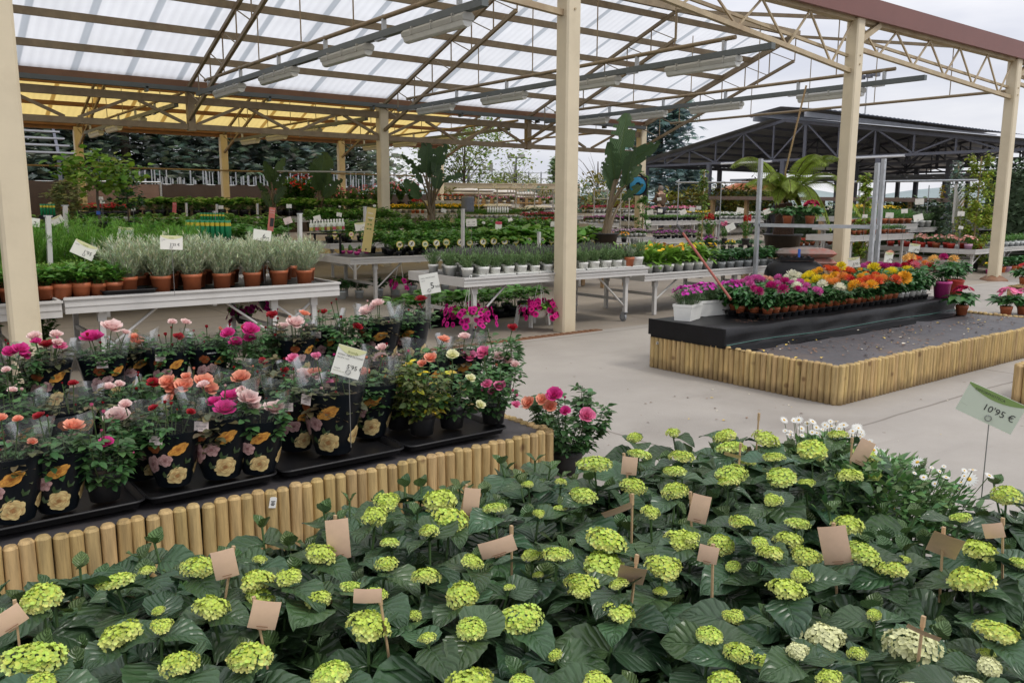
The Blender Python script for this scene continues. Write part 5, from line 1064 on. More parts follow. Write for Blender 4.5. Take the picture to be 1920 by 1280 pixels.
# herbs on the first bench
fill('curry', 'curry_plant', 'silver curry plant in terracotta', 'curry plant', 'of the long bench', [1.95 + .30 * i for i in range(7)], [8.56, 8.85, 9.15], .735, (.95, 1.1))
fill('sage', 'sage_plant', 'broad leaved herb in terracotta', 'herb', 'beside the left column', [.95 + .142 * i for i in range(7)], [8.50, 8.65], .735, (1.2, 1.4))
fill('sage', 'parsley_plant', 'bushy green herb in terracotta', 'herb', 'left of column base', [-.9 + .16 * i for i in range(11)], [8.40, 8.58], .735, (1.2, 1.4))
fill('thyme', 'thyme_plant', 'yellow green thyme pot', 'thyme', 'behind the sage', [.2 + .17 * i for i in range(10)], [8.85, 9.0], .735, (1.4, 1.6))
fill('fennel', 'fennel_plant', 'tall feathery fennel', 'fennel', 'left bench', [-1.0 + .25 * i for i in range(16)], [9.3, 9.6, 9.9], .735, (.95, 1.12))
fill('silver', 'santolina', 'small silver santolina', 'herb', 'right end of long bench', [3.55, 3.75, 3.95], [9.4], .735, (1.2, 1.4))
tray('black tray hanging over the rim of the white bench beside the curry plants', 1.68, 2.16, 8.36, 8.7, .752, .04)
# lavender bench
fill('lavender', 'lavender_pot', 'lavender in white pot', 'lavender', 'of the caster bench', [5.60 + .205 * i for i in range(14)], [8.10, 8.27, 8.46, 8.66, 8.88], .735, (.95, 1.12))
for i, x in enumerate((5.72, 6.3, 6.88, 7.46, 8.0)):
    t = thing('white_tray', f'white plastic tray under lavender pots, {nth(i)} from the left', 'tray', (x, 8.02, .752), group='white trays'); b = MB(); b.box((.27, .14, .008), (.55, .26, .016)); b.obj('tray_shell', white_pot, t)
t = plant('silver', 'silver_shrub_pot', 'small silver leaved plant in a terracotta pot at the lavender bench end', 'herb', 8.28, 8.08, .765, None, 1.15)
plant('lavender', 'rosemary_pot', 'green bushy herb in tall white pot at the right end of the lavender bench', 'herb', 8.46, 8.1, .74, None, 1.3)
fill('calendula', 'calendula_pot', 'yellow calendula in white pot', 'calendula', 'of the low bench', [8.92 + .225 * i for i in range(7)], [8.34, 8.62, 8.9], .60, (1.25, 1.45))
fill('hosta', 'dahlia_pot', 'leafy plant in grey white pot', 'potted plant', 'low bench right end', [10.62 + .22 * i for i in range(7)], [8.36, 8.62], .60, (1.15, 1.3))
# tagged seedlings on the second bench row
tagy = mat('yellow_tag', (.68, .58, .10), .45, .04); tagc = mat('tag_picture', (1, 1, 1), .45, .04, tint=True)
def tag_meshes(kind, i):
    b = MB(); n = 18; r = .058; V = [(r * math.cos(2 * math.pi * k / n), -.001, r * math.sin(2 * math.pi * k / n)) for k in range(n)] + [(0, -.001, 0)]
    b.add(V, [(k, (k + 1) % n, n) for k in range(n)], smooth=False); b.box((0, .0005, -.06), (.02, .0015, .07)); y = b.mesh('tag_disc', tagy)
    c = MB(); r2 = .046; cols = dict(a=[(.74, .73, .64), (.05, .05, .05)], r=[(.72, .62, .50), (.45, .03, .03)], g=[(.62, .66, .45), (.10, .20, .09)])[kind]
    V = [(r2 * math.cos(2 * math.pi * k / n), -.0025, r2 * math.sin(2 * math.pi * k / n)) for k in range(n)] + [(0, -.0025, 0)]; c.add(V, [(k, (k + 1) % n, n) for k in range(n)], cols[0], smooth=False)
    for k in range(5 if kind == 'a' else 3):
        if kind == 'a': c.bar((-.024 + .006 * k, -.0035, -.024 + .010 * k), (.012 + .004 * k, -.0035, -.006 + .009 * k), .002, .006, cols[1])
        else: c.lathe([(0, .012), (.011, .008), (.013, 0), (.008, -.010), (0, -.012)], 8, (-.014 + .014 * k, -.003, .006 * (k % 2) - .004), cols[1]); c.V[-1][:, 1] = c.V[-1][:, 1] * .08 - .003
    return y, c.mesh('tag_picture', tagc)
TG = {k: tag_meshes(k, 0) for k in 'arg'}
def tagged(t, kind, face=-.45):
    y, c = TG[kind]; rz = -t.rotation_euler[2] + math.atan2(-t.location[0], t.location[1]) + rnd.uniform(-.3, .3); v = Vector((0, -.135, .20)); v.rotate(Euler((0, 0, rz))); o = part('tag_disc', y, t, v, rot=(rnd.uniform(-.2, .2), rnd.uniform(-.25, .25), rz)); part('tag_picture', c, o)
for j, t in enumerate(fill('seedling', 'aubergine_seedling', 'leafy seedling with round yellow tag', 'seedling', 'of second bench', [7.0 + .24 * i for i in range(9)], [12.15], .74, (.95, 1.1))): tagged(t, 'ragagagaa'[j % 9])
fill('seedling', 'seedling', 'leafy vegetable seedling', 'seedling', 'behind the tags', [7.0 + .25 * i for i in range(9)], [12.45, 12.8, 13.1], .74, (1.15, 1.4))
for j, t in enumerate(fill('squash', 'courgette_seedling', 'courgette seedling with yellow rimmed tag', 'seedling', 'of second bench', [9.2 + .27 * i for i in range(9)], [12.1], .74, (.9, 1.05))): tagged(t, 'agaagag'[j % 7])
fill('squash', 'courgette_plant', 'large leaved courgette plant', 'seedling', 'behind the tags', [9.2 + .33 * i for i in range(8)], [12.4, 12.8], .74, (1.3, 1.6))
b1 = bench('white bench of red tagged seedlings in the third row of benches', 7.4, 14.6, 15.6, 16.9, .80, legx=(.6, 3.5, 6.5))
for j, t in enumerate(fill('seedling', 'tomato_seedling', 'tomato seedling with red pictured tag', 'seedling', 'third bench', [7.6 + .3 * i for i in range(14)], [15.72], .79, (.85, 1.0))): tagged(t, 'r' if j < 8 else 'g')
fill('seedling', 'pepper_plant', 'bushy pepper plant', 'seedling', 'third bench', [7.6 + .38 * i for i in range(17)], [16.0, 16.5], .79, (1.4, 1.7))
bench('white bench covered in leafy pepper plants at the left, under the yellow roof edge', -3.0, 5.6, 12.6, 14.2, .80, legx=(.6, 3.2, 5.6, 8.0))
fill('strawberry', 'strawberry_plant', 'dense green strawberry plant', 'strawberry plant', 'left middle bench', [-1.4 + .36 * i for i in range(19)], [12.75, 13.15, 13.6], .79, (1.9, 2.3))
bench('white bench of green pepper plants in the fourth row at left', -2.0, 7.0, 16.2, 17.8, .85, legx=(.6, 3.2, 5.6, 8.4))
fill('seedling', 'vegetable_plant', 'leafy vegetable plant', 'seedling', 'fourth left bench', [-1.2 + .42 * i for i in range(20)], [16.35, 16.85, 17.4], .84, (1.5, 1.9))
# cacti in pink pots on the second bench corner
for i, (px, py) in enumerate(((641, 478), (655, 478), (668, 480), (686, 477), (672, 475))):
    x, y, z = at(px, py, .745); t = thing('succulent_pot', f'small succulent in pink pot, {nth(i)} of the five on the bench corner', 'succulent', (x, y, .74), rnd.uniform(0, 6), 'succulents in pink pots'); b = MB(); add_pot(b, .05, .06, .75); b.obj('pot', [pink_pot, soil], t)
    b = MB()
    if i in (0, 1): b.lathe([(.0, .16), (.02, .155), (.03, .12), (.032, .08), (.03, .05)], 10, col=(.9, .9, 1.1)); b.lathe([(.0, .13), (.015, .125), (.02, .1), (.02, .05)], 8, (.03, .0, 0), (.9, .9, 1.1))
    else: spray(b, i, 9, .05, .07, .05, 5, .03, LB, 1.2, ((.9, 1.2),) * 3, .01, 0)
    b.obj('foliage', green_leaf, t)
# bench signs: tall banner boards
def banner(label, px, py, hpx, wpx, dist, colr, lean, seed, words=()):
    p = at_d(px, py, dist); s = depth(p[0], p[1]) / F_PX; t = thing('tall_sign_board', label, 'sign', p, math.atan2(-p[0], p[1]) + .15, 'tall narrow boards'); b = MB(); w_, h_ = wpx * s, hpx * s; b.box((0, 0, 0), (w_, .006, h_)); m = mat(f'board_print_{seed}', colr, .5, .03); c = b.obj('board', m, t); c.rotation_euler = (0, R(lean), 0)
    for k, wd in enumerate(words): text(c, wd, w_ * .26, (-w_ * .32, -.004, h_ * (.36 - .1 * k)), www_m)
    return c, w_, h_
c, w_, h_ = banner('tall pale yellow board of leaf pictures leaning on the seedling bench', 690, 433, 82, 17, 13.1, (.52, .42, .16), 9, 1, ('Ideas', 'amigas'))
b = MB()
for k in range(6): b.inst(LB, [(-.02 + .035 * (k % 2), -.005, h_ * (.2 - .1 * (k // 2)))], [(rnd.uniform(-.5, .5), 0, 1)], [(0, -1, 0)], .05, [(1, 1, 1)])
b.inst(LN, [(-.01, -.005, -.33)], [(0.1, 0, 1)], [(0, -1, 0)], .1, [(.5, .3, .5)]); b.obj('leaf_picture', green_leaf, c)
c, w_, h_ = banner('salmon red narrow board leaning behind the curry plants', 507, 415, 44, 11, 12.4, (.56, .17, .13), 8, 2, ('Plantas', 'aromas')); b = MB(); b.box((.01, -.004, -.04), (.05, .003, .12)); b.obj('dark_picture', ink, c)
banner('small red narrow board standing in the green plants near the back', 325, 396, 22, 7, 18.0, (.50, .10, .09), 5, 3, ('Huerto',))
# bench corner posts
for i, (px, py0, py1, d, wd, lab) in enumerate(((88, 412, 512, 9.3, .07, 'bright aluminium post rising from the bench beside the left column'), (560, 404, 470, 10.2, .06, 'aluminium post among the silver curry plants'), (866, 393, 455, 13.8, .06, 'tall aluminium post in front of the dark green shrubs'), (400, 401, 424, 15, .06, 'short aluminium post above the green tubes'), (120, 392, 440, 12.5, .08, 'wide leaning aluminium post at upper left of the fennel'), (682, 390, 420, 15.5, .06, 'aluminium post beside the pale yellow board'), (1009, 435, 455, 12.6, .05, 'short white post among the courgette leaves'), (347, 386, 405, 20, .06, 'thin white post in the far left greenery'), (404, 388, 405, 20, .06, 'white post left of the second far left column'), (480, 386, 402, 20, .06, 'thin white post near the small white card at back'))):
    p = at_d(px, py0, d); q = at_d(px + (4 if i == 0 else 0), py1, d); t = thing('bench_post', lab, 'post', (p[0], p[1], 0), group='aluminium bench posts'); b = MB(); b.bar((q[0] - p[0], q[1] - p[1], min(q[2], .8)), (0, 0, p[2]), wd, wd * .6); b.obj('upright', white_alu, t); b = MB(); b.box((0, 0, p[2]), (wd * 1.05, wd * .65, .012)); b.obj('end_cap', galv, t)
# price cards on the benches
def card(label, px, py, d, w_, h_, roll, price, lines=(), ps=.34, **k): sign(label, px, py, d, w_, h_, roll, 0, rnd.uniform(-.2, .2), .75, lines, price, ps, **k)
card('white price card 1,95 euros tilted right, in front of the fennel', 156, 475, 8.7, 40, 27, 28, "1'95 €", L0('SALVIA'), price_at=(.0, -.2))
card('white price card 3,25 euros upright among the curry plants', 320, 460, 8.3, 39, 26, 3, "3'25 €", L0('CURRY', 'M12'), .26, price_at=(-.08, -.22))
card('white card with a large 6 standing in the curry plants', 490, 445, 9.2, 32, 20, 8, '6', [("'95€", .18, -.25, .2, None)], .6, band=None, price_at=(.02, -.25))
card('small price card half buried in fennel leaves', 233, 442, 9.9, 30, 20, 6, '', L0('ENELDO'))
card('white price card with a 2 half hidden by the left column', 60, 424, 9.6, 22, 16, 8, '2', (), .6, band=None)
card('white price card lying back left of the green tubes', 105, 420, 12, 22, 14, -25, '', L0('MENTA'))
card('pale price card held before the yellow board', 675, 427, 13.6, 22, 15, -8, "1'95 €", (), .3)
card('white four line card beside the tall aluminium post', 882, 418, 14.0, 20, 14, -3, '', [(a, x, z, .2, None) for a, x, z in (('1,35', -.4, .0), ("3,95", .1, .0), ('2,25', -.4, -.35), ("4,95", .1, -.35))], band=None)
card('pink card near the white bench rim in the centre', 538, 417, 12.6, 15, 12, -18, '', (), m=mat('pink_card', (1, 1, 1)), band=None)
sign('red headed white card standing before the pink flowers', 933, 425, 15.5, 12, 19, 3, 0, 0, .8, (), '', .3, mat('red_print', (.55, .05, .10), .5, .04), (.25, .05))
# ================================================================ hanging petunia baskets
pet_m = mat('magenta_petunia', (.47, .010, .19), .6, spec=.15, var=.12, vs=40, transl=.2, tint=True)
def petunia(b, p, n_, s, col):
    nrm = unit(n_); ref = unit(np.cross(nrm, [.3, .2, 1])); bi = np.cross(nrm, ref); k = 15; V = []
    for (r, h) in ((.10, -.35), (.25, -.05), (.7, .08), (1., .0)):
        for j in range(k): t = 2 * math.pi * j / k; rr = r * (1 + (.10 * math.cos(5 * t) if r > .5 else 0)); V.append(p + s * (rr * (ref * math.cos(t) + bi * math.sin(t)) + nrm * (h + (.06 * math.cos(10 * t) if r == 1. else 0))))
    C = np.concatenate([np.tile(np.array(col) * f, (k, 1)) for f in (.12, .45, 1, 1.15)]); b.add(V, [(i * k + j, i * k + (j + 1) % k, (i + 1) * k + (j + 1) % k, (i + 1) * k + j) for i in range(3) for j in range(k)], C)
def basket(label, px, py, dist, wpx, seed, zhook, nfl=60, dark=False, col=(1, 1, 1)):
    p = at_d(px, py, dist); s = wpx * depth(p[0], p[1]) / F_PX; t = thing('hanging_basket', label, 'hanging basket', (p[0], p[1], p[2] - .16), rnd.uniform(0, 6), 'hanging petunia baskets'); b = MB(); b.lathe([(0, 0), (.06, .002), (.085, .05), (.105, .10), (.112, .105), (.11, .11), (.1, .105)], 18); b.obj('bowl', white_pot if not dark else pot_black, t)
    b = MB(); spray(b, seed, 22, .10, .10, s * .46, 12, .05, LB, 1.1, ((.9, 1.4), (.9, 1.2), (.6, 1.)), .08, 0, (-.5, .6), .15, .2); b.obj('foliage', green_leaf, t)
    g_ = np.random.default_rng(seed); f = MB()
    for k in range(nfl):
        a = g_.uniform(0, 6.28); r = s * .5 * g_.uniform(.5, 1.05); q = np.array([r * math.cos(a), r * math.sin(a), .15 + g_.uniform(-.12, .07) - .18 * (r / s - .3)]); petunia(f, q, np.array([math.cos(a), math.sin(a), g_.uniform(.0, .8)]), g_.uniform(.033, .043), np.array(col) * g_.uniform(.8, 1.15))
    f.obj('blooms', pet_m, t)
    h = MB(); top = np.array([0, 0, zhook - (p[2] - .16)])
    for k in range(3): a = 2.1 * k; h.tube([(.105 * math.cos(a), .105 * math.sin(a), .105), tuple(top - [0, 0, .06])], .0035, 4)
    h.tube([tuple(top + np.array([.02 * math.cos(a) - .02, 0, .025 * math.sin(a) - .03])) for a in np.linspace(-2.2, 2.6, 9)], .006, 5); h.obj('hanger', white_pot, t)
basket('white bowl of magenta petunias hanging from the lavender bench, left one', 880, 582, math.hypot(5.72, 7.9), 110, 3, .78, 74)
basket('white bowl of magenta petunias hanging nearer the centre column', 1012, 571, math.hypot(6.95, 7.9), 78, 4, .78, 56, col=(1.15, 1.3, .95))
basket('magenta petunias hanging under the right end of the seedling bench', 750, 527, math.hypot(7.3, 11.95), 42, 5, .78, 26)
basket('dark petunia basket hanging under the long curry bench', 455, 585, math.hypot(3.4, 9.6), 70, 6, .75, 18, True, (.45, .5, .5))
basket('petunia basket with few purple blooms beside the curry bench end', 500, 560, math.hypot(4.0, 9.7), 40, 7, .75, 12, True, (.8, .8, .9))
# plants and trays kept under the benches
fill('strawberry', 'under_bench_plant', 'shaded leafy plant on the floor', 'potted plant', 'under lavender bench', [5.6 + .3 * i for i in range(8)], [9.5, 9.9], .0, (1.5, 1.9))
fill('hosta', 'under_bench_plant', 'dark leafy plant on the floor', 'potted plant', 'under seedling bench', [6.3 + .35 * i for i in range(8)], [12.9], .0, (1.2, 1.5))
fill('shrub', 'under_bench_shrub', 'green shrub on the floor', 'shrub', 'under left bench', [.2, .75, 1.3], [9.4], .0, (.62, .7))
tray('flat black honeycomb tray on the floor between the benches', 5.05, 6.2, 9.1, 9.7, 0, .05); tray('black tray of plants on the floor under the lavender bench', 5.5, 7.6, 9.35, 10.05, 0, .06)
t = thing('step_stool', 'white plastic step stool behind the centre column', 'stool', (6.95, 8.55, 0), .2); b = MB(); b.prism([(-.17, .24), (.17, .24), (.165, .27), (-.165, .27)], -.13, .13); b.obj('seat', white_pot, t)
for sx_ in (-1, 1):
    for sy in (-1, 1): b = MB(); b.bar((sx_ * .15, sy * .11, .24), (sx_ * .19, sy * .13, 0), .045, .035); b.obj('leg', white_pot, t)
# ================================================================ dahlia display
DC = dict(K=(.66, .13, .40), M=(.46, .012, .16), Y=(.84, .68, .03), W=(.84, .82, .66), O=(.82, .32, .08), OR=(.74, .13, .045), OY=(.84, .44, .035), R=(.48, .012, .025), P=(.84, .48, .34), PY=(.84, .52, .16), KP=(.80, .22, .28))
DN = dict(K='pink', M='magenta', Y='yellow', W='creamy white', O='orange', OR='red orange', OY='amber', R='red', P='peach', PY='pale apricot', KP='coral pink')
def pompon(key, seed):
    g_ = np.random.default_rng(seed); b = MB(); c = np.array(DC[key]); T = petal_t(2, .8, .5)
    for k in range(7):
        n = (5, 8, 11, 13, 13, 12, 9)[k]; el = 1.35 - .33 * k; a = np.arange(n) * 2 * math.pi / n + k * .4 + g_.normal(0, .08, n); d = dirs_az(a, np.full(n, el) + g_.normal(0, .06, n)); L = .50 + .02 * k; p = d * (.38 + .03 * k) * np.array([1, 1, .8]); nr = unit(UP - .2 * d)
        b.inst(T, p, d, upn(d), L * g_.uniform(.9, 1.1, n), np.tile(c * (.72 + .06 * k), (n, 1)) * g_.uniform(.88, 1.15, (n, 1)), wid=np.full(n, .34 + .02 * k))
    b.lathe([(0, .42), (.3, .36), (.45, .1), (.3, -.2), (0, -.35)], 9, col=c * .6); return b.mesh('bloom', flower_m)
POM = {k: [pompon(k, i) for i in range(2)] for k in DC}
DB = [(1376,528,11,'K'),(1381,526,10,'K'),(1390,525,10,'K'),(1402,522,15,'K'),(1413,520,16,'K'),(1420,519,15,'K'),(1427,521,13,'K'),(1406,529,13,'K'),(1422,542,15,'M'),(1413,537,11,'M'),(1445,533,17,'M'),(1471,525,17,'M'),(1467,538,17,'M'),(1495,538,13,'M'),(1458,517,13,'K'),(1443,520,11,'P'),(1434,517,9,'P'),(1473,516,11,'W'),(1485,512,19,'W'),(1497,513,13,'W'),(1487,523,11,'W'),(1493,532,15,'W'),(1483,527,11,'K'),(1499,526,15,'K'),(1457,528,13,'K'),(1506,540,11,'K'),(1511,532,13,'K'),(1509,515,13,'Y'),(1517,512,17,'Y'),(1512,524,11,'Y'),(1530,520,17,'Y'),(1526,507,13,'OY'),(1535,502,11,'OY'),(1534,541,13,'K'),(1529,538,11,'K'),
(1576,494,14,'Y'),(1551,500,15,'OR'),(1564,501,13,'OR'),(1569,506,13,'OR'),(1588,504,17,'OR'),(1594,505,15,'OR'),(1546,517,15,'OY'),(1555,519,15,'OY'),(1564,513,15,'OY'),(1579,515,17,'O'),(1555,525,15,'O'),(1565,524,15,'O'),(1591,517,15,'OR'),(1596,521,14,'R'),(1541,528,15,'W'),(1574,534,17,'W'),(1600,530,19,'OY'),(1633,529,18,'OY'),(1610,524,15,'OR'),(1619,530,11,'O'),(1613,514,13,'OY'),(1622,520,15,'OR'),(1631,518,15,'OR'),(1641,517,15,'O'),(1654,517,17,'O'),(1646,522,15,'OR'),(1640,511,13,'OR'),(1621,510,11,'OY'),(1624,507,9,'R'),(1637,497,18,'Y'),(1669,507,21,'Y'),(1700,503,19,'Y'),(1695,514,19,'OY'),(1678,518,17,'OR'),(1612,503,11,'OY'),(1628,491,11,'M'),(1618,495,13,'K'),(1649,491,11,'K'),(1656,497,15,'M'),(1665,492,13,'M'),(1679,494,13,'M'),(1694,492,11,'R'),(1708,489,15,'R'),(1715,491,15,'KP'),(1706,477,15,'PY'),(1698,478,11,'PY'),(1714,478,11,'OR'),(1722,479,9,'OR'),(1733,487,11,'O'),(1743,495,17,'R'),(1749,480,15,'PY'),(1768,475,12,'M'),(1787,480,15,'PY'),(1667,470,12,'P')]
dg = []
rows_y = [4.90, 5.03, 5.16, 5.29, 5.42, 5.53]
for r, y in enumerate(rows_y):
    x0 = 6.98 if r < 1 else 6.90; k = 0
    while x0 + .135 * k < 10.15: dg.append((x0 + .135 * k + rnd.uniform(-.01, .01) + (.06 if r % 2 else 0), y + rnd.uniform(-.008, .008), r)); k += 1
da = {i: [] for i in range(len(dg))}
for (px, py, s, k) in DB:
    zz = .80 if py > 500 else .84
    x, y, z = at(px, py, zz)
    if y > 5.6: x, y, z = at_y(px, py, 5.55)
    i = min(range(len(dg)), key=lambda q: (dg[q][0] - x) ** 2 + (dg[q][1] - y) ** 2); da[i].append((x, y, z, s * depth(x, y) / F_PX / 2, k))
cnt_ = {}
kd = kits('dahlia', None, 5); kdw = kits('dahlia', white_pot, 4)
for i, (x, y, r) in enumerate(dg):
    if not da[i] and r in (2, 3) and rnd.random() < .25: continue
    c_ = cnt_[r] = cnt_.get(r, -1) + 1; ks = []; [ks.append(DN[q[4]]) for q in da[i] if DN[q[4]] not in ks]
    lb = f"dahlia {'with ' + ' and '.join(ks[:2]) + ' blooms' if ks else 'without open bloom'}, {nth(c_)} from left, {'front' if r == 0 else nth(r)} row"
    p, f, _ = (kdw if x > 9.45 and r < 2 else kd)[rnd.randrange(4)]; hgt = 1.0 + .25 * max(0, min(1, (x - 9.0) / 1.2))
    t = thing('potted_dahlia', lb, 'dahlia', (x, y, .53), 0., 'potted dahlias'); part('pot', p, t); f_ = part('foliage', f, t, rz=rnd.uniform(0, 6.28), s=(1.2, 1.2, hgt * rnd.uniform(.92, 1.08))); st = MB()
    for (bx, by, bz, br, k) in da[i]:
        q = np.array([bx - x, by - y, bz - .53]); st.tube([(q[0] * .2, q[1] * .2, .1), (q[0] * .7, q[1] * .7, q[2] * .7), tuple(q - [0, 0, br * .3])], .003, 4, cap=False); part('bloom', rnd.choice(POM[k]), t, tuple(q), s=br * 1.25, rot=(rnd.uniform(.1, .7), rnd.uniform(-.5, .3), rnd.uniform(0, 6)))
    if da[i]: part('flower_stalk', st.mesh('flower_stalk', stem_m), t)
for k in range(9):      # black cell trays under the pots
    x0 = 6.86 + .37 * k; t = thing('cell_tray', f'black cell tray under the dahlias, {nth(k)} from the left', 'tray', (x0, 4.84, .49), group='black cell trays'); b = MB(); b.box((.18, .37, .052), (.36, .74, .006))
    for i in range(3):
        for j in range(6): b.lathe([(.045, .002), (.055, .05)], 8, (.06 + .12 * i, .06 + .125 * j, 0))
    b.obj('tray_shell', black_pl, t)
# big pots at the right end, single begonia, window boxes
for (nm, px, py, pm, k, lb) in (('pink', 1764, 551, pink_pot, 'KP', 'large magenta pink pot of dahlias at the right end of the shelf'), ('red', 1788, 546, red_pot, 'PY', 'large red pot of dahlias at the far right end of the shelf')):
    x, y, _ = at(px, py, .49); t = thing('large_dahlia_pot', lb, 'dahlia', (x, y, .49), 0); b = MB(); add_pot(b, .105, .2, .78, 20); b.obj('pot', [pm, soil], t); b = MB(); spray(b, 5 if nm == 'red' else 6, 18, .19, .26, .19, 10, .085, LB, 1.05, ((.75, 1.1), (.85, 1.1), (.7, 1.)), .05, 0, (-.5, .5), .2, .2, .003); b.obj('foliage', dahlia_leaf, t)
plant('begonia_crimson', 'potted_begonia', 'single crimson begonia in a terracotta pot on the empty fabric', 'begonia', *at(1802, 583, .32), None, 1.25)
plant('begonia_pink', 'potted_begonia', 'pink begonia cut by the right picture edge, behind the bed', 'begonia', *at(1885, 584, 0.0)[:2], 0.0, 'begonias beside the bed', 1.5)
plant('begonia_pink', 'potted_begonia', 'green pink begonia in the extreme right corner beside the bed', 'begonia', *at(1916, 582, 0.0)[:2], 0.0, 'begonias beside the bed', 1.4)
t = plant('begonia_red', 'potted_begonia', 'red begonia raised on a log stump at the right edge', 'begonia', *at(1918, 525, .3)[:2], .30, None, 1.3); b = MB(); x_, y_ = t.location[0], t.location[1]; log_row(b, (x_ - .2, y_ - .12), (x_ + .35, y_ - .12), .28); log_row(b, (x_ - .2, y_ + .15), (x_ + .35, y_ + .15), .28); b.box((x_ + .08, y_, .27), (.5, .22, .03)); tag(b.obj('log_planter', logm), 'short pine log planter under the red begonia at the right edge', 'planter')
def planter(label, p0, p1, w_, seed, rz):
    t = thing('window_box', label, 'planter', p0, rz); L = p1; b = MB(); h = .16
    V = []
    for (z, f) in ((0, .84), (h - .03, .97), (h - .028, 1.03), (h, 1.04), (h, .97), (h - .03, .93)): V += [(sx_ * L / 2 * (f if L < .3 else 1 - (1 - f) * .35), sy * w_ / 2 * f, z) for sx_, sy in ((-1, -1), (1, -1), (1, 1), (-1, 1))]
    b.add(V, [(i * 4 + j, i * 4 + (j + 1) % 4, i * 4 + 4 + (j + 1) % 4, i * 4 + 4 + j) for i in range(5) for j in range(4)] + [(3, 2, 1, 0), (20, 21, 22, 23)], smooth=False)
    for sx_ in (-1, 1): b.box((sx_ * L * .35, 0, -.001), (.05, w_ * .8, .012))
    b.obj('box', white_pot, t)
    n = max(1, round(L / .26))
    for k in range(n): p, f, w2 = kits('dianthus')[k % 3]; x = (k - (n - 1) / 2) * L / n; o = part('foliage', f, t, (x, 0, h - .02), rz=k * 1.3); part('blooms', w2, t, (x, 0, h - .02), rz=k * 1.3)
    return t
q = at(1285, 597, .49); planter('small white square planter of magenta dianthus at the shelf corner', (q[0] + .05, q[1] + .02, .49), .30, .19, 1, R(20))
q = at(1352, 588, .49); planter('long white window box of magenta dianthus on the black shelf', (q[0] + .05, q[1] + .1, .49), .62, .19, 2, R(-8))
# broom handle leaning from the shelf to the bench
p0, p1 = at_d(1349, 530, 8.6), at_d(1268, 420, 9.6); t = thing('broom_handle', 'red brown broom handle with black grip leaning over the calendula bench', 'broom', p0); b = MB(); d_ = np.array(p1) - np.array(p0); b.tube([tuple(-d_ * .22), tuple(d_ * .86)], .0135, 8); b.obj('shaft', mat('red_brown_handle', (.26, .06, .04), .4, .1), t); b = MB(); b.tube([tuple(d_ * .85), tuple(d_)], .016, 8); b.obj('grip', rubber, t)
# cards in the dahlias
sign('white price card leaning among the orange and pink dahlias', 1600, 487, 11.2, 21, 19, -9, 0, 0, .55, L0('DAHLIA'), "5'95 €", .3, price_at=(-.1, -.25)); sign('narrow white price card behind the yellow dahlias', 1665, 477, 11.4, 15, 19, 6, 0, .3, .55, L0('DAHLIA'), "7'95", .25); sign('white price card at the top right of the dahlias', 1713, 459, 11.6, 18, 16, 7, 0, 0, .55, L0('DAHLIA'), "9'95 €", .3)
# sign in the daisies
sign("pale green card reading dimorphoteca 10,95 euros above the daisies", 1858, 757, math.hypot(3.18, 1.62) + .02, 104, 62, 21, 0, -.05, .42, [('DIMORPHOTECA', -.37, .33, .115, None), ('________', -.47, -.22, .05, None)], "10'95 €", .30, band_g, (.06, .2), price_at=(-.12, -.14), m=mat('pale_green_card', (.56, .61, .50), .5, .03))
# ================================================================ rows of plants farther back
def row(kind, name, desc, cat, where, a, b_, Y, n, rows=1, potm=None, s=1., dz=0., rim=True, dep=None, blabel=None, rowgap=.3, group=None):
    """a row between two pixels (pot bases), on the line y = Y; builds its own bench"""
    p, q = at_y(*a, Y), at_y(*b_, Y); z = (p[2] + q[2]) / 2; x0, x1 = p[0], q[0]; step = (x1 - x0) / max(1, n - 1)
    out_ = fill(kind, name, desc, cat, where, [x0 + step * i for i in range(n)], [Y + rowgap * r for r in range(rows)], z, (s * .9, s * 1.1), potm, group=group)
    if rim:
        z -= .03; D = dep or rowgap * rows + .3; bench(blabel, x0 - .25, x1 + .25, Y - .16, Y + D, z + .015, .13, brace=False, legx=(.3, x1 - x0 + .2))
    return z
row('grass', 'grass_pot', 'dark green grass pot in white', 'grass pot', 'of centre rear bench', (882, 410), (972, 409), 20., 11, 3, None, 1.15, blabel='rear white bench of dark green grass pots in the centre')
row('bed_crimson', 'bedding_plant', 'crimson leaved bedding plant', 'bedding plant', 'left of centre column', (990, 414), (1060, 413), 18.6, 8, 2, red_pot, 1.2, blabel='white bench of crimson bedding plants just left of the centre column')
row('bed_white', 'bedding_plant', 'white flowering bedding plant', 'bedding plant', 'behind the crimson ones', (975, 404), (1075, 402), 20.5, 9, 2, None, 1.3, blabel='white bench of white flowering plants behind the crimson bedding')
row('bed_yellow', 'bedding_plant', 'golden yellow flowering plant', 'bedding plant', 'behind the dark shrubs', (735, 402), (915, 399), 22., 17, 3, None, 1.35, blabel='rear white bench of golden yellow flowers left of centre')
row('bed_purple', 'bedding_plant', 'magenta purple bedding plant', 'bedding plant', 'on the low centre bench', (925, 434), (1000, 432), 16.9, 9, 2, pot_black, 1.2, blabel='low white bench of magenta bedding under the white rim')
row('bed_pink', 'bedding_plant', 'pale pink and white bedding plant', 'bedding plant', 'beside the centre column', (1002, 436), (1062, 434), 16.2, 7, 2, None, 1.2, blabel='low white bench of pale pink bedding beside the centre column')
row('shrub', 'dark_shrub', 'dark leafy shrub', 'shrub', 'centre left', (735, 440), (860, 434), 18.4, 6, 1, None, .62, rim=False)
row('bed_mixed', 'hanging_pot', 'mixed flowering pot on the hanging rail', 'flower pot', 'of rear centre rack', (880, 383), (1045, 381), 25., 12, 1, None, 1.5, blabel='white rack shelf of mixed flowering pots at the back centre')
row('bed_red', 'bedding_plant', 'red flowering plant under a red card', 'bedding plant', 'upper rack shelf', (812, 377), (862, 376), 24.5, 6, 1, pot_black, 1.1, blabel='upper rack shelf of red carded plants right of the strelitzia')
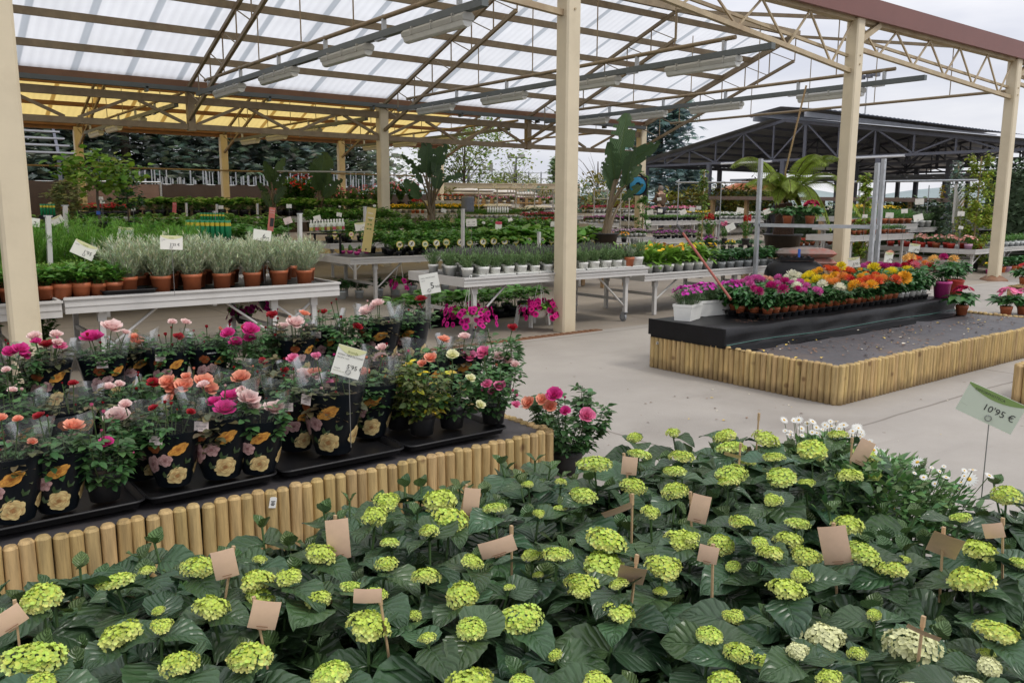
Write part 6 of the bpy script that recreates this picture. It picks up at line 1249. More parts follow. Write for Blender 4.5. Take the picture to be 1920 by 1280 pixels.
row('bed', 'bedding_plant', 'green plant under a red card', 'bedding plant', 'lower rack shelf', (812, 394), (864, 393), 24., 6, 1, pot_black, 1.1, blabel='lower rack shelf of red carded plants right of the strelitzia')
rc = MB()
for (px, py, Y) in [(815 + 9 * i, 372, 24.3) for i in range(6)] + [(813 + 9.5 * i, 389, 23.8) for i in range(6)]:
    p = at_y(px, py, Y); t = thing('red_plant_card', f'small white card with red picture on rack shelf at {"upper" if py < 380 else "lower"} row, {nth(int((px - 812) / 9))} from left', 'plant tag', p, math.atan2(-p[0], p[1]), 'red pictured cards'); b = MB(); b.box((0, 0, 0), (.06, .004, .09)); b.obj('card', paper, t); b = MB(); b.box((0, -.004, .0), (.042, .003, .055)); b.obj('picture', red_pot, t)
# right of the centre column
row('bed_crimson', 'bedding_plant', 'crimson pink bedding plant', 'bedding plant', 'behind the strelitzia', (1112, 398), (1212, 397), 24., 13, 3, None, 1.5, blabel='rear white bench of crimson pink bedding right of the centre column')
row('bed_pink', 'bedding_plant', 'pink bedding plant', 'bedding plant', 'left of the snapdragons', (1228, 399), (1300, 397), 23., 8, 3, None, 1.5, blabel='rear white bench of pink bedding beyond the broom handle')
row('bed_purple', 'bedding_plant', 'purple pink bedding plant in white pot', 'bedding plant', 'by the black tub', (1106, 417), (1186, 415), 19.6, 10, 2, None, 1.15, blabel='white bench of purple pink bedding beside the strelitzia tub')
row('rosette', 'green_rosette', 'low green seedling rosette', 'seedling', 'of the white rimmed bench', (1190, 414), (1345, 408), 19., 17, 4, pot_black, 1.25, blabel='white rimmed bench of low green rosettes behind the broom grip')
row('bed_yellow', 'bedding_plant', 'yellow flowering low plant', 'bedding plant', 'at the back of the rosettes', (1285, 404), (1330, 403), 20.6, 6, 1, pot_black, 1.2, rim=False)
row('bed_lilac', 'bedding_plant', 'lilac white bedding in white pot', 'bedding plant', 'on the brown pallet', (1142, 443), (1206, 442), 16.6, 9, 2, None, 1.1, blabel='low pallet bench of lilac white bedding below the rosettes')
row('bed_orange', 'hibiscus_pot', 'orange hibiscus', 'hibiscus', 'beside the centre column', (1112, 455), (1168, 452), 14.6, 4, 1, pot_black, 1.3, blabel='low bench of orange hibiscus right of the centre column')
row('bed_purple', 'bedding_plant', 'dusky purple leaved plant', 'bedding plant', 'left of the broom handle', (1232, 446), (1300, 442), 16.4, 6, 2, pot_black, 1.1, blabel='dark low bench of dusky purple plants behind the broom handle')
row('bed_white', 'bedding_plant', 'white flowering bedding plant', 'bedding plant', 'left of the grey frame', (1338, 409), (1450, 405), 20.4, 13, 3, None, 1.35, blabel='rear white bench of white bedding left of the tree fern')
row('hosta', 'potted_perennial', 'leafy perennial in black pot', 'perennial', 'behind the grey white pots', (1300, 470), (1420, 462), 13.2, 8, 1, pot_black, 1.0, blabel='white bench of leafy perennials behind the calendula bench')
for i, (px, py, Y, k, s_, lb) in enumerate(((1327, 452, 13.0, 'snap_red', 1.3, 'tall red snapdragon left of the two, behind the calendula'), (1396, 456, 12.6, 'snap_red', 1.35, 'tall red snapdragon close to the grey frame post'), (1356, 452, 12.8, 'snap_pink', .95, 'short pink snapdragon between the two tall red ones'), (1434, 415, 17, 'snap_red', .9, 'red snapdragon right behind the grey frame post'), (1455, 487, 11.4, 'snap_red', .62, 'small red celosia with lime leaves at the end of the low bench'), (1330, 462, 12.8, 'bed_purple', 1.5, 'magenta purple flowers below the tall red snapdragon'), (1368, 465, 12.5, 'bed_yellow', 1.2, 'pale yellow flowers under the pink snapdragon'))):
    x, y, z = at_y(px, py, Y); plant(k, 'flowering_pot', lb, 'flower pot', x, y, z, None, s_, pot_black)
row('shrub_white', 'camellia', 'white flowering shrub', 'shrub', 'behind the rear beds', (1290, 402), (1450, 398), 25.5, 9, 1, None, .95, rim=False)
row('shrub_pink', 'camellia', 'pink flowering shrub', 'shrub', 'beyond the brown jacket', (1258, 400), (1330, 398), 27., 6, 1, None, .9, rim=False)
row('shrub_white', 'climbing_rose', 'loose shrub with white flowers', 'shrub', 'right of the centre column', (1105, 395), (1180, 392), 29., 5, 1, None, 1.1, rim=False)
# far left and left centre
row('shrub_red', 'dipladenia', 'red flowering climber', 'climber', 'left of second strelitzia', (540, 402), (580, 400), 21.5, 3, 1, None, 1.15, rim=False)
row('shrub_pink', 'dipladenia', 'pale pink flowering climber', 'climber', 'around the far columns', (612, 402), (705, 400), 22.5, 5, 1, None, .95, rim=False)
row('shrub_pink', 'azalea', 'dark shrub with pink flowers', 'shrub', 'right of the main rear column', (728, 393), (770, 391), 24., 3, 1, None, 1.05, rim=False)
row('snap_red', 'celosia', 'bright red celosia', 'celosia', 'before the strelitzia', (772, 402), (790, 401), 21.5, 3, 1, None, .8, rim=False)
row('bed_red', 'bedding_plant', 'red and pink bedding plant', 'bedding plant', 'at the far left rack', (128, 413), (232, 411), 17.5, 12, 2, pot_black, 1.2, blabel='far left white bench of red bedding beneath the small trees')
row('strawberry', 'green_herb', 'tall green herb', 'herb', 'in the far left greenery', (250, 412), (690, 407), 20.0, 22, 3, None, 1.9, blabel='long rear bench of green herbs under the yellow roof', rowgap=.45)
row('seedling', 'bushy_vegetable', 'bushy green vegetable', 'seedling', 'in the rear left centre', (585, 432), (735, 428), 17.6, 9, 2, None, 1.45, rim=False, rowgap=.4)
# right of the third column
row('bed_yellow', 'rudbeckia', 'yellow daisy flowered plant', 'perennial', 'right of third column', (1592, 402), (1700, 397), 12.8, 10, 2, None, 1.6, blabel='rear white bench of yellow flowers right of the third column')
row('grass', 'grass_tuft_pot', 'tufted green grass in terracotta', 'ornamental grass', 'right of third column', (1592, 417), (1700, 412), 11.5, 10, 2, terra, 1.5, blabel='white bench of tufted grasses right of the third column')
row('bed', 'heather_pot', 'small green heather', 'heather', 'on the lower bench', (1588, 436), (1690, 430), 10.3, 12, 2, terra, 1.1, blabel='lower white bench of heathers behind the dahlias')
row('lavender', 'lavender_pot', 'grey green lavender', 'lavender', 'left of fourth column', (1700, 417), (1845, 417), 11.7, 14, 3, None, 1.5, blabel='white bench of grey lavender left of the fourth column')
row('grass', 'grass_tuft_pot', 'pale feathery grass', 'ornamental grass', 'at the right edge', (1862, 416), (1935, 412), 11.2, 7, 3, None, 1.9, blabel='rear bench of pale feathery grasses at the right edge')
row('bed_red', 'bedding_plant', 'red celosia bedding', 'bedding plant', 'under the grey shelf', (1488, 458), (1575, 452), 14.2, 9, 2, terra, 1.25, blabel='white bench of red bedding under the grey frame shelf')
bench('white bench of red and pink potted flowers behind the fourth column', 20.35, 21.9, 8.75, 11.1, .60, brace=True, legx=(.15, 1.4))
for i, (pm, nm, y) in enumerate(((red_pot, 'red', 10.9), (red_pot, 'red', 10.5), (red_pot, 'red', 10.1), (terra, 'terracotta', 9.75), (red_pot, 'red', 9.4), (lilac_pot, 'lilac', 9.0))): plant('bed_salmon', 'potted_flower', f'bushy salmon flower in {nm} pot, {nth(i)} from left behind fourth column', 'flower pot', 20.55, y, .58, 'bright potted flowers behind the fourth column', 1.75, pm)
for i in range(6): plant('bed', 'potted_flower', f'bushy green plant second row of the red pots, {nth(i)} from left', 'flower pot', 21.1, 10.9 - i * .38, .58, 'bright potted flowers behind the fourth column', 1.7, red_pot)
fill('bed', 'potted_flower', 'green plant in pale grey pot', 'flower pot', 'at the right edge', [22.4 + .3 * i for i in range(12)], [9.05, 9.4], .58, (1.5, 1.7), grey_pot); bench('white bench of pale grey pots at the right picture edge', 22.2, 26., 8.9, 10.3, .60, brace=True)
for i, (pm, nm) in enumerate(((pink_pot, 'pink'), (lilac_pot, 'lilac'), (orange_pot, 'orange'), (lilac_pot, 'lilac'), (orange_pot, 'orange'), (orange_pot, 'orange'), (white_pot, 'white'))): plant('hosta' if i else 'bed_yellow', 'floor_pot', f'leafy plant in {nm} pot on the floor, {nth(i)} right of fourth column', 'flower pot', 20.9 + .31 * i, 8.62, 0, 'bright pots on the floor at right', 1.6, pm)
for i, (px, py, Y) in enumerate(((1610, 470, 12.6), (1640, 468, 12.4), (1600, 455, 13), (1680, 465, 12), (1575, 465, 12.9))): plant('shrub' if i % 2 else 'calendula', 'floor_shrub', f'green shrub on the floor behind the dahlias, {nth(i)}', 'shrub', *at_y(px, py + 18, Y)[:2], 0, 'green shrubs behind the dahlias', .75 if i % 2 else 2)
# many small white cards on stakes
for i, (px, py, d, w_, roll) in enumerate(((1217, 396, 19, 12, -10), (1236, 393, 22, 9, 5), (1234, 371, 24, 8, -12), (1279, 395, 20, 12, -25), (1296, 390, 21, 11, 8), (1308, 387, 22, 9, 0), (1214, 414, 18.5, 9, -4), (1368, 423, 13.2, 17, -28), (1386, 391, 19, 13, 10), (1436, 393, 18, 13, -20), (1620, 400, 15.5, 9, 0), (1666, 398, 15.5, 14, 2), (1694, 390, 17, 11, -4), (1720, 402, 15, 17, -15), (1800, 394, 15, 12, 2), (1800, 420, 14, 8, 10), (1722, 372, 20, 15, -2), (1063, 353, 26, 7, 0), (1000, 346, 27, 8, 0), (962, 346, 27, 8, 0), (925, 348, 27, 8, 0), (985, 346, 27, 6, 0), (830, 396, 21, 10, 15), (1037, 420, 17.5, 13, 5), (955, 412, 19, 8, -20), (905, 418, 16, 6, 20), (540, 390, 19, 10, 0), (593, 412, 14, 13, -15), (634, 405, 18, 10, 10), (700, 388, 20, 5, 0), (635, 390, 20, 4, 3), (190, 385, 16, 8, 0), (187, 378, 16, 8, 0), (248, 398, 15, 7, 0), (412, 393, 20, 9, 0))):
    sign(f'small white card on a stake, {nth(i)} of the distant cards', px, py, d, w_, w_ * .72, roll, 0, rnd.uniform(-.3, .3), .9, (), '', band=None, group='small distant price cards', name='stake_card')
# green tubes of fertiliser and bottles
tube_g = mat('green_tube', (.02, .25, .10), .35, .05); yb = mat('yellow_tube_band', (.62, .48, .03), .4, .05)
def tubes(label, px0, px1, py, d, h, n, rows, where):
    p, q = np.array(at_d(px0, py, d)), np.array(at_d(px1, py, d))
    for r in range(rows):
        for i in range(n):
            c = p + (q - p) * (i + .5) / n + np.array([.5, .6, 0]) * .08 * r; t = thing('granule_tube', f'green tube with yellow band, {nth(i)} from left, {"front" if r == 0 else "second"} row {where}', 'tube', c, rnd.uniform(-.2, .2), 'green tubes'); w_ = np.linalg.norm(q - p) / n * .46
            b = MB(); b.lathe([(0, 0), (w_, .0), (w_, h), (w_ * .9, h + .005), (0, h + .005)], 10); b.obj('tube', tube_g, t); b = MB(); b.lathe([(w_ * 1.02, h * .72), (w_ * 1.02, h * .9)], 10); b.obj('band', yb, t)
    t = thing('tube_box', f'dark tray holding the green tubes {where}', 'tray', p, math.atan2((q - p)[1], (q - p)[0])); L = np.linalg.norm(q - p); b = MB(); b.box((L / 2, .06, -.03), (L + .05, .2, .06)); b.obj('tray_shell', black_pl, t)
tubes('', 347, 430, 453, 11.2, .23, 9, 2, 'before the peppers'); tubes('', 374, 420, 424, 14.5, .17, 8, 1, 'behind the larger group'); tubes('', 74, 103, 411, 15, .17, 5, 1, 'by the left column')
for i in range(12):
    p = at_d(582 + 5.4 * i, 438 - .3 * i, 14.6 + .1 * (i % 2)); t = thing('spray_bottle', f'white capped product bottle, {nth(i)} from left on the black stand', 'bottle', p, 0, 'product bottles'); b = MB(); b.lathe([(0, 0), (.03, 0), (.03, .13), (.012, .16), (.012, .165)], 10); b.obj('bottle', mat('pale_bottle', (.66, .70, .62), .35, .08), t); b = MB(); b.lathe([(.016, .165), (.016, .2), (0, .2)], 8); b.obj('cap', white_pot, t); b = MB(); b.lathe([(.031, .02), (.031, .075)], 10); b.obj('label_band', mat(f'bottle_label_{i % 3}', ((.5, .4, .1), (.3, .42, .1), (.45, .08, .1))[i % 3], .5, .2, 60), t)
p = at_d(612, 440, 14.6); t = thing('bottle_stand', 'black stand under the product bottles at the bench end', 'stand', (p[0], p[1], 0)); b = MB(); b.box((0, .03, p[2] - .012), (.62, .26, .02), rz=-.6); b.obj('stand_top', black_pl, t)
for sx_ in (-.22, .22): b = MB(); b.box((sx_ * .8, -sx_ * .55, p[2] / 2 + .37), (.03, .03, p[2] - .77)); b.obj('leg', black_pl, t)
for i in range(9):
    p = at_d(913 + 4.6 * i, 399, 20.); t = thing('spray_bottle', f'small white spray bottle, {nth(i)} from left on the rear centre bench', 'bottle', p, 0, 'product bottles'); b = MB(); b.lathe([(0, 0), (.022, 0), (.022, .1), (.008, .13), (.008, .16), (.02, .165), (.0, .18)], 8); b.obj('bottle', white_pot, t)
# ================================================================ soil bags, barrel, pallet, grey frame, tree fern
bag_m = mat('printed_soil_bag', (.17, .13, .11), .4, .5, 2.2, .1, 12, dark=(.42, .06, .03), dsc=3.2, damt=.95)
white_bag = mat('pale_soil_bag', (.60, .60, .62), .4, .25, 1.6, .1, 12, dark=(.40, .33, .36), dsc=2.2, damt=.4)
def bag(label, c, L, W_, h, rz, m, group=None):
    t = tag(MB_bag(L, W_, h).obj('soil_bag', m), label, 'soil bag', group); t.location = c; t.rotation_euler = (0, 0, rz); return t
def MB_bag(L, W_, h):
    b = MB(); n, k = 14, 10; V = []
    for s_ in (1, -1):
        for i in range(n + 1):
            for j in range(k + 1):
                u, v = 2 * i / n - 1, 2 * j / k - 1; e = max(0, 1 - abs(u) ** 4) * max(0, 1 - abs(v) ** 4); V.append((u * L / 2, v * W_ / 2, s_ * h / 2 * e ** .5 * (1 + .12 * math.sin(u * 5 + v * 3)) + h / 2))
    o = (n + 1) * (k + 1); F = []
    for i in range(n):
        for j in range(k): a = i * (k + 1) + j; F += [(a, a + k + 1, a + k + 2, a + 1), (o + a, o + a + 1, o + a + k + 2, o + a + k + 1)]
    return b.add(V, F)
q = at_d(1507, 468, 14.6); bag('upper printed brown soil bag on the pallet behind the barbecue', (q[0], q[1], q[2] - .10), .95, .55, .17, R(-45), bag_m); bag('lower printed soil bag beneath the upper one', (q[0], q[1], q[2] - .25), .95, .55, .17, R(-42), bag_m)
b = MB(); pw = mat('pallet_wood', (.36, .24, .13), .75, .2, 8, stretch=(1, 1, 3))
t = thing('wooden_crate', 'pale wooden pallet crate under the soil bags beside the third column', 'crate', (q[0] + .25, q[1] - .1, 0), R(-45)); zt = q[2] - .27
for k in range(4): b.box((0, 0, .12 + k * (zt - .14) / 3), (1.2, .8, .022)); b.box((0, -.41, .12 + k * (zt - .14) / 3), (1.2, .022, .09))
b.obj('slats', pw, t)
for x in (-.58, 0, .58):
    for y in (-.4, .4): b = MB(); b.box((x, y + (.03 if y > 0 else -.035), zt / 2), (.09, .05, zt - .02)); b.obj('corner_post', pw, t)
q = at_d(1488, 509, 13.2); t = thing('drum_barbecue', 'black rounded drum barbecue behind the pink dahlias', 'barbecue', (q[0], q[1], 0), R(-40)); b = MB(); zc = q[2] - .05; prof = [(0, -.42), (.12, -.42), (.2, -.38), (.24, -.3), (.24, .3), (.2, .38), (.12, .42), (0, .42)]; b.lathe(prof, 24); V = b.V[0].copy(); b.V[0] = np.stack([V[:, 2], V[:, 1], V[:, 0] + zc], 1); b.obj('drum', mat('black_enamel', (.006, .006, .007), .45, .1, spec=.15), t); b = MB(); b.box((.02, 0, zc + .27), (.5, .1, .05)); [b.box((-.2 + .1 * k, 0, zc + .31), (.03, .12, .02)) for k in range(5)]; b.obj('handle', black_pl, t)
for x in (-.3, .3):
    for y in (-.18, .18): b = MB(); b.tube([(x, y * .7, zc - .15), (x * 1.15, y * 1.3, 0)], .015, 6); b.obj('leg', dark_steel, t)
b = MB(); b.box((.05, -.02, zc + .36), (.03, .03, .12)); b.obj('blue_tag', mat('blue_plastic', (.02, .10, .45), .4), t)
D_ = 14.2
t = thing('steel_frame_rack', 'galvanised steel frame with one shelf standing behind the dahlias', 'rack', (0, 0, 0)); ps = [at_d(1424, 294, 13.8), at_d(1643, 300, 13.3), at_d(1655, 292, 13.9), at_d(1432, 303, 14.5)]
for i, p in enumerate(ps[:3]):
    b = MB(); b.box((p[0], p[1], p[2] / 2), (.055, .055, p[2])); [b.box((p[0], p[1] - .029, .2 + k * .12), (.012, .003, .035), col=(.4, .4, .4)) for k in range(int(p[2] / .12) - 1)]; b.obj('post', galv, t)
a, c = at_d(1424, 418, 13.8), at_d(1643, 421, 13.35); zs = (a[2] + c[2]) / 2; b = MB(); b.bar((a[0], a[1], zs), (c[0], c[1], zs), .05, .05); b.bar((a[0] + .25, a[1] + .3, zs), (c[0] + .25, c[1] + .3, zs), .05, .04); b.bar((a[0] + .12, a[1] + .15, zs), (c[0] + .12, c[1] + .15, zs), .3, .012); b.obj('shelf', galv, t)
for i, (px, k, lb) in enumerate(((1474, 'begonia', 'leafy potted plant with no flower on the grey shelf'), (1516, 'begonia_crimson', 'dark red begonia in a terracotta pot on the grey shelf'))):
    x, y, _ = at_d(px, 418, 13.75); plant(k, 'shelf_pot', lb, 'begonia', x, y, zs + .03, None, 1.3)
fern_m = mat('tree_fern_frond', (.30, .40, .07), .5, .2, 20, transl=.45, tint=True); trunk_m = mat('fibrous_trunk', (.05, .025, .015), .95, .4, 30, .8, 40)
q = at_d(1466, 440, 16.); TX, TY = q[0], q[1]; t = thing('tree_fern', 'tree fern with arching pale green fronds in a large black pot', 'tree fern', (TX, TY, 0)); zb = q[2] - .35
b = MB(); add_pot(b, .34, .40, .8, 22, zb); b.obj('pot', [pot_black, soil], t); b = MB(); b.tube([(0, 0, zb + .3), (.03, 0, zb + .65), (.0, .02, zb + .95)], [.19, .17, .15], 12); b.obj('trunk', trunk_m, t)
fr = MB(); FT = leaf(2, 1, .35, .05, .1); crown = np.array([0, 0, zb + .95])
for (tx, ty, arch) in ((1372, 305, .55), (1400, 340, .2), (1455, 372, .25), (1480, 350, .3), (1566, 290, .35), (1545, 300, .6), (1555, 420, .75), (1590, 345, .5), (1500, 385, .2), (1440, 330, .3), (1530, 400, .6), (1610, 395, .7)):
    tip = np.array(at_d(tx, ty, 16 + rnd.uniform(-.9, .6))) - np.array([TX, TY, 0]); mid = (crown + tip) / 2 + np.array([0, 0, arch + .25]); pts = np.array([(1 - u) ** 2 * crown + 2 * u * (1 - u) * mid + u * u * tip for u in np.linspace(0, 1, 34)]); fr.tube(pts[::3], .008, 4, (.45, .3, .3))
    T = unit(np.gradient(pts, axis=0)); sd = unit(np.cross(T, UP)); n_ = len(pts); L = np.linalg.norm(tip - crown)
    for sg in (1, -1):
        for k in range(5, n_):
            u = k / n_; plen = .30 * L * math.sin(math.pi * min(1, .15 + .85 * u)) ** .8 * .8; d = unit(sd[k] * sg + T[k] * .45 + np.array([0, 0, -.25])); m_ = 9; ps_ = pts[k] + d * plen * np.linspace(.05, 1, m_)[:, None]; ps_[:, 2] -= .05 * np.linspace(0, 1, m_) ** 2
            for s2 in (1, -1): fr.inst(FT, ps_, np.tile(unit(T[k] * s2 + d * .5), (m_, 1)), np.tile(UP, (m_, 1)), .085 * (1 - .55 * np.linspace(0, 1, m_)), np.array([1, 1, 1]) * rnd.uniform(.8, 1.25))
fr.obj('frond', fern_m, t)
b = MB(); p0, p1 = np.array(at_d(1470, 318, 15.9)), np.array(at_d(1508, 156, 15.5)); o_ = np.array([TX, TY, 0]); b.tube([crown + [.1, 0, 0], tuple(p0 - o_), tuple(p1 - o_)], .018, 6); b.obj('bamboo_stake', wood_stick, t)
t = thing('fern_stand', 'low wooden stand under the big black tree fern pot', 'stand', (TX, TY, 0)); b = MB(); b.box((0, 0, zb - .04), (1.1, 1.1, .05)); [b.box((x, y, zb / 2 - .04), (.1, .1, zb - .06)) for x in (-.45, .45) for y in (-.45, .45)]; b.obj('slats', pw, t)
# ================================================================ strelitzias (giant white bird of paradise)
strel = veined_leaf('strelitzia_leaf', (.060, .115, .050), (.10, .16, .06), .38, .3, .35, 16., .01); petiole = mat('petiole', (.16, .12, .07), .5, .25, 6, stretch=(3, 3, .4))
def strelitzia(label, base, dist, leaves, zb, pot=None):
    p = at_d(*base, dist); t = thing('strelitzia', label, 'strelitzia', (p[0], p[1], 0)); o = np.array([p[0], p[1], 0]); s = depth(p[0], p[1]) / F_PX; bb = np.array([0, 0, zb + .25]); st = MB()
    if pot: b = MB(); add_pot(b, pot, pot * 1.15, .78, 20, zb); b.obj('pot', [pot_black, soil], t)
    for i, (bx, by, tx, ty, wp, tw) in enumerate(leaves):
        dd = dist + rnd.uniform(-.5, .5); a, c = np.array(at_d(bx, by, dd)) - o, np.array(at_d(tx, ty, dd + rnd.uniform(-.4, .3))) - o; foot = bb + np.array([rnd.uniform(-.1, .1), rnd.uniform(-.1, .1), 0]); mid = foot * .45 + a * .55; mid[2] += .12 * (a[2] - foot[2]); mid[:2] = foot[:2] * .75 + a[:2] * .25
        P_ = [(1 - u) ** 2 * foot + 2 * u * (1 - u) * mid + u * u * a for u in np.linspace(0, 1, 9)]; st.tube(P_, np.linspace(.045, .016, 9), 6, cap=False)
        L = np.linalg.norm(c - a); n, m_ = 16, 6; b = MB(); V, U, F = [], [], []; ax = unit(c - a); vd = unit(-(a + o) + np.array([0, 0, 1.6])); sd = unit(np.cross(ax, vd) + tw * vd); nr = np.cross(sd, ax); w_ = wp * s / 2; g_ = np.random.default_rng(i + int(bx)); tears = set(g_.choice(np.arange(3, n - 1), 6, replace=False))
        for k in range(n + 1):
            u = k / n; ww = w_ * (math.sin(math.pi * (.06 + .9 * u)) ** .55) * (1 if u < .8 else 1 - (u - .8) * 1.6)
            for j in range(m_ + 1):
                v = 2 * j / m_ - 1; V.append(a + ax * L * u + sd * v * ww + nr * (.35 * abs(v) * ww + .12 * L * math.sin(u * 2.2) * .3 - .1 * L * u * u) + np.array([0, 0, -.05 * L * u * u])); U.append((v, u, 0))
        for k in range(n):
            for j in range(m_):
                if k in tears and ((j >= m_ - 1 - k % 3 // 2) if k % 2 else (j <= k % 3 // 2)): continue
                q = k * (m_ + 1) + j; F.append((q, q + 1, q + m_ + 2, q + m_ + 1))
        b.add(V, F, np.array([1, 1, 1]) * g_.uniform(.8, 1.25), U); b.tube([a + ax * L * u + nr * (.12 * L * math.sin(u * 2.2) * .3 - .1 * L * u * u) + np.array([0, 0, -.05 * L * u * u]) for u in np.linspace(0, .97, 8)], np.linspace(.014, .003, 8), 4, (1.6, 1.5, 1.), cap=False); b.obj('leaf', strel, t)
    st.obj('stalk', petiole, t); return t
strelitzia('tall strelitzia with torn upright leaves in a black tub right of the centre column', (1132, 450), 16.6, [(1157, 316, 1172, 203, 46, .1), (1168, 312, 1232, 260, 28, .2), (1148, 362, 1128, 298, 22, -.4), (1162, 350, 1200, 302, 24, .3), (1166, 375, 1203, 340, 18, .5), (1150, 335, 1140, 262, 30, -.3), (1172, 345, 1186, 270, 24, .6)], .74, .27)
t = thing('tub_stand', 'dark bench under the black strelitzia tub', 'stand', (*at_d(1132, 450, 16.6)[:2], 0)); b = MB(); b.box((0, 0, .68), (.7, .7, .06)); [b.box((x, y, .32), (.08, .08, .62)) for x in (-.3, .3) for y in (-.3, .3)]; b.obj('slats', pw, t)
strelitzia('strelitzia with drooping outer leaves before the yellow flowers', (805, 405), 21., [(796, 326, 800, 266, 34, .1), (808, 328, 832, 268, 28, .3), (790, 325, 750, 290, 13, .3), (790, 345, 770, 312, 14, .2), (786, 372, 756, 336, 24, .2), (815, 355, 824, 316, 24, .2), (830, 342, 869, 324, 13, .4), (803, 335, 790, 262, 18, -.4), (812, 330, 822, 282, 20, .2)], .85, .3)
strelitzia('broad leaved strelitzia between the two far left columns', (592, 404), 22., [(600, 345, 606, 285, 40, .1), (606, 372, 638, 336, 20, .3), (594, 360, 580, 306, 22, -.2), (600, 365, 612, 320, 30, .2)], .9, .3)
strelitzia('lush pale green strelitzia left of the red climbers', (508, 404), 21., [(512, 340, 531, 296, 16, .2), (506, 345, 494, 305, 19, -.1), (518, 358, 536, 322, 15, .4), (502, 378, 481, 343, 14, -.3), (513, 385, 534, 350, 16, .2), (505, 392, 490, 360, 16, -.2), (508, 360, 512, 318, 18, .1)], .9, .3)
t = thing('shade_board', 'thin grey board lying level before the broad leaved strelitzia', 'board', at_d(604, 325, 21)); b = MB(); b.bar((-1.0, .55, 0), (1.0, -.62, 0), .3, .03); b.obj('board', grey_plastic, t)
# ================================================================ trees and shrubs of the background
con_m = mat('conifer_foliage', (.19, .25, .19), .7, .3, 1.2, transl=.5, tint=True); bark = mat('tree_bark', (.10, .075, .055), .9, .3, 6, .4, 20)
FAN = MB()
for a in (-.7, -.35, 0, .35, .7): FAN.inst(leaf(2, 1, .22, .2, .1), [(0, 0, 0)], [(math.sin(a), math.cos(a), 0)], [(0, 0, 1)], 1 - .25 * abs(a))
FANT = (np.concatenate(FAN.V), np.concatenate([f[0] for f in FAN.F4]), np.concatenate(FAN.U))
def crown(seed, n, rx, z0, z1, size, shape, T, lump=.2, el=(-.5, .5), tint=((.8, 1.2),) * 3, clumps=0):
    g_ = np.random.default_rng(seed); b = MB(); t = g_.uniform(0, 1, n) ** .8; th = g_.uniform(0, 6.28, n)
    r = rx * shape(t) * (1 + lump * np.sin(5 * th + 9 * t) + lump * .7 * np.sin(3 * th - 17 * t + seed)) * (.55 + .45 * np.sqrt(g_.uniform(0, 1, n)))
    p = np.stack([r * np.cos(th), r * np.sin(th), z0 + (z1 - z0) * t + g_.normal(0, .02 * (z1 - z0), n)], 1)
    if clumps:
        c = p[g_.integers(0, n, clumps)]; k = g_.integers(0, clumps, n); p = c[k] + g_.normal(0, rx * .13, (n, 3))
    d = dirs_az(th + g_.normal(0, .5, n), g_.uniform(*el, n)); v = g_.uniform(.65, 1.35, n)[:, None] * np.stack([g_.uniform(a, c, n) for a, c in tint], 1); b.inst(T, p, d, upn(d) + g_.normal(0, .3, (n, 3)), size * g_.uniform(.7, 1.3, n), v); return b
cone_s = lambda t: np.clip(1.02 - t, .05, 1) ** .75 * np.clip(t * 6 + .5, 0, 1)
round_s = lambda t: np.sqrt(np.clip(1 - (2 * t - 1) ** 2, .02, 1))
CONI = [crown(s, 8000, 3.1, .3, 11., .42, lambda t: np.clip(1.02 - t, .1, 1) ** .6, FANT, .28, (-.1, .75), ((.8, 1.2), (.85, 1.15), (.8, 1.25)), 480).mesh('crown', con_m) for s in range(3)]
TRK = MB(); TRK.tube([(0, 0, -.2), (0, 0, 5), (.1, 0, 10)], [.25, .17, .04], 8); TRK = TRK.mesh('trunk', bark)
def tree(label, px, dist, me, s, name='tree', rz=0., group=None, trunk=TRK, zb=None):
    p = at_d(px, 383, dist); t = thing(name, label, 'tree', (p[0], p[1], gz(p[0], p[1]) if zb is None else zb), rz, group, s); part('trunk', trunk, t); part('crown', me, t); return t
for i, px in enumerate((10, 85, 160, 240, 315, 390, 465, 535, 600)): tree(f'dense blue green conifer of the tall screen behind the fence, {nth(i)} from left', px, 46 + 2 * (i % 3), CONI[i % 3], rnd.uniform(.95, 1.15), 'conifer', i * 1.3, 'conifer screen behind the fence')
tree('grey green pine right of the conifer screen', 660, 52, crown(21, 2600, 2.6, 1., 5.6, .5, round_s, FANT, .25, (-.3, .6), ((1.0, 1.4), (.95, 1.2), (.8, 1.1)), 120).mesh('crown', con_m), 1.0, 'pine')
lt = mat('young_leaf', (.19, .27, .06), .6, .25, 3, transl=.35, tint=True)
limb = MB(); g_ = np.random.default_rng(3)
for k in range(26): a = k * 2.4; L = g_.uniform(1.2, 2.9); limb.tube([(0, 0, 1.2 + .08 * k), (math.cos(a) * L * .5, math.sin(a) * L * .5, 2 + .12 * k), (math.cos(a) * L, math.sin(a) * L, 2.8 + .13 * k)], [.03, .018, .006], 5, cap=False)
limb.tube([(0, 0, -.2), (0, 0, 2), (.1, 0, 5)], [.16, .12, .04], 7); LIMB = limb.mesh('trunk', bark)
tree('open leafy tree with pale spring leaves behind the strelitzia', 868, 46, crown(31, 4200, 3.2, 1.2, 6.6, .27, round_s, LB, .3, (-.5, .8), ((.8, 1.3), (.85, 1.2), (.7, 1.1)), 110).mesh('crown', lt), .8, 'leafy_tree', 0, None, LIMB)
tree('bare twiggy tree left of the tall strelitzia', 1118, 44, crown(32, 240, 2.4, 1.5, 4.5, .12, round_s, LB, .3, (-.5, .8)).mesh('crown', lt), .6, 'bare_tree', 1., None, LIMB)
tree('blue grey cedar behind the dark shelter corner', 1232, 50, crown(33, 3000, 2.6, .6, 6.6, .55, lambda t: np.clip(1.05 - t * .8, .15, 1) ** .6, FANT, .35, (-.3, .5), ((.8, 1.1), (.95, 1.2), (1.1, 1.6)), 130).mesh('crown', con_m), .98, 'cedar')
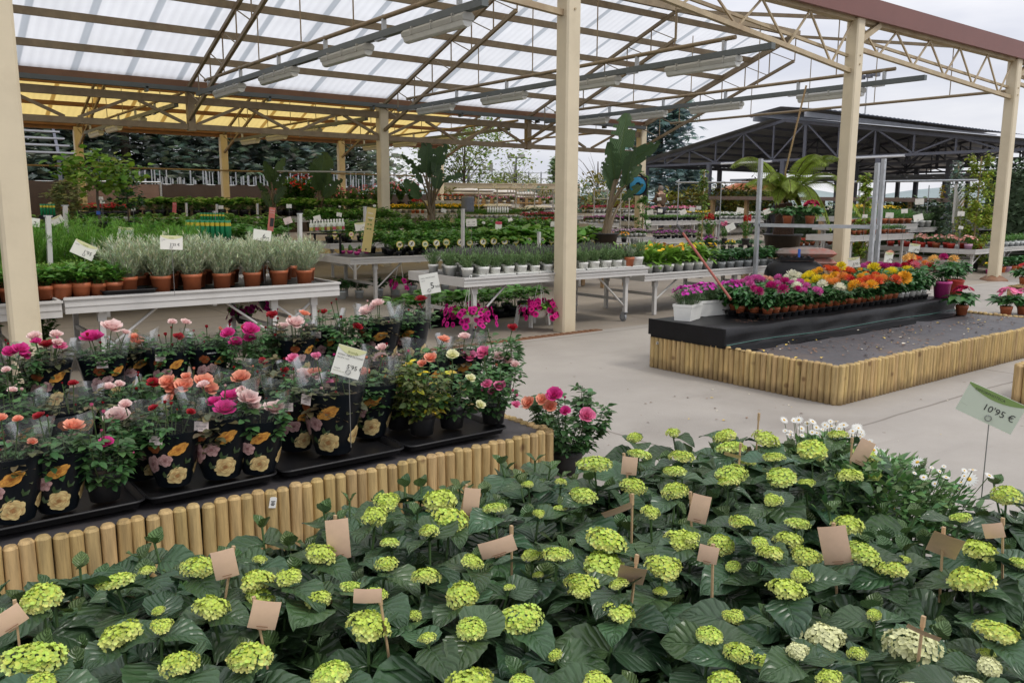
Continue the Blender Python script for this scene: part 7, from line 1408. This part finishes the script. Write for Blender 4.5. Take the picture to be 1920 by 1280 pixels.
tree('rounded bushy tree beneath the floodlight pole', 962, 62, crown(34, 3000, 3.2, .2, 3.8, .3, round_s, LB, .2, (-.5, .8), ((.9, 1.2), (.75, .95), (.8, 1.)), 200).mesh('crown', lt), .62, 'round_tree', 0, None, LIMB)
tree('small pointed evergreen left of the centre column', 1042, 56, crown(35, 1200, 1.2, .1, 4.2, .35, cone_s, FANT, .2, (-.3, .6), ((1.1, 1.5), (1.2, 1.5), (.6, 1.)), 60).mesh('crown', con_m), .85, 'young_fir')
for i, (px, d, h, w_, cl) in enumerate(((730, 44, 1.6, 1.8, 0), (778, 45, 1.4, 1.8, 1), (840, 44, 1.5, 1.6, 1), (905, 40, 1.3, 1.6, 1), (1000, 42, 1.5, 2.2, 0), (1020, 40, 1.6, 1.4, 1), (1062, 40, 1.4, 1.6, 0), (1100, 36, 2.0, 2.2, 0), (1120, 34, 2.2, 2., 1), (1180, 36, 1.6, 1.6, 1), (1260, 38, 1.5, 1.6, 1), (1300, 38, 1.7, 2.0, 1), (1345, 40, 1.7, 2., 1), (1400, 40, 1.8, 2.4, 1))):
    m_ = mat('yellow_green_foliage', (.21, .20, .035), .6, .3, 3, transl=.3, tint=True) if cl else con_m
    p = at_d(px, 383, d); t = thing('garden_shrub', f'{"yellow green" if cl else "dull green"} shrub at the far edge of the yard, {nth(i)} from left', 'shrub', (p[0], p[1], gz(p[0], p[1])), i, 'shrubs at the far edge of the yard'); b = MB(); b.tube([(0, 0, 0), (0, 0, h * .5)], .04, 5); b.obj('stem', bark, t); crown(50 + i, 600, w_ * .5, .1, h, .2, round_s, LB, .25, (-.3, 1.2), ((.8, 1.2),) * 3, 60).obj('crown', m_, t)
def climber(label, px, py0, py1, d, wpx, m, seed, n=1500, tint=((.8, 1.3),) * 3, name='climber'):
    p, q = at_d(px, py0, d), at_d(px, py1, d); zb = min(q[2], .9); t = thing(name, label, 'climber', (p[0], p[1], 0)); h = p[2]; w_ = wpx * depth(p[0], p[1]) / F_PX / 2; b = MB(); add_pot(b, .16, .28, .8, 14, 0); b.obj('pot', [pot_black, soil], t); b = MB(); b.tube([(0, 0, .2), (0, 0, h)], .018, 5); b.obj('cane', wood_stick, t); crown(seed, n, w_, .3, h, .085, lambda t_: np.clip(1.1 - t_ * .7, .2, 1) * np.clip(.55 + t_ * 1.2, 0, 1), LB, .28, (-.6, .6), tint, 90).obj('crown', m, t)
climber('tall variegated yellow green climber beside the fourth column', 1838, 286, 410, 23, 62, lt, 61, 3600, ((1.2, 1.9), (1.1, 1.6), (.6, 1.)))
climber('yellow green climber right of the third column', 1622, 325, 400, 21, 32, lt, 62, 1500, ((1.1, 1.7), (1.1, 1.5), (.6, 1.)))
climber('narrow green climber beside the shelter post', 1318, 318, 400, 25, 20, lt, 63, 1000)
climber('leafy climber at the shelter corner', 1205, 325, 400, 26, 26, green_leaf, 64, 1200)
climber('thin grey green climber beside the fourth column', 1795, 300, 400, 26, 40, con_m, 65, 1400)
for i, (px, w_) in enumerate(((1766, 15), (1786, 12))): climber(f'golden yellow conifer inside the shelter, {nth(i)} of the two', px, 344, 372, 34, w_, mat('golden_foliage', (.42, .34, .02), .6, .2, 4, transl=.2, tint=True), 70 + i, 500, name='golden_conifer')
hedge_m = mat('dark_hedge', (.055, .095, .04), .7, .3, 2, tint=True)
def hedge(label, px0, px1, py0, d0, d1, seed, n, m=hedge_m):
    p, q = np.array(at_d(px0, py0, d0)), np.array(at_d(px1, py0, d1)); L = np.linalg.norm((q - p)[:2]); g_ = np.random.default_rng(seed); b = MB(); h = max(p[2], q[2]); P_ = np.stack([g_.uniform(0, L, n), g_.uniform(-.5, .5, n), h * g_.uniform(.1, 1, n) ** .8 * (1 + .06 * np.sin(np.arange(n)))], 1); d = dirs_az(g_.uniform(0, 6.28, n), g_.uniform(-.4, .9, n)); b.inst(LB, P_, d, upn(d) + g_.normal(0, .3, (n, 3)), .16 * g_.uniform(.7, 1.3, n), g_.uniform(.6, 1.5, n)[:, None] * np.ones(3)); t = thing('hedge', label, 'hedge', (p[0], p[1], 0), math.atan2((q - p)[1], (q - p)[0])); b.obj('foliage', m, t); b = MB(); b.box((L / 2, 0, h * .45), (L - .3, .5, h * .9)); b.obj('inner_branches', hedge_m, t)
hedge('dark hedge under the shelter at the right picture edge', 1862, 1990, 300, 30, 27, 81, 3200)
hedge('low dark hedge in the shade under the shelter', 1640, 1782, 372, 29, 27, 82, 2200)
hedge('dark hedge behind the tree fern', 1440, 1600, 380, 31, 30, 83, 2000)
hedge('reed like yellow hedge seen through the shelter posts', 1265, 1470, 348, 52, 52, 84, 2600, mat('yellow_green_foliage', (1, 1, 1)))
# small trees on the left
ot = MB(); ot.tube([(0, 0, 0), (.02, 0, .5), (0, .02, 1.0)], [.035, .03, .02], 7)
for a in range(5): ot.tube([(0, 0, .85), (.25 * math.cos(a * 1.3), .25 * math.sin(a * 1.3), 1.15), (.5 * math.cos(a * 1.3), .5 * math.sin(a * 1.3), 1.25)], [.014, .01, .006], 5, cap=False)
OT = ot.mesh('trunk', bark)
def pot_tree(label, px, py_base, py_top, d, wpx, m, seed, n, size, tint, T=LB, shp=round_s, z0=.75):
    p, q = at_d(px, py_base, d), at_d(px, py_top, d); h = q[2] - p[2]; s = h / 1.45; t = thing('potted_tree', label, 'tree', (p[0], p[1], p[2]), seed, None, s); b = MB(); add_pot(b, .14, .24, .8, 14, -.24); b.obj('pot', [pot_black, soil], t); part('trunk', OT, t); w_ = wpx * depth(p[0], p[1]) / F_PX / 2 / s; crown(seed, n, w_, z0, 1.5, size, shp, T, .25, (-.5, .5), tint, 70).obj('crown', m, t)
    b = MB(); b.tube([(.02, 0, .16), (.02, 0, .24)], .045, 8); b.obj('blue_tie', mat('blue_plastic', (1, 1, 1)), t) if seed == 91 else None; return t
pot_tree('small tree with pale green layered crown, blue tie on its trunk', 186, 422, 300, 13.6, 120, lt, 91, 520, .16, ((.8, 1.3), (1.0, 1.45), (.5, .9)), LBIG)
pot_tree('small dark leaved tree right of the pale crowned one', 240, 420, 345, 14.2, 54, dahlia_leaf, 92, 420, .14, ((.5, .9), (.55, .85), (.5, .8)), LBIG, round_s, .45)
pot_tree('feathery dull green shrub behind the left column', 128, 420, 350, 15.5, 60, con_m, 93, 900, .2, ((1.3, 1.9), (1.1, 1.5), (.5, .8)), FANT, round_s, .2)
pot_tree('bronze citrus shrub with pale fruit at far left', 150, 412, 385, 16.5, 40, dahlia_leaf, 94, 300, .12, ((.8, 1.6), (.5, .9), (.5, .8)), LB, round_s, .1)
def cycad(label, px, py, d, r, seed):
    p = at_d(px, py, d); t = thing('cycad', label, 'cycad', (p[0], p[1], p[2] - .35)); b = MB(); add_pot(b, .2, .3, .8, 14, 0); b.obj('pot', [pot_black, soil], t); b = MB(); g_ = np.random.default_rng(seed)
    for k in range(26):
        a = k * 2.4; el = g_.uniform(.1, 1.2); c = np.array([math.cos(a), math.sin(a), 0]); pts = [UP * .3 + c * r * u * math.cos(el * .7) + UP * (r * .9 * math.sin(el) * u - .5 * r * u * u) for u in np.linspace(0, 1, 12)]; T = unit(np.gradient(np.array(pts), axis=0)); sd = unit(np.cross(T, UP))
        for sg in (1, -1): b.inst(FT, np.array(pts)[1:], sd[1:] * sg + T[1:] * .6, np.tile(UP, (11, 1)), np.full(11, .2 * r), np.ones(3) * g_.uniform(.5, .8))
    b.obj('fronds', dahlia_leaf, t)
for i, (px, py) in enumerate(((330, 398), (372, 392), (440, 396), (300, 402))): cycad(f'dark cycad in front of the brown fence, {nth(i)} of four', px, py, 25, .9, i)
# ================================================================ fences, trolleys and other yard fittings
net_m = mat('brown_windbreak_net', (.045, .028, .020), .8, .2, 2, .1, 30, tint=True); Yf = 31.8
def fence(label, x0, x1, z, m, pm=galv, name='windbreak_fence'):
    t = thing(name, label, 'fence', (x0, Yf, 0)); b = MB(); n = 40; L = x1 - x0; V = [(L * i / n, .04 * math.sin(i * 1.1), zz) for zz in (.0, z + .0) for i in range(n + 1)]; V = [(v[0], v[1], v[2] - (.05 * (i % 4 == 2) if v[2] > 0 else 0)) for i, v in enumerate(V)]; b.add(V, [(i, i + 1, n + 2 + i, n + 1 + i) for i in range(n)]); b.obj('net', m, t)
    for k in range(int(L / 2.4) + 1): b = MB(); b.tube([(k * 2.4, .08, 0), (k * 2.4, .08, z + .06)], .03, 6); b.obj('post', pm, t)
    b = MB(); b.tube([(0, .07, z - .02), (L, .07, z - .02)], .018, 6); b.obj('rail', pm, t)
fence('brown windbreak fence behind the far left columns', -8., 5.9, 2.32, net_m); fence('brown windbreak fence right of the gate panel', 8.6, 16.4, 2.28, net_m); fence('lower brown windbreak fence behind the yellow flowers', 16.4, 33., 2.02, net_m)
t = thing('fence_gate', 'pinkish brown gate panel framed in galvanised tube in the back fence', 'gate', (5.95, Yf - .05, 0)); b = MB(); b.box((1.3, 0, 1.15), (2.5, .03, 2.2)); b.obj('panel', mat('pinkish_brown_panel', (.17, .105, .085), .7, .15, 3), t); b = MB(); [b.tube([(x, -.03, 0), (x, -.03, 2.34)], .04, 6) for x in (.02, 2.58)]; b.tube([(.02, -.03, 2.32), (2.58, -.03, 2.32)], .035, 6); b.obj('frame', galv, t)
TRm = []
b = MB(); [b.box((x, y, 1.0), (.04, .04, 2.0)) for x in (-.28, .28) for y in (-.6, .6)]; P_post = b.mesh('posts', galv); b = MB(); [b.box((0, 0, z), (.56, 1.2, .03)) for z in (.22, 1.15)]; P_shelf = b.mesh('shelf', galv)
for i in range(24):
    px = 268 + i * 18.5 + rnd.uniform(-5, 5); p = at_y(px, 350, 35 + (i % 3) * 1.1); t = thing('plant_trolley', f'empty galvanised plant trolley behind the fence, {nth(i)} from left', 'trolley', (p[0], p[1], gz(p[0], p[1])), rnd.uniform(-.3, .3), 'galvanised plant trolleys'); part('posts', P_post, t, s=(1, 1, rnd.uniform(.98, 1.22))); part('shelf', P_shelf, t)
t = thing('dark_pergola', 'black slatted pergola roof on a grey post behind the left column', 'pergola', (0, 0, 0)); b = MB(); p, q = at_y(-20, 290, 36), at_y(135, 292, 36)
for k in range(5): b.bar((p[0] - .5, 36 + k * .9, p[2] + .32 * k), (q[0], 36 + k * .9, p[2] + .32 * k), .55, .06)
b.obj('roof_slats', roof_u, t); b = MB(); x_ = at_y(107, 300, 36)[0]; b.box((x_, 36, p[2] / 2), (.12, .12, p[2])); b.bar((x_, 36, p[2]), (q[0], 40, p[2] + 1.4), .1, .1); b.obj('post', dark_steel, t)
beige = mat('beige_render', (.52, .42, .28), .8, .08, 2)
t = thing('boundary_wall', 'low beige rendered wall at the back of the yard', 'wall', (0, 0, 0)); p, q = at_d(815, 346, 45), at_d(1085, 346, 45); b = MB(); b.bar((p[0], p[1], p[2] / 2), (q[0], q[1], q[2] / 2), .2, p[2]); b.obj('wall', beige, t); b = MB(); b.bar((p[0], p[1], p[2] + .03), (q[0], q[1], q[2] + .03), .26, .05); b.obj('coping', beige, t)
t = thing('court_fence', 'tall thin sports court fence beyond the boundary wall', 'fence', (0, 0, 0)); b = MB()
for k in range(17): p = at_d(690 + 23 * k, 322 if k % 5 else 312, 62); b.tube([(p[0], p[1], 0), p], .045, 5)
b.obj('posts', dark_steel, t); b = MB()
for py in (324, 334, 345): p, q = at_d(690, py, 62), at_d(1060, py, 62); b.tube([p, q], .025, 4)
b.obj('rails', galv, t)
for i, px in enumerate((727, 965)):
    p = at_d(px, 296, 66); g0 = gz(p[0], p[1]); t = thing('floodlight_pole', f'grey floodlight pole with two lamps, {"left" if i == 0 else "right"} one', 'floodlight', (p[0], p[1], g0), math.atan2(-p[0], p[1])); b = MB(); b.tube([(0, 0, 0), (0, 0, p[2] - g0)], [.1, .07], 6); b.obj('pole', dark_steel, t); b = MB(); b.box((0, 0, p[2] - g0), (1.3, .08, .07)); b.obj('crossarm', dark_steel, t)
    for x in (-.42, .42): b = MB(); b.box((x, -.1, p[2] - g0 + .14), (.52, .35, .26)); b.obj('lamp', grey_plastic, t)
t = thing('sign_gantry', 'grey pole with angled arm and square panels behind the strelitzia', 'gantry', (0, 0, 0)); b = MB(); p, q = at_d(876, 302, 50), at_d(926, 319, 50); b.tube([(p[0], p[1], 0), p], .07, 6); b.tube([at_d(838, 288, 50), p, q], .05, 6); b.tube([at_d(845, 319, 50), q], .04, 5); b.obj('pole', galv, t)
for (px, py, w_, h) in ((918, 314, 7, 17), (905, 314, 6, 8), (882, 315, 6, 6), (848, 317, 6, 6)): c = at_d(px, py, 49.9); s = depth(c[0], c[1]) / F_PX; b = MB(); b.box(c, (w_ * s, .05, h * s), rz=math.atan2(-c[0], c[1])); b.obj('panel', grey_plastic, t)
t = thing('telecom_mast', 'slender grey mast with three small antennas beyond the shelter', 'mast', (0, 0, 0)); p = at_d(1623, 135, 70); b = MB(); b.tube([(p[0], p[1], 0), p], [.1, .05], 6); b.obj('mast', galv, t); b = MB(); [b.box(at_d(px, py, 70), (.5, .3, .3)) for px, py in ((1612, 140), (1626, 137), (1640, 134))]; b.obj('antenna', dark_steel, t)
# stacks of pale soil bags in the rear centre
k_ = 0
for (px, py, d, n) in ((868, 362, 33, 2), (905, 362, 33, 2), (945, 365, 32, 2), (985, 368, 32, 2), (930, 392, 27, 2), (1010, 394, 27, 2)):
    for j in range(n): p = at_d(px + rnd.uniform(-4, 4), py, d); bag(f'pale printed soil bag in the rear stacks, {nth(k_)} counted from left', (p[0], p[1], p[2] + .12 * j - .1), .95, .6, .14, R(-38 + rnd.uniform(-8, 8)), white_bag, 'pale soil bags at the back'); k_ += 1
for (px, d) in ((868, 33), (905, 33), (945, 32), (985, 32), (930, 27), (1010, 27)):
    p = at_d(px, 380, d); z_ = at_d(px, 366 if d > 30 else 393, d)[2]; t = thing('bag_pallet', f'wooden pallet stack under the soil bags at pixel column {0}', 'pallet', (p[0], p[1], 0), R(-38)); t['label'] = f'wooden pallet under pale soil bags in the rear stacks'; t['group'] = 'pallets under the pale soil bags'; b = MB(); [b.box((0, 0, .1 + k * z_ / 5), (1.2, .85, .05)) for k in range(5)]; [b.box((x, y, z_ / 2 - .05), (.1, .1, z_ - .12)) for x in (-.5, 0, .5) for y in (-.36, .36)]; b.obj('slats', pw, t)
p = at_d(875, 398, 24); t = thing('water_barrel', 'grey blue ribbed barrel at the end of the rear rack', 'barrel', (p[0], p[1], p[2]), s=.7); b = MB(); b.lathe([(0, 0), (.26, 0)] + [(.26 + (.015 if k % 2 else 0), .06 + .055 * k) for k in range(10)] + [(.24, .62), (0, .63)], 16); b.obj('barrel', mat('blue_grey_plastic', (.16, .18, .22), .5, .1), t)
t = thing('flower_rack', 'white tubular rack with hanging hooks at the rear centre', 'rack', (0, 0, 0)); b = MB()
for px in (895, 930, 965, 1000, 1035, 1062): p = at_d(px, 354, 26.5); b.tube([(p[0], p[1], .2), p], .022, 5)
b.obj('upright', white_alu, t); b = MB(); b.tube([at_d(893, 354, 26.5), at_d(1064, 354, 26.5)], .022, 5); b.obj('rail', white_alu, t)
b = MB()
for k in range(22): px = 950 + 5.2 * k; p = at_d(px, 356, 26.4); b.tube([p, (p[0] - .05, p[1], p[2] - .22)], .01, 4); b.tube([p, (p[0] + .05, p[1], p[2] - .22)], .01, 4)
b.obj('hook', white_alu, t)
t = thing('plant_rack', 'white tubular display rack at the right of the centre column', 'rack', (0, 0, 0)); b = MB()
for px in (1112, 1137, 1162, 1178): p = at_d(px, 355, 27); b.tube([(p[0], p[1], .2), p], .02, 5)
b.obj('upright', white_alu, t); b = MB(); [b.tube([at_d(1110, py, 27), at_d(1180, py, 27)], .018, 5) for py in (356, 372, 390)]; b.obj('rail', white_alu, t)
row('bed_white', 'hanging_pot', 'white flowering pot', 'flower pot', 'of the rack right of centre column', (1112, 374), (1178, 373), 27, 6, 1, None, 1.5, rim=False)
t = thing('irrigation_rail', 'long grey tube rail on thin posts before the shelter', 'rail', (0, 0, 0)); b = MB(); b.tube([at_d(1268, 340, 28), at_d(1560, 337, 24)], .03, 6); b.tube([at_d(1600, 336, 23.5), at_d(1830, 331, 22)], .03, 6); b.obj('rail', galv, t); b = MB()
for px in (1270, 1350, 1418, 1480, 1655, 1740): p = at_d(px, 341, 27); b.tube([(p[0], p[1], .2), p], .016, 5)
b.obj('upright', galv, t)
t = thing('plank_shelf', 'long weathered wooden plank shelf under the dark shelter', 'shelf', (0, 0, 0)); b = MB(); p, q = at_d(1335, 368, 31), at_d(1800, 369, 27); b.bar(p, q, .5, .12); b.obj('plank', mat('weathered_plank', (.17, .12, .10), .8, .2, 4), t); b = MB(); [b.box((p[0] + (q[0] - p[0]) * k / 6, p[1] + (q[1] - p[1]) * k / 6, p[2] / 2), (.12, .12, p[2] - .14)) for k in range(7)]; b.obj('trestle', pw, t)
t = thing('trellis_panel', 'white lattice trellis panel leaning before the fourth column', 'trellis', at_d(1785, 412, 23)); b = MB(); [b.bar((-.02 + .5 * (k / 6), 0, 0), (.0, 0, .12 + .75 * k / 6), .02, .02) for k in range(1, 7)]; [b.bar((0, .01, .12 * k), (.5, .01, .12 * k + .35), .015, .015) for k in range(6)]; b.bar((0, 0, 0), (0, 0, .92), .05, .04); b.obj('lattice', white_alu, t)
q = at_d(1190, 347, 24.); t = thing('hose_reel', 'black hose reel box with a blue drum on the rear right column', 'hose reel', q, math.atan2(-q[0], q[1]) + .5); b = MB(); b.box((.12, .1, 0), (.42, .3, .5)); b.lathe([(0, -.14), (.27, -.14), (.27, .14), (0, .14)], 20); V = b.V[-1]; b.V[-1] = np.stack([V[:, 0] + .05, V[:, 2] + .05, V[:, 1]], 1); b.tube([(-.1, .1, .22), (.12, .1, .36), (.34, .1, .22)], .03, 6); b.obj('casing', black_pl, t); b = MB(); b.lathe([(.1, -.02), (.24, -.02), (.25, .02), (.1, .03)], 20); V = b.V[-1]; b.V[-1] = np.stack([V[:, 0] - .02, V[:, 2] - .15, V[:, 1]], 1); b.obj('drum', mat('bright_blue_plastic', (.01, .22, .38), .4), t); b = MB(); b.box((.2, -.06, .18), (.14, .02, .05)); b.obj('orange_clip', orange_pot, t)
t = thing('tiled_roof_house', 'low house with orange tiled roof far beyond the shelter', 'house', at_d(1405, 381, 140)); b = MB(); b.box((0, 0, .8), (9, 6, 3.2), rz=R(-40)); b.obj('wall', beige, t); b = MB(); b.prism([(-5, 2.4), (5, 2.4), (0, 4.1)], -3.3, 3.3); o = b.obj('roof', mat('orange_roof_tile', (.36, .12, .05), .8, .2, 6), t); o.rotation_euler = (0, 0, R(-40))
# ================================================================ people far back
skin = mat('skin', (.50, .30, .21), .55, .05)
def skinned(name, chains, m, parent, sub=2):
    """one continuous body: chains of (points, radii) joined at shared first vertices"""
    me = bpy.data.meshes.new(name); V, E, Rr, idx = [], [], [], {}
    for pts, rad in chains:
        prev = None
        for p, r in zip(pts, rad):
            k = tuple(round(c, 4) for c in p)
            if k not in idx: idx[k] = len(V); V.append(p); Rr.append(r)
            if prev is not None and prev != idx[k]: E.append((prev, idx[k]))
            prev = idx[k]
    me.from_pydata(V, E, []); o = bpy.data.objects.new(name, me); COL.objects.link(o); o.modifiers.new('skin', 'SKIN').use_smooth_shade = True
    for i, sv in enumerate(me.skin_vertices[0].data): r = Rr[i]; sv.radius = (r, r) if not isinstance(r, tuple) else r
    me.skin_vertices[0].data[0].use_root = True; s = o.modifiers.new('sub', 'SUBSURF'); s.levels = s.render_levels = sub
    me2 = bpy.data.meshes.new_from_object(o.evaluated_get(bpy.context.evaluated_depsgraph_get())); bpy.data.objects.remove(o); me2.materials.clear(); me2.materials.append(m); return part(name, me2, parent)
def hand(w_, d, up):
    w_, d, up = np.array(w_), unit(np.array(d, float)), unit(np.array(up, float)); sd = np.cross(d, up); palm = w_ + d * .06; ch = [([tuple(w_), tuple(palm)], [.022, .03])]
    for k, (s_, L) in enumerate(((-.026, .065), (-.009, .075), (.009, .07), (.025, .055))): a = palm + sd * s_ + d * .025; ch.append(([tuple(palm), tuple(a), tuple(a + d * L * .5 - up * .008), tuple(a + d * L - up * .025)], [.03, .010, .009, .007]))
    t0 = w_ + d * .03 - sd * .03; ch.append(([tuple(palm), tuple(t0), tuple(t0 + d * .045 - sd * .02)], [.03, .012, .009])); return ch
def person(label, loc, rz, s, jacket, lean, arms, hairc):
    t = thing('person', label, 'person', loc, rz, 'people far back', s); pel = np.array([0, 0, .93]); ch = pel + np.array([0, lean * .42, .42 - .08 * lean]); nk = ch + np.array([0, lean * .12, .14]); hd = nk + np.array([0, .04 + lean * .08, .12]); T_ = lambda v: tuple(v)
    body = [([T_(pel), T_(pel + (ch - pel) * .5), T_(ch), T_(nk), T_(hd), T_(hd + [0, .01, .09])], [.14, .13, .15, .055, .085, .075])]
    J = [([T_(pel - [0, 0, .03]), T_(pel + (ch - pel) * .5), T_(ch), T_(nk - [0, 0, .02])], [.175, .165, .19, .085])]
    for sg, (el, hn) in zip((-1, 1), arms):
        sh = ch + np.array([sg * .19, 0, .06]); el_, hn_ = sh + np.array(el), sh + np.array(hn); body.append(([T_(ch), T_(sh), T_(el_), T_(hn_)], [.15, .05, .04, .028])); body += hand(hn_, hn_ - el_, (0, 0, 1)); J.append(([T_(ch), T_(sh), T_(el_), T_(el_ + (hn_ - el_) * .9)], [.19, .075, .062, .05]))
    Tq = []
    for sg in (-1, 1):
        kn, an = np.array([sg * .11, .03 + .05 * sg, .5]), np.array([sg * .12, -.02 + .08 * sg, .08]); body.append(([T_(pel), T_(pel + [sg * .09, 0, -.06]), T_(kn), T_(an), T_(an + [0, .13, -.04])], [.14, .085, .06, .045, .035])); Tq.append(([T_(pel + [0, 0, .0]), T_(pel + [sg * .095, 0, -.08]), T_(kn), T_(an + [0, 0, .02])], [.16, .11, .082, .07]))
    b_ = skinned('body', body, skin, t); skinned('jacket', J, jacket, t); skinned('trousers', Tq, mat('dark_trousers', (.03, .03, .04), .8), t)
    for sg in (-1, 1): b = MB(); an = np.array([sg * .12, -.02 + .08 * sg, 0]); b.tube([T_(an + [0, -.07, .045]), T_(an + [0, .02, .05]), T_(an + [0, .16, .035])], [.045, .05, .035], 8); b.obj('shoe', rubber, t)
    b = MB(); b.lathe([(0, .125), (.07, .11), (.1, .05), (.102, -.02), (.09, -.06)], 12, T_(hd + [0, -.025, .02])); b.obj('hair', hairc, t)
    b = MB(); [b.lathe([(0, .012), (.012, 0), (0, -.012)], 6, T_(hd + [x, .09, .01])) for x in (-.03, .03)]; b.obj('eyes', ink, b_); b = MB(); b.tube([T_(hd + [0, .08, .01]), T_(hd + [0, .108, -.025])], [.009, .014], 6); b.obj('nose', skin, b_); b = MB(); b.tube([T_(hd + [-.022, .085, -.052]), T_(hd + [0, .094, -.054]), T_(hd + [.022, .085, -.052])], .006, 5); b.obj('mouth', mat('lips', (.36, .14, .11), .5), b_); b = MB(); [b.lathe([(0, .03), (.014, .01), (.01, -.03)], 6, T_(hd + [x, .0, .0])) for x in (-.09, .09)]; b.obj('ears', skin, b_)
    return t
brown_j = mat('brown_jacket', (.085, .050, .028), .85, .1, 12); navy_j = mat('navy_jacket', (.025, .033, .055), .8, .1, 12)
q = at_d(1238, 383, 33.); fz = math.atan2(-q[0], q[1]); p_ = person('person in a brown jacket with a green back badge, facing away to the left', (q[0], q[1], at_d(1238, 347, 33)[2] - 1.72), fz + .7, 1., brown_j, .08, (((-.06, .1, -.26), (-.02, .34, -.24)), ((.06, .08, -.27), (.1, .3, -.3))), mat('grey_brown_hair', (.16, .13, .11), .8))
b = MB(); b.inst(LB, [(.05, -.185, 1.36)], [(1, 0, .3)], [(0, -1, 0)], .12, [(1, 1, 1)]); b.inst(LB, [(.05, -.186, 1.34)], [(.9, 0, -.1)], [(0, -1, 0)], .10, [(1, 1, 1)]); b.obj('back_badge', mat('lime_print', (.36, .55, .03), .6), p_)
q = at_d(1446, 383, 30.); person('person in a dark navy jacket bending over plants behind the grey frame', (q[0], q[1], at_d(1446, 361, 30)[2] - 1.56), math.atan2(-q[0], q[1]) - 1.3, 1., navy_j, .75, (((-.03, .22, -.2), (0, .4, -.3)), ((.03, .24, -.2), (.04, .44, -.28))), mat('grey_hair', (.35, .34, .33), .8))
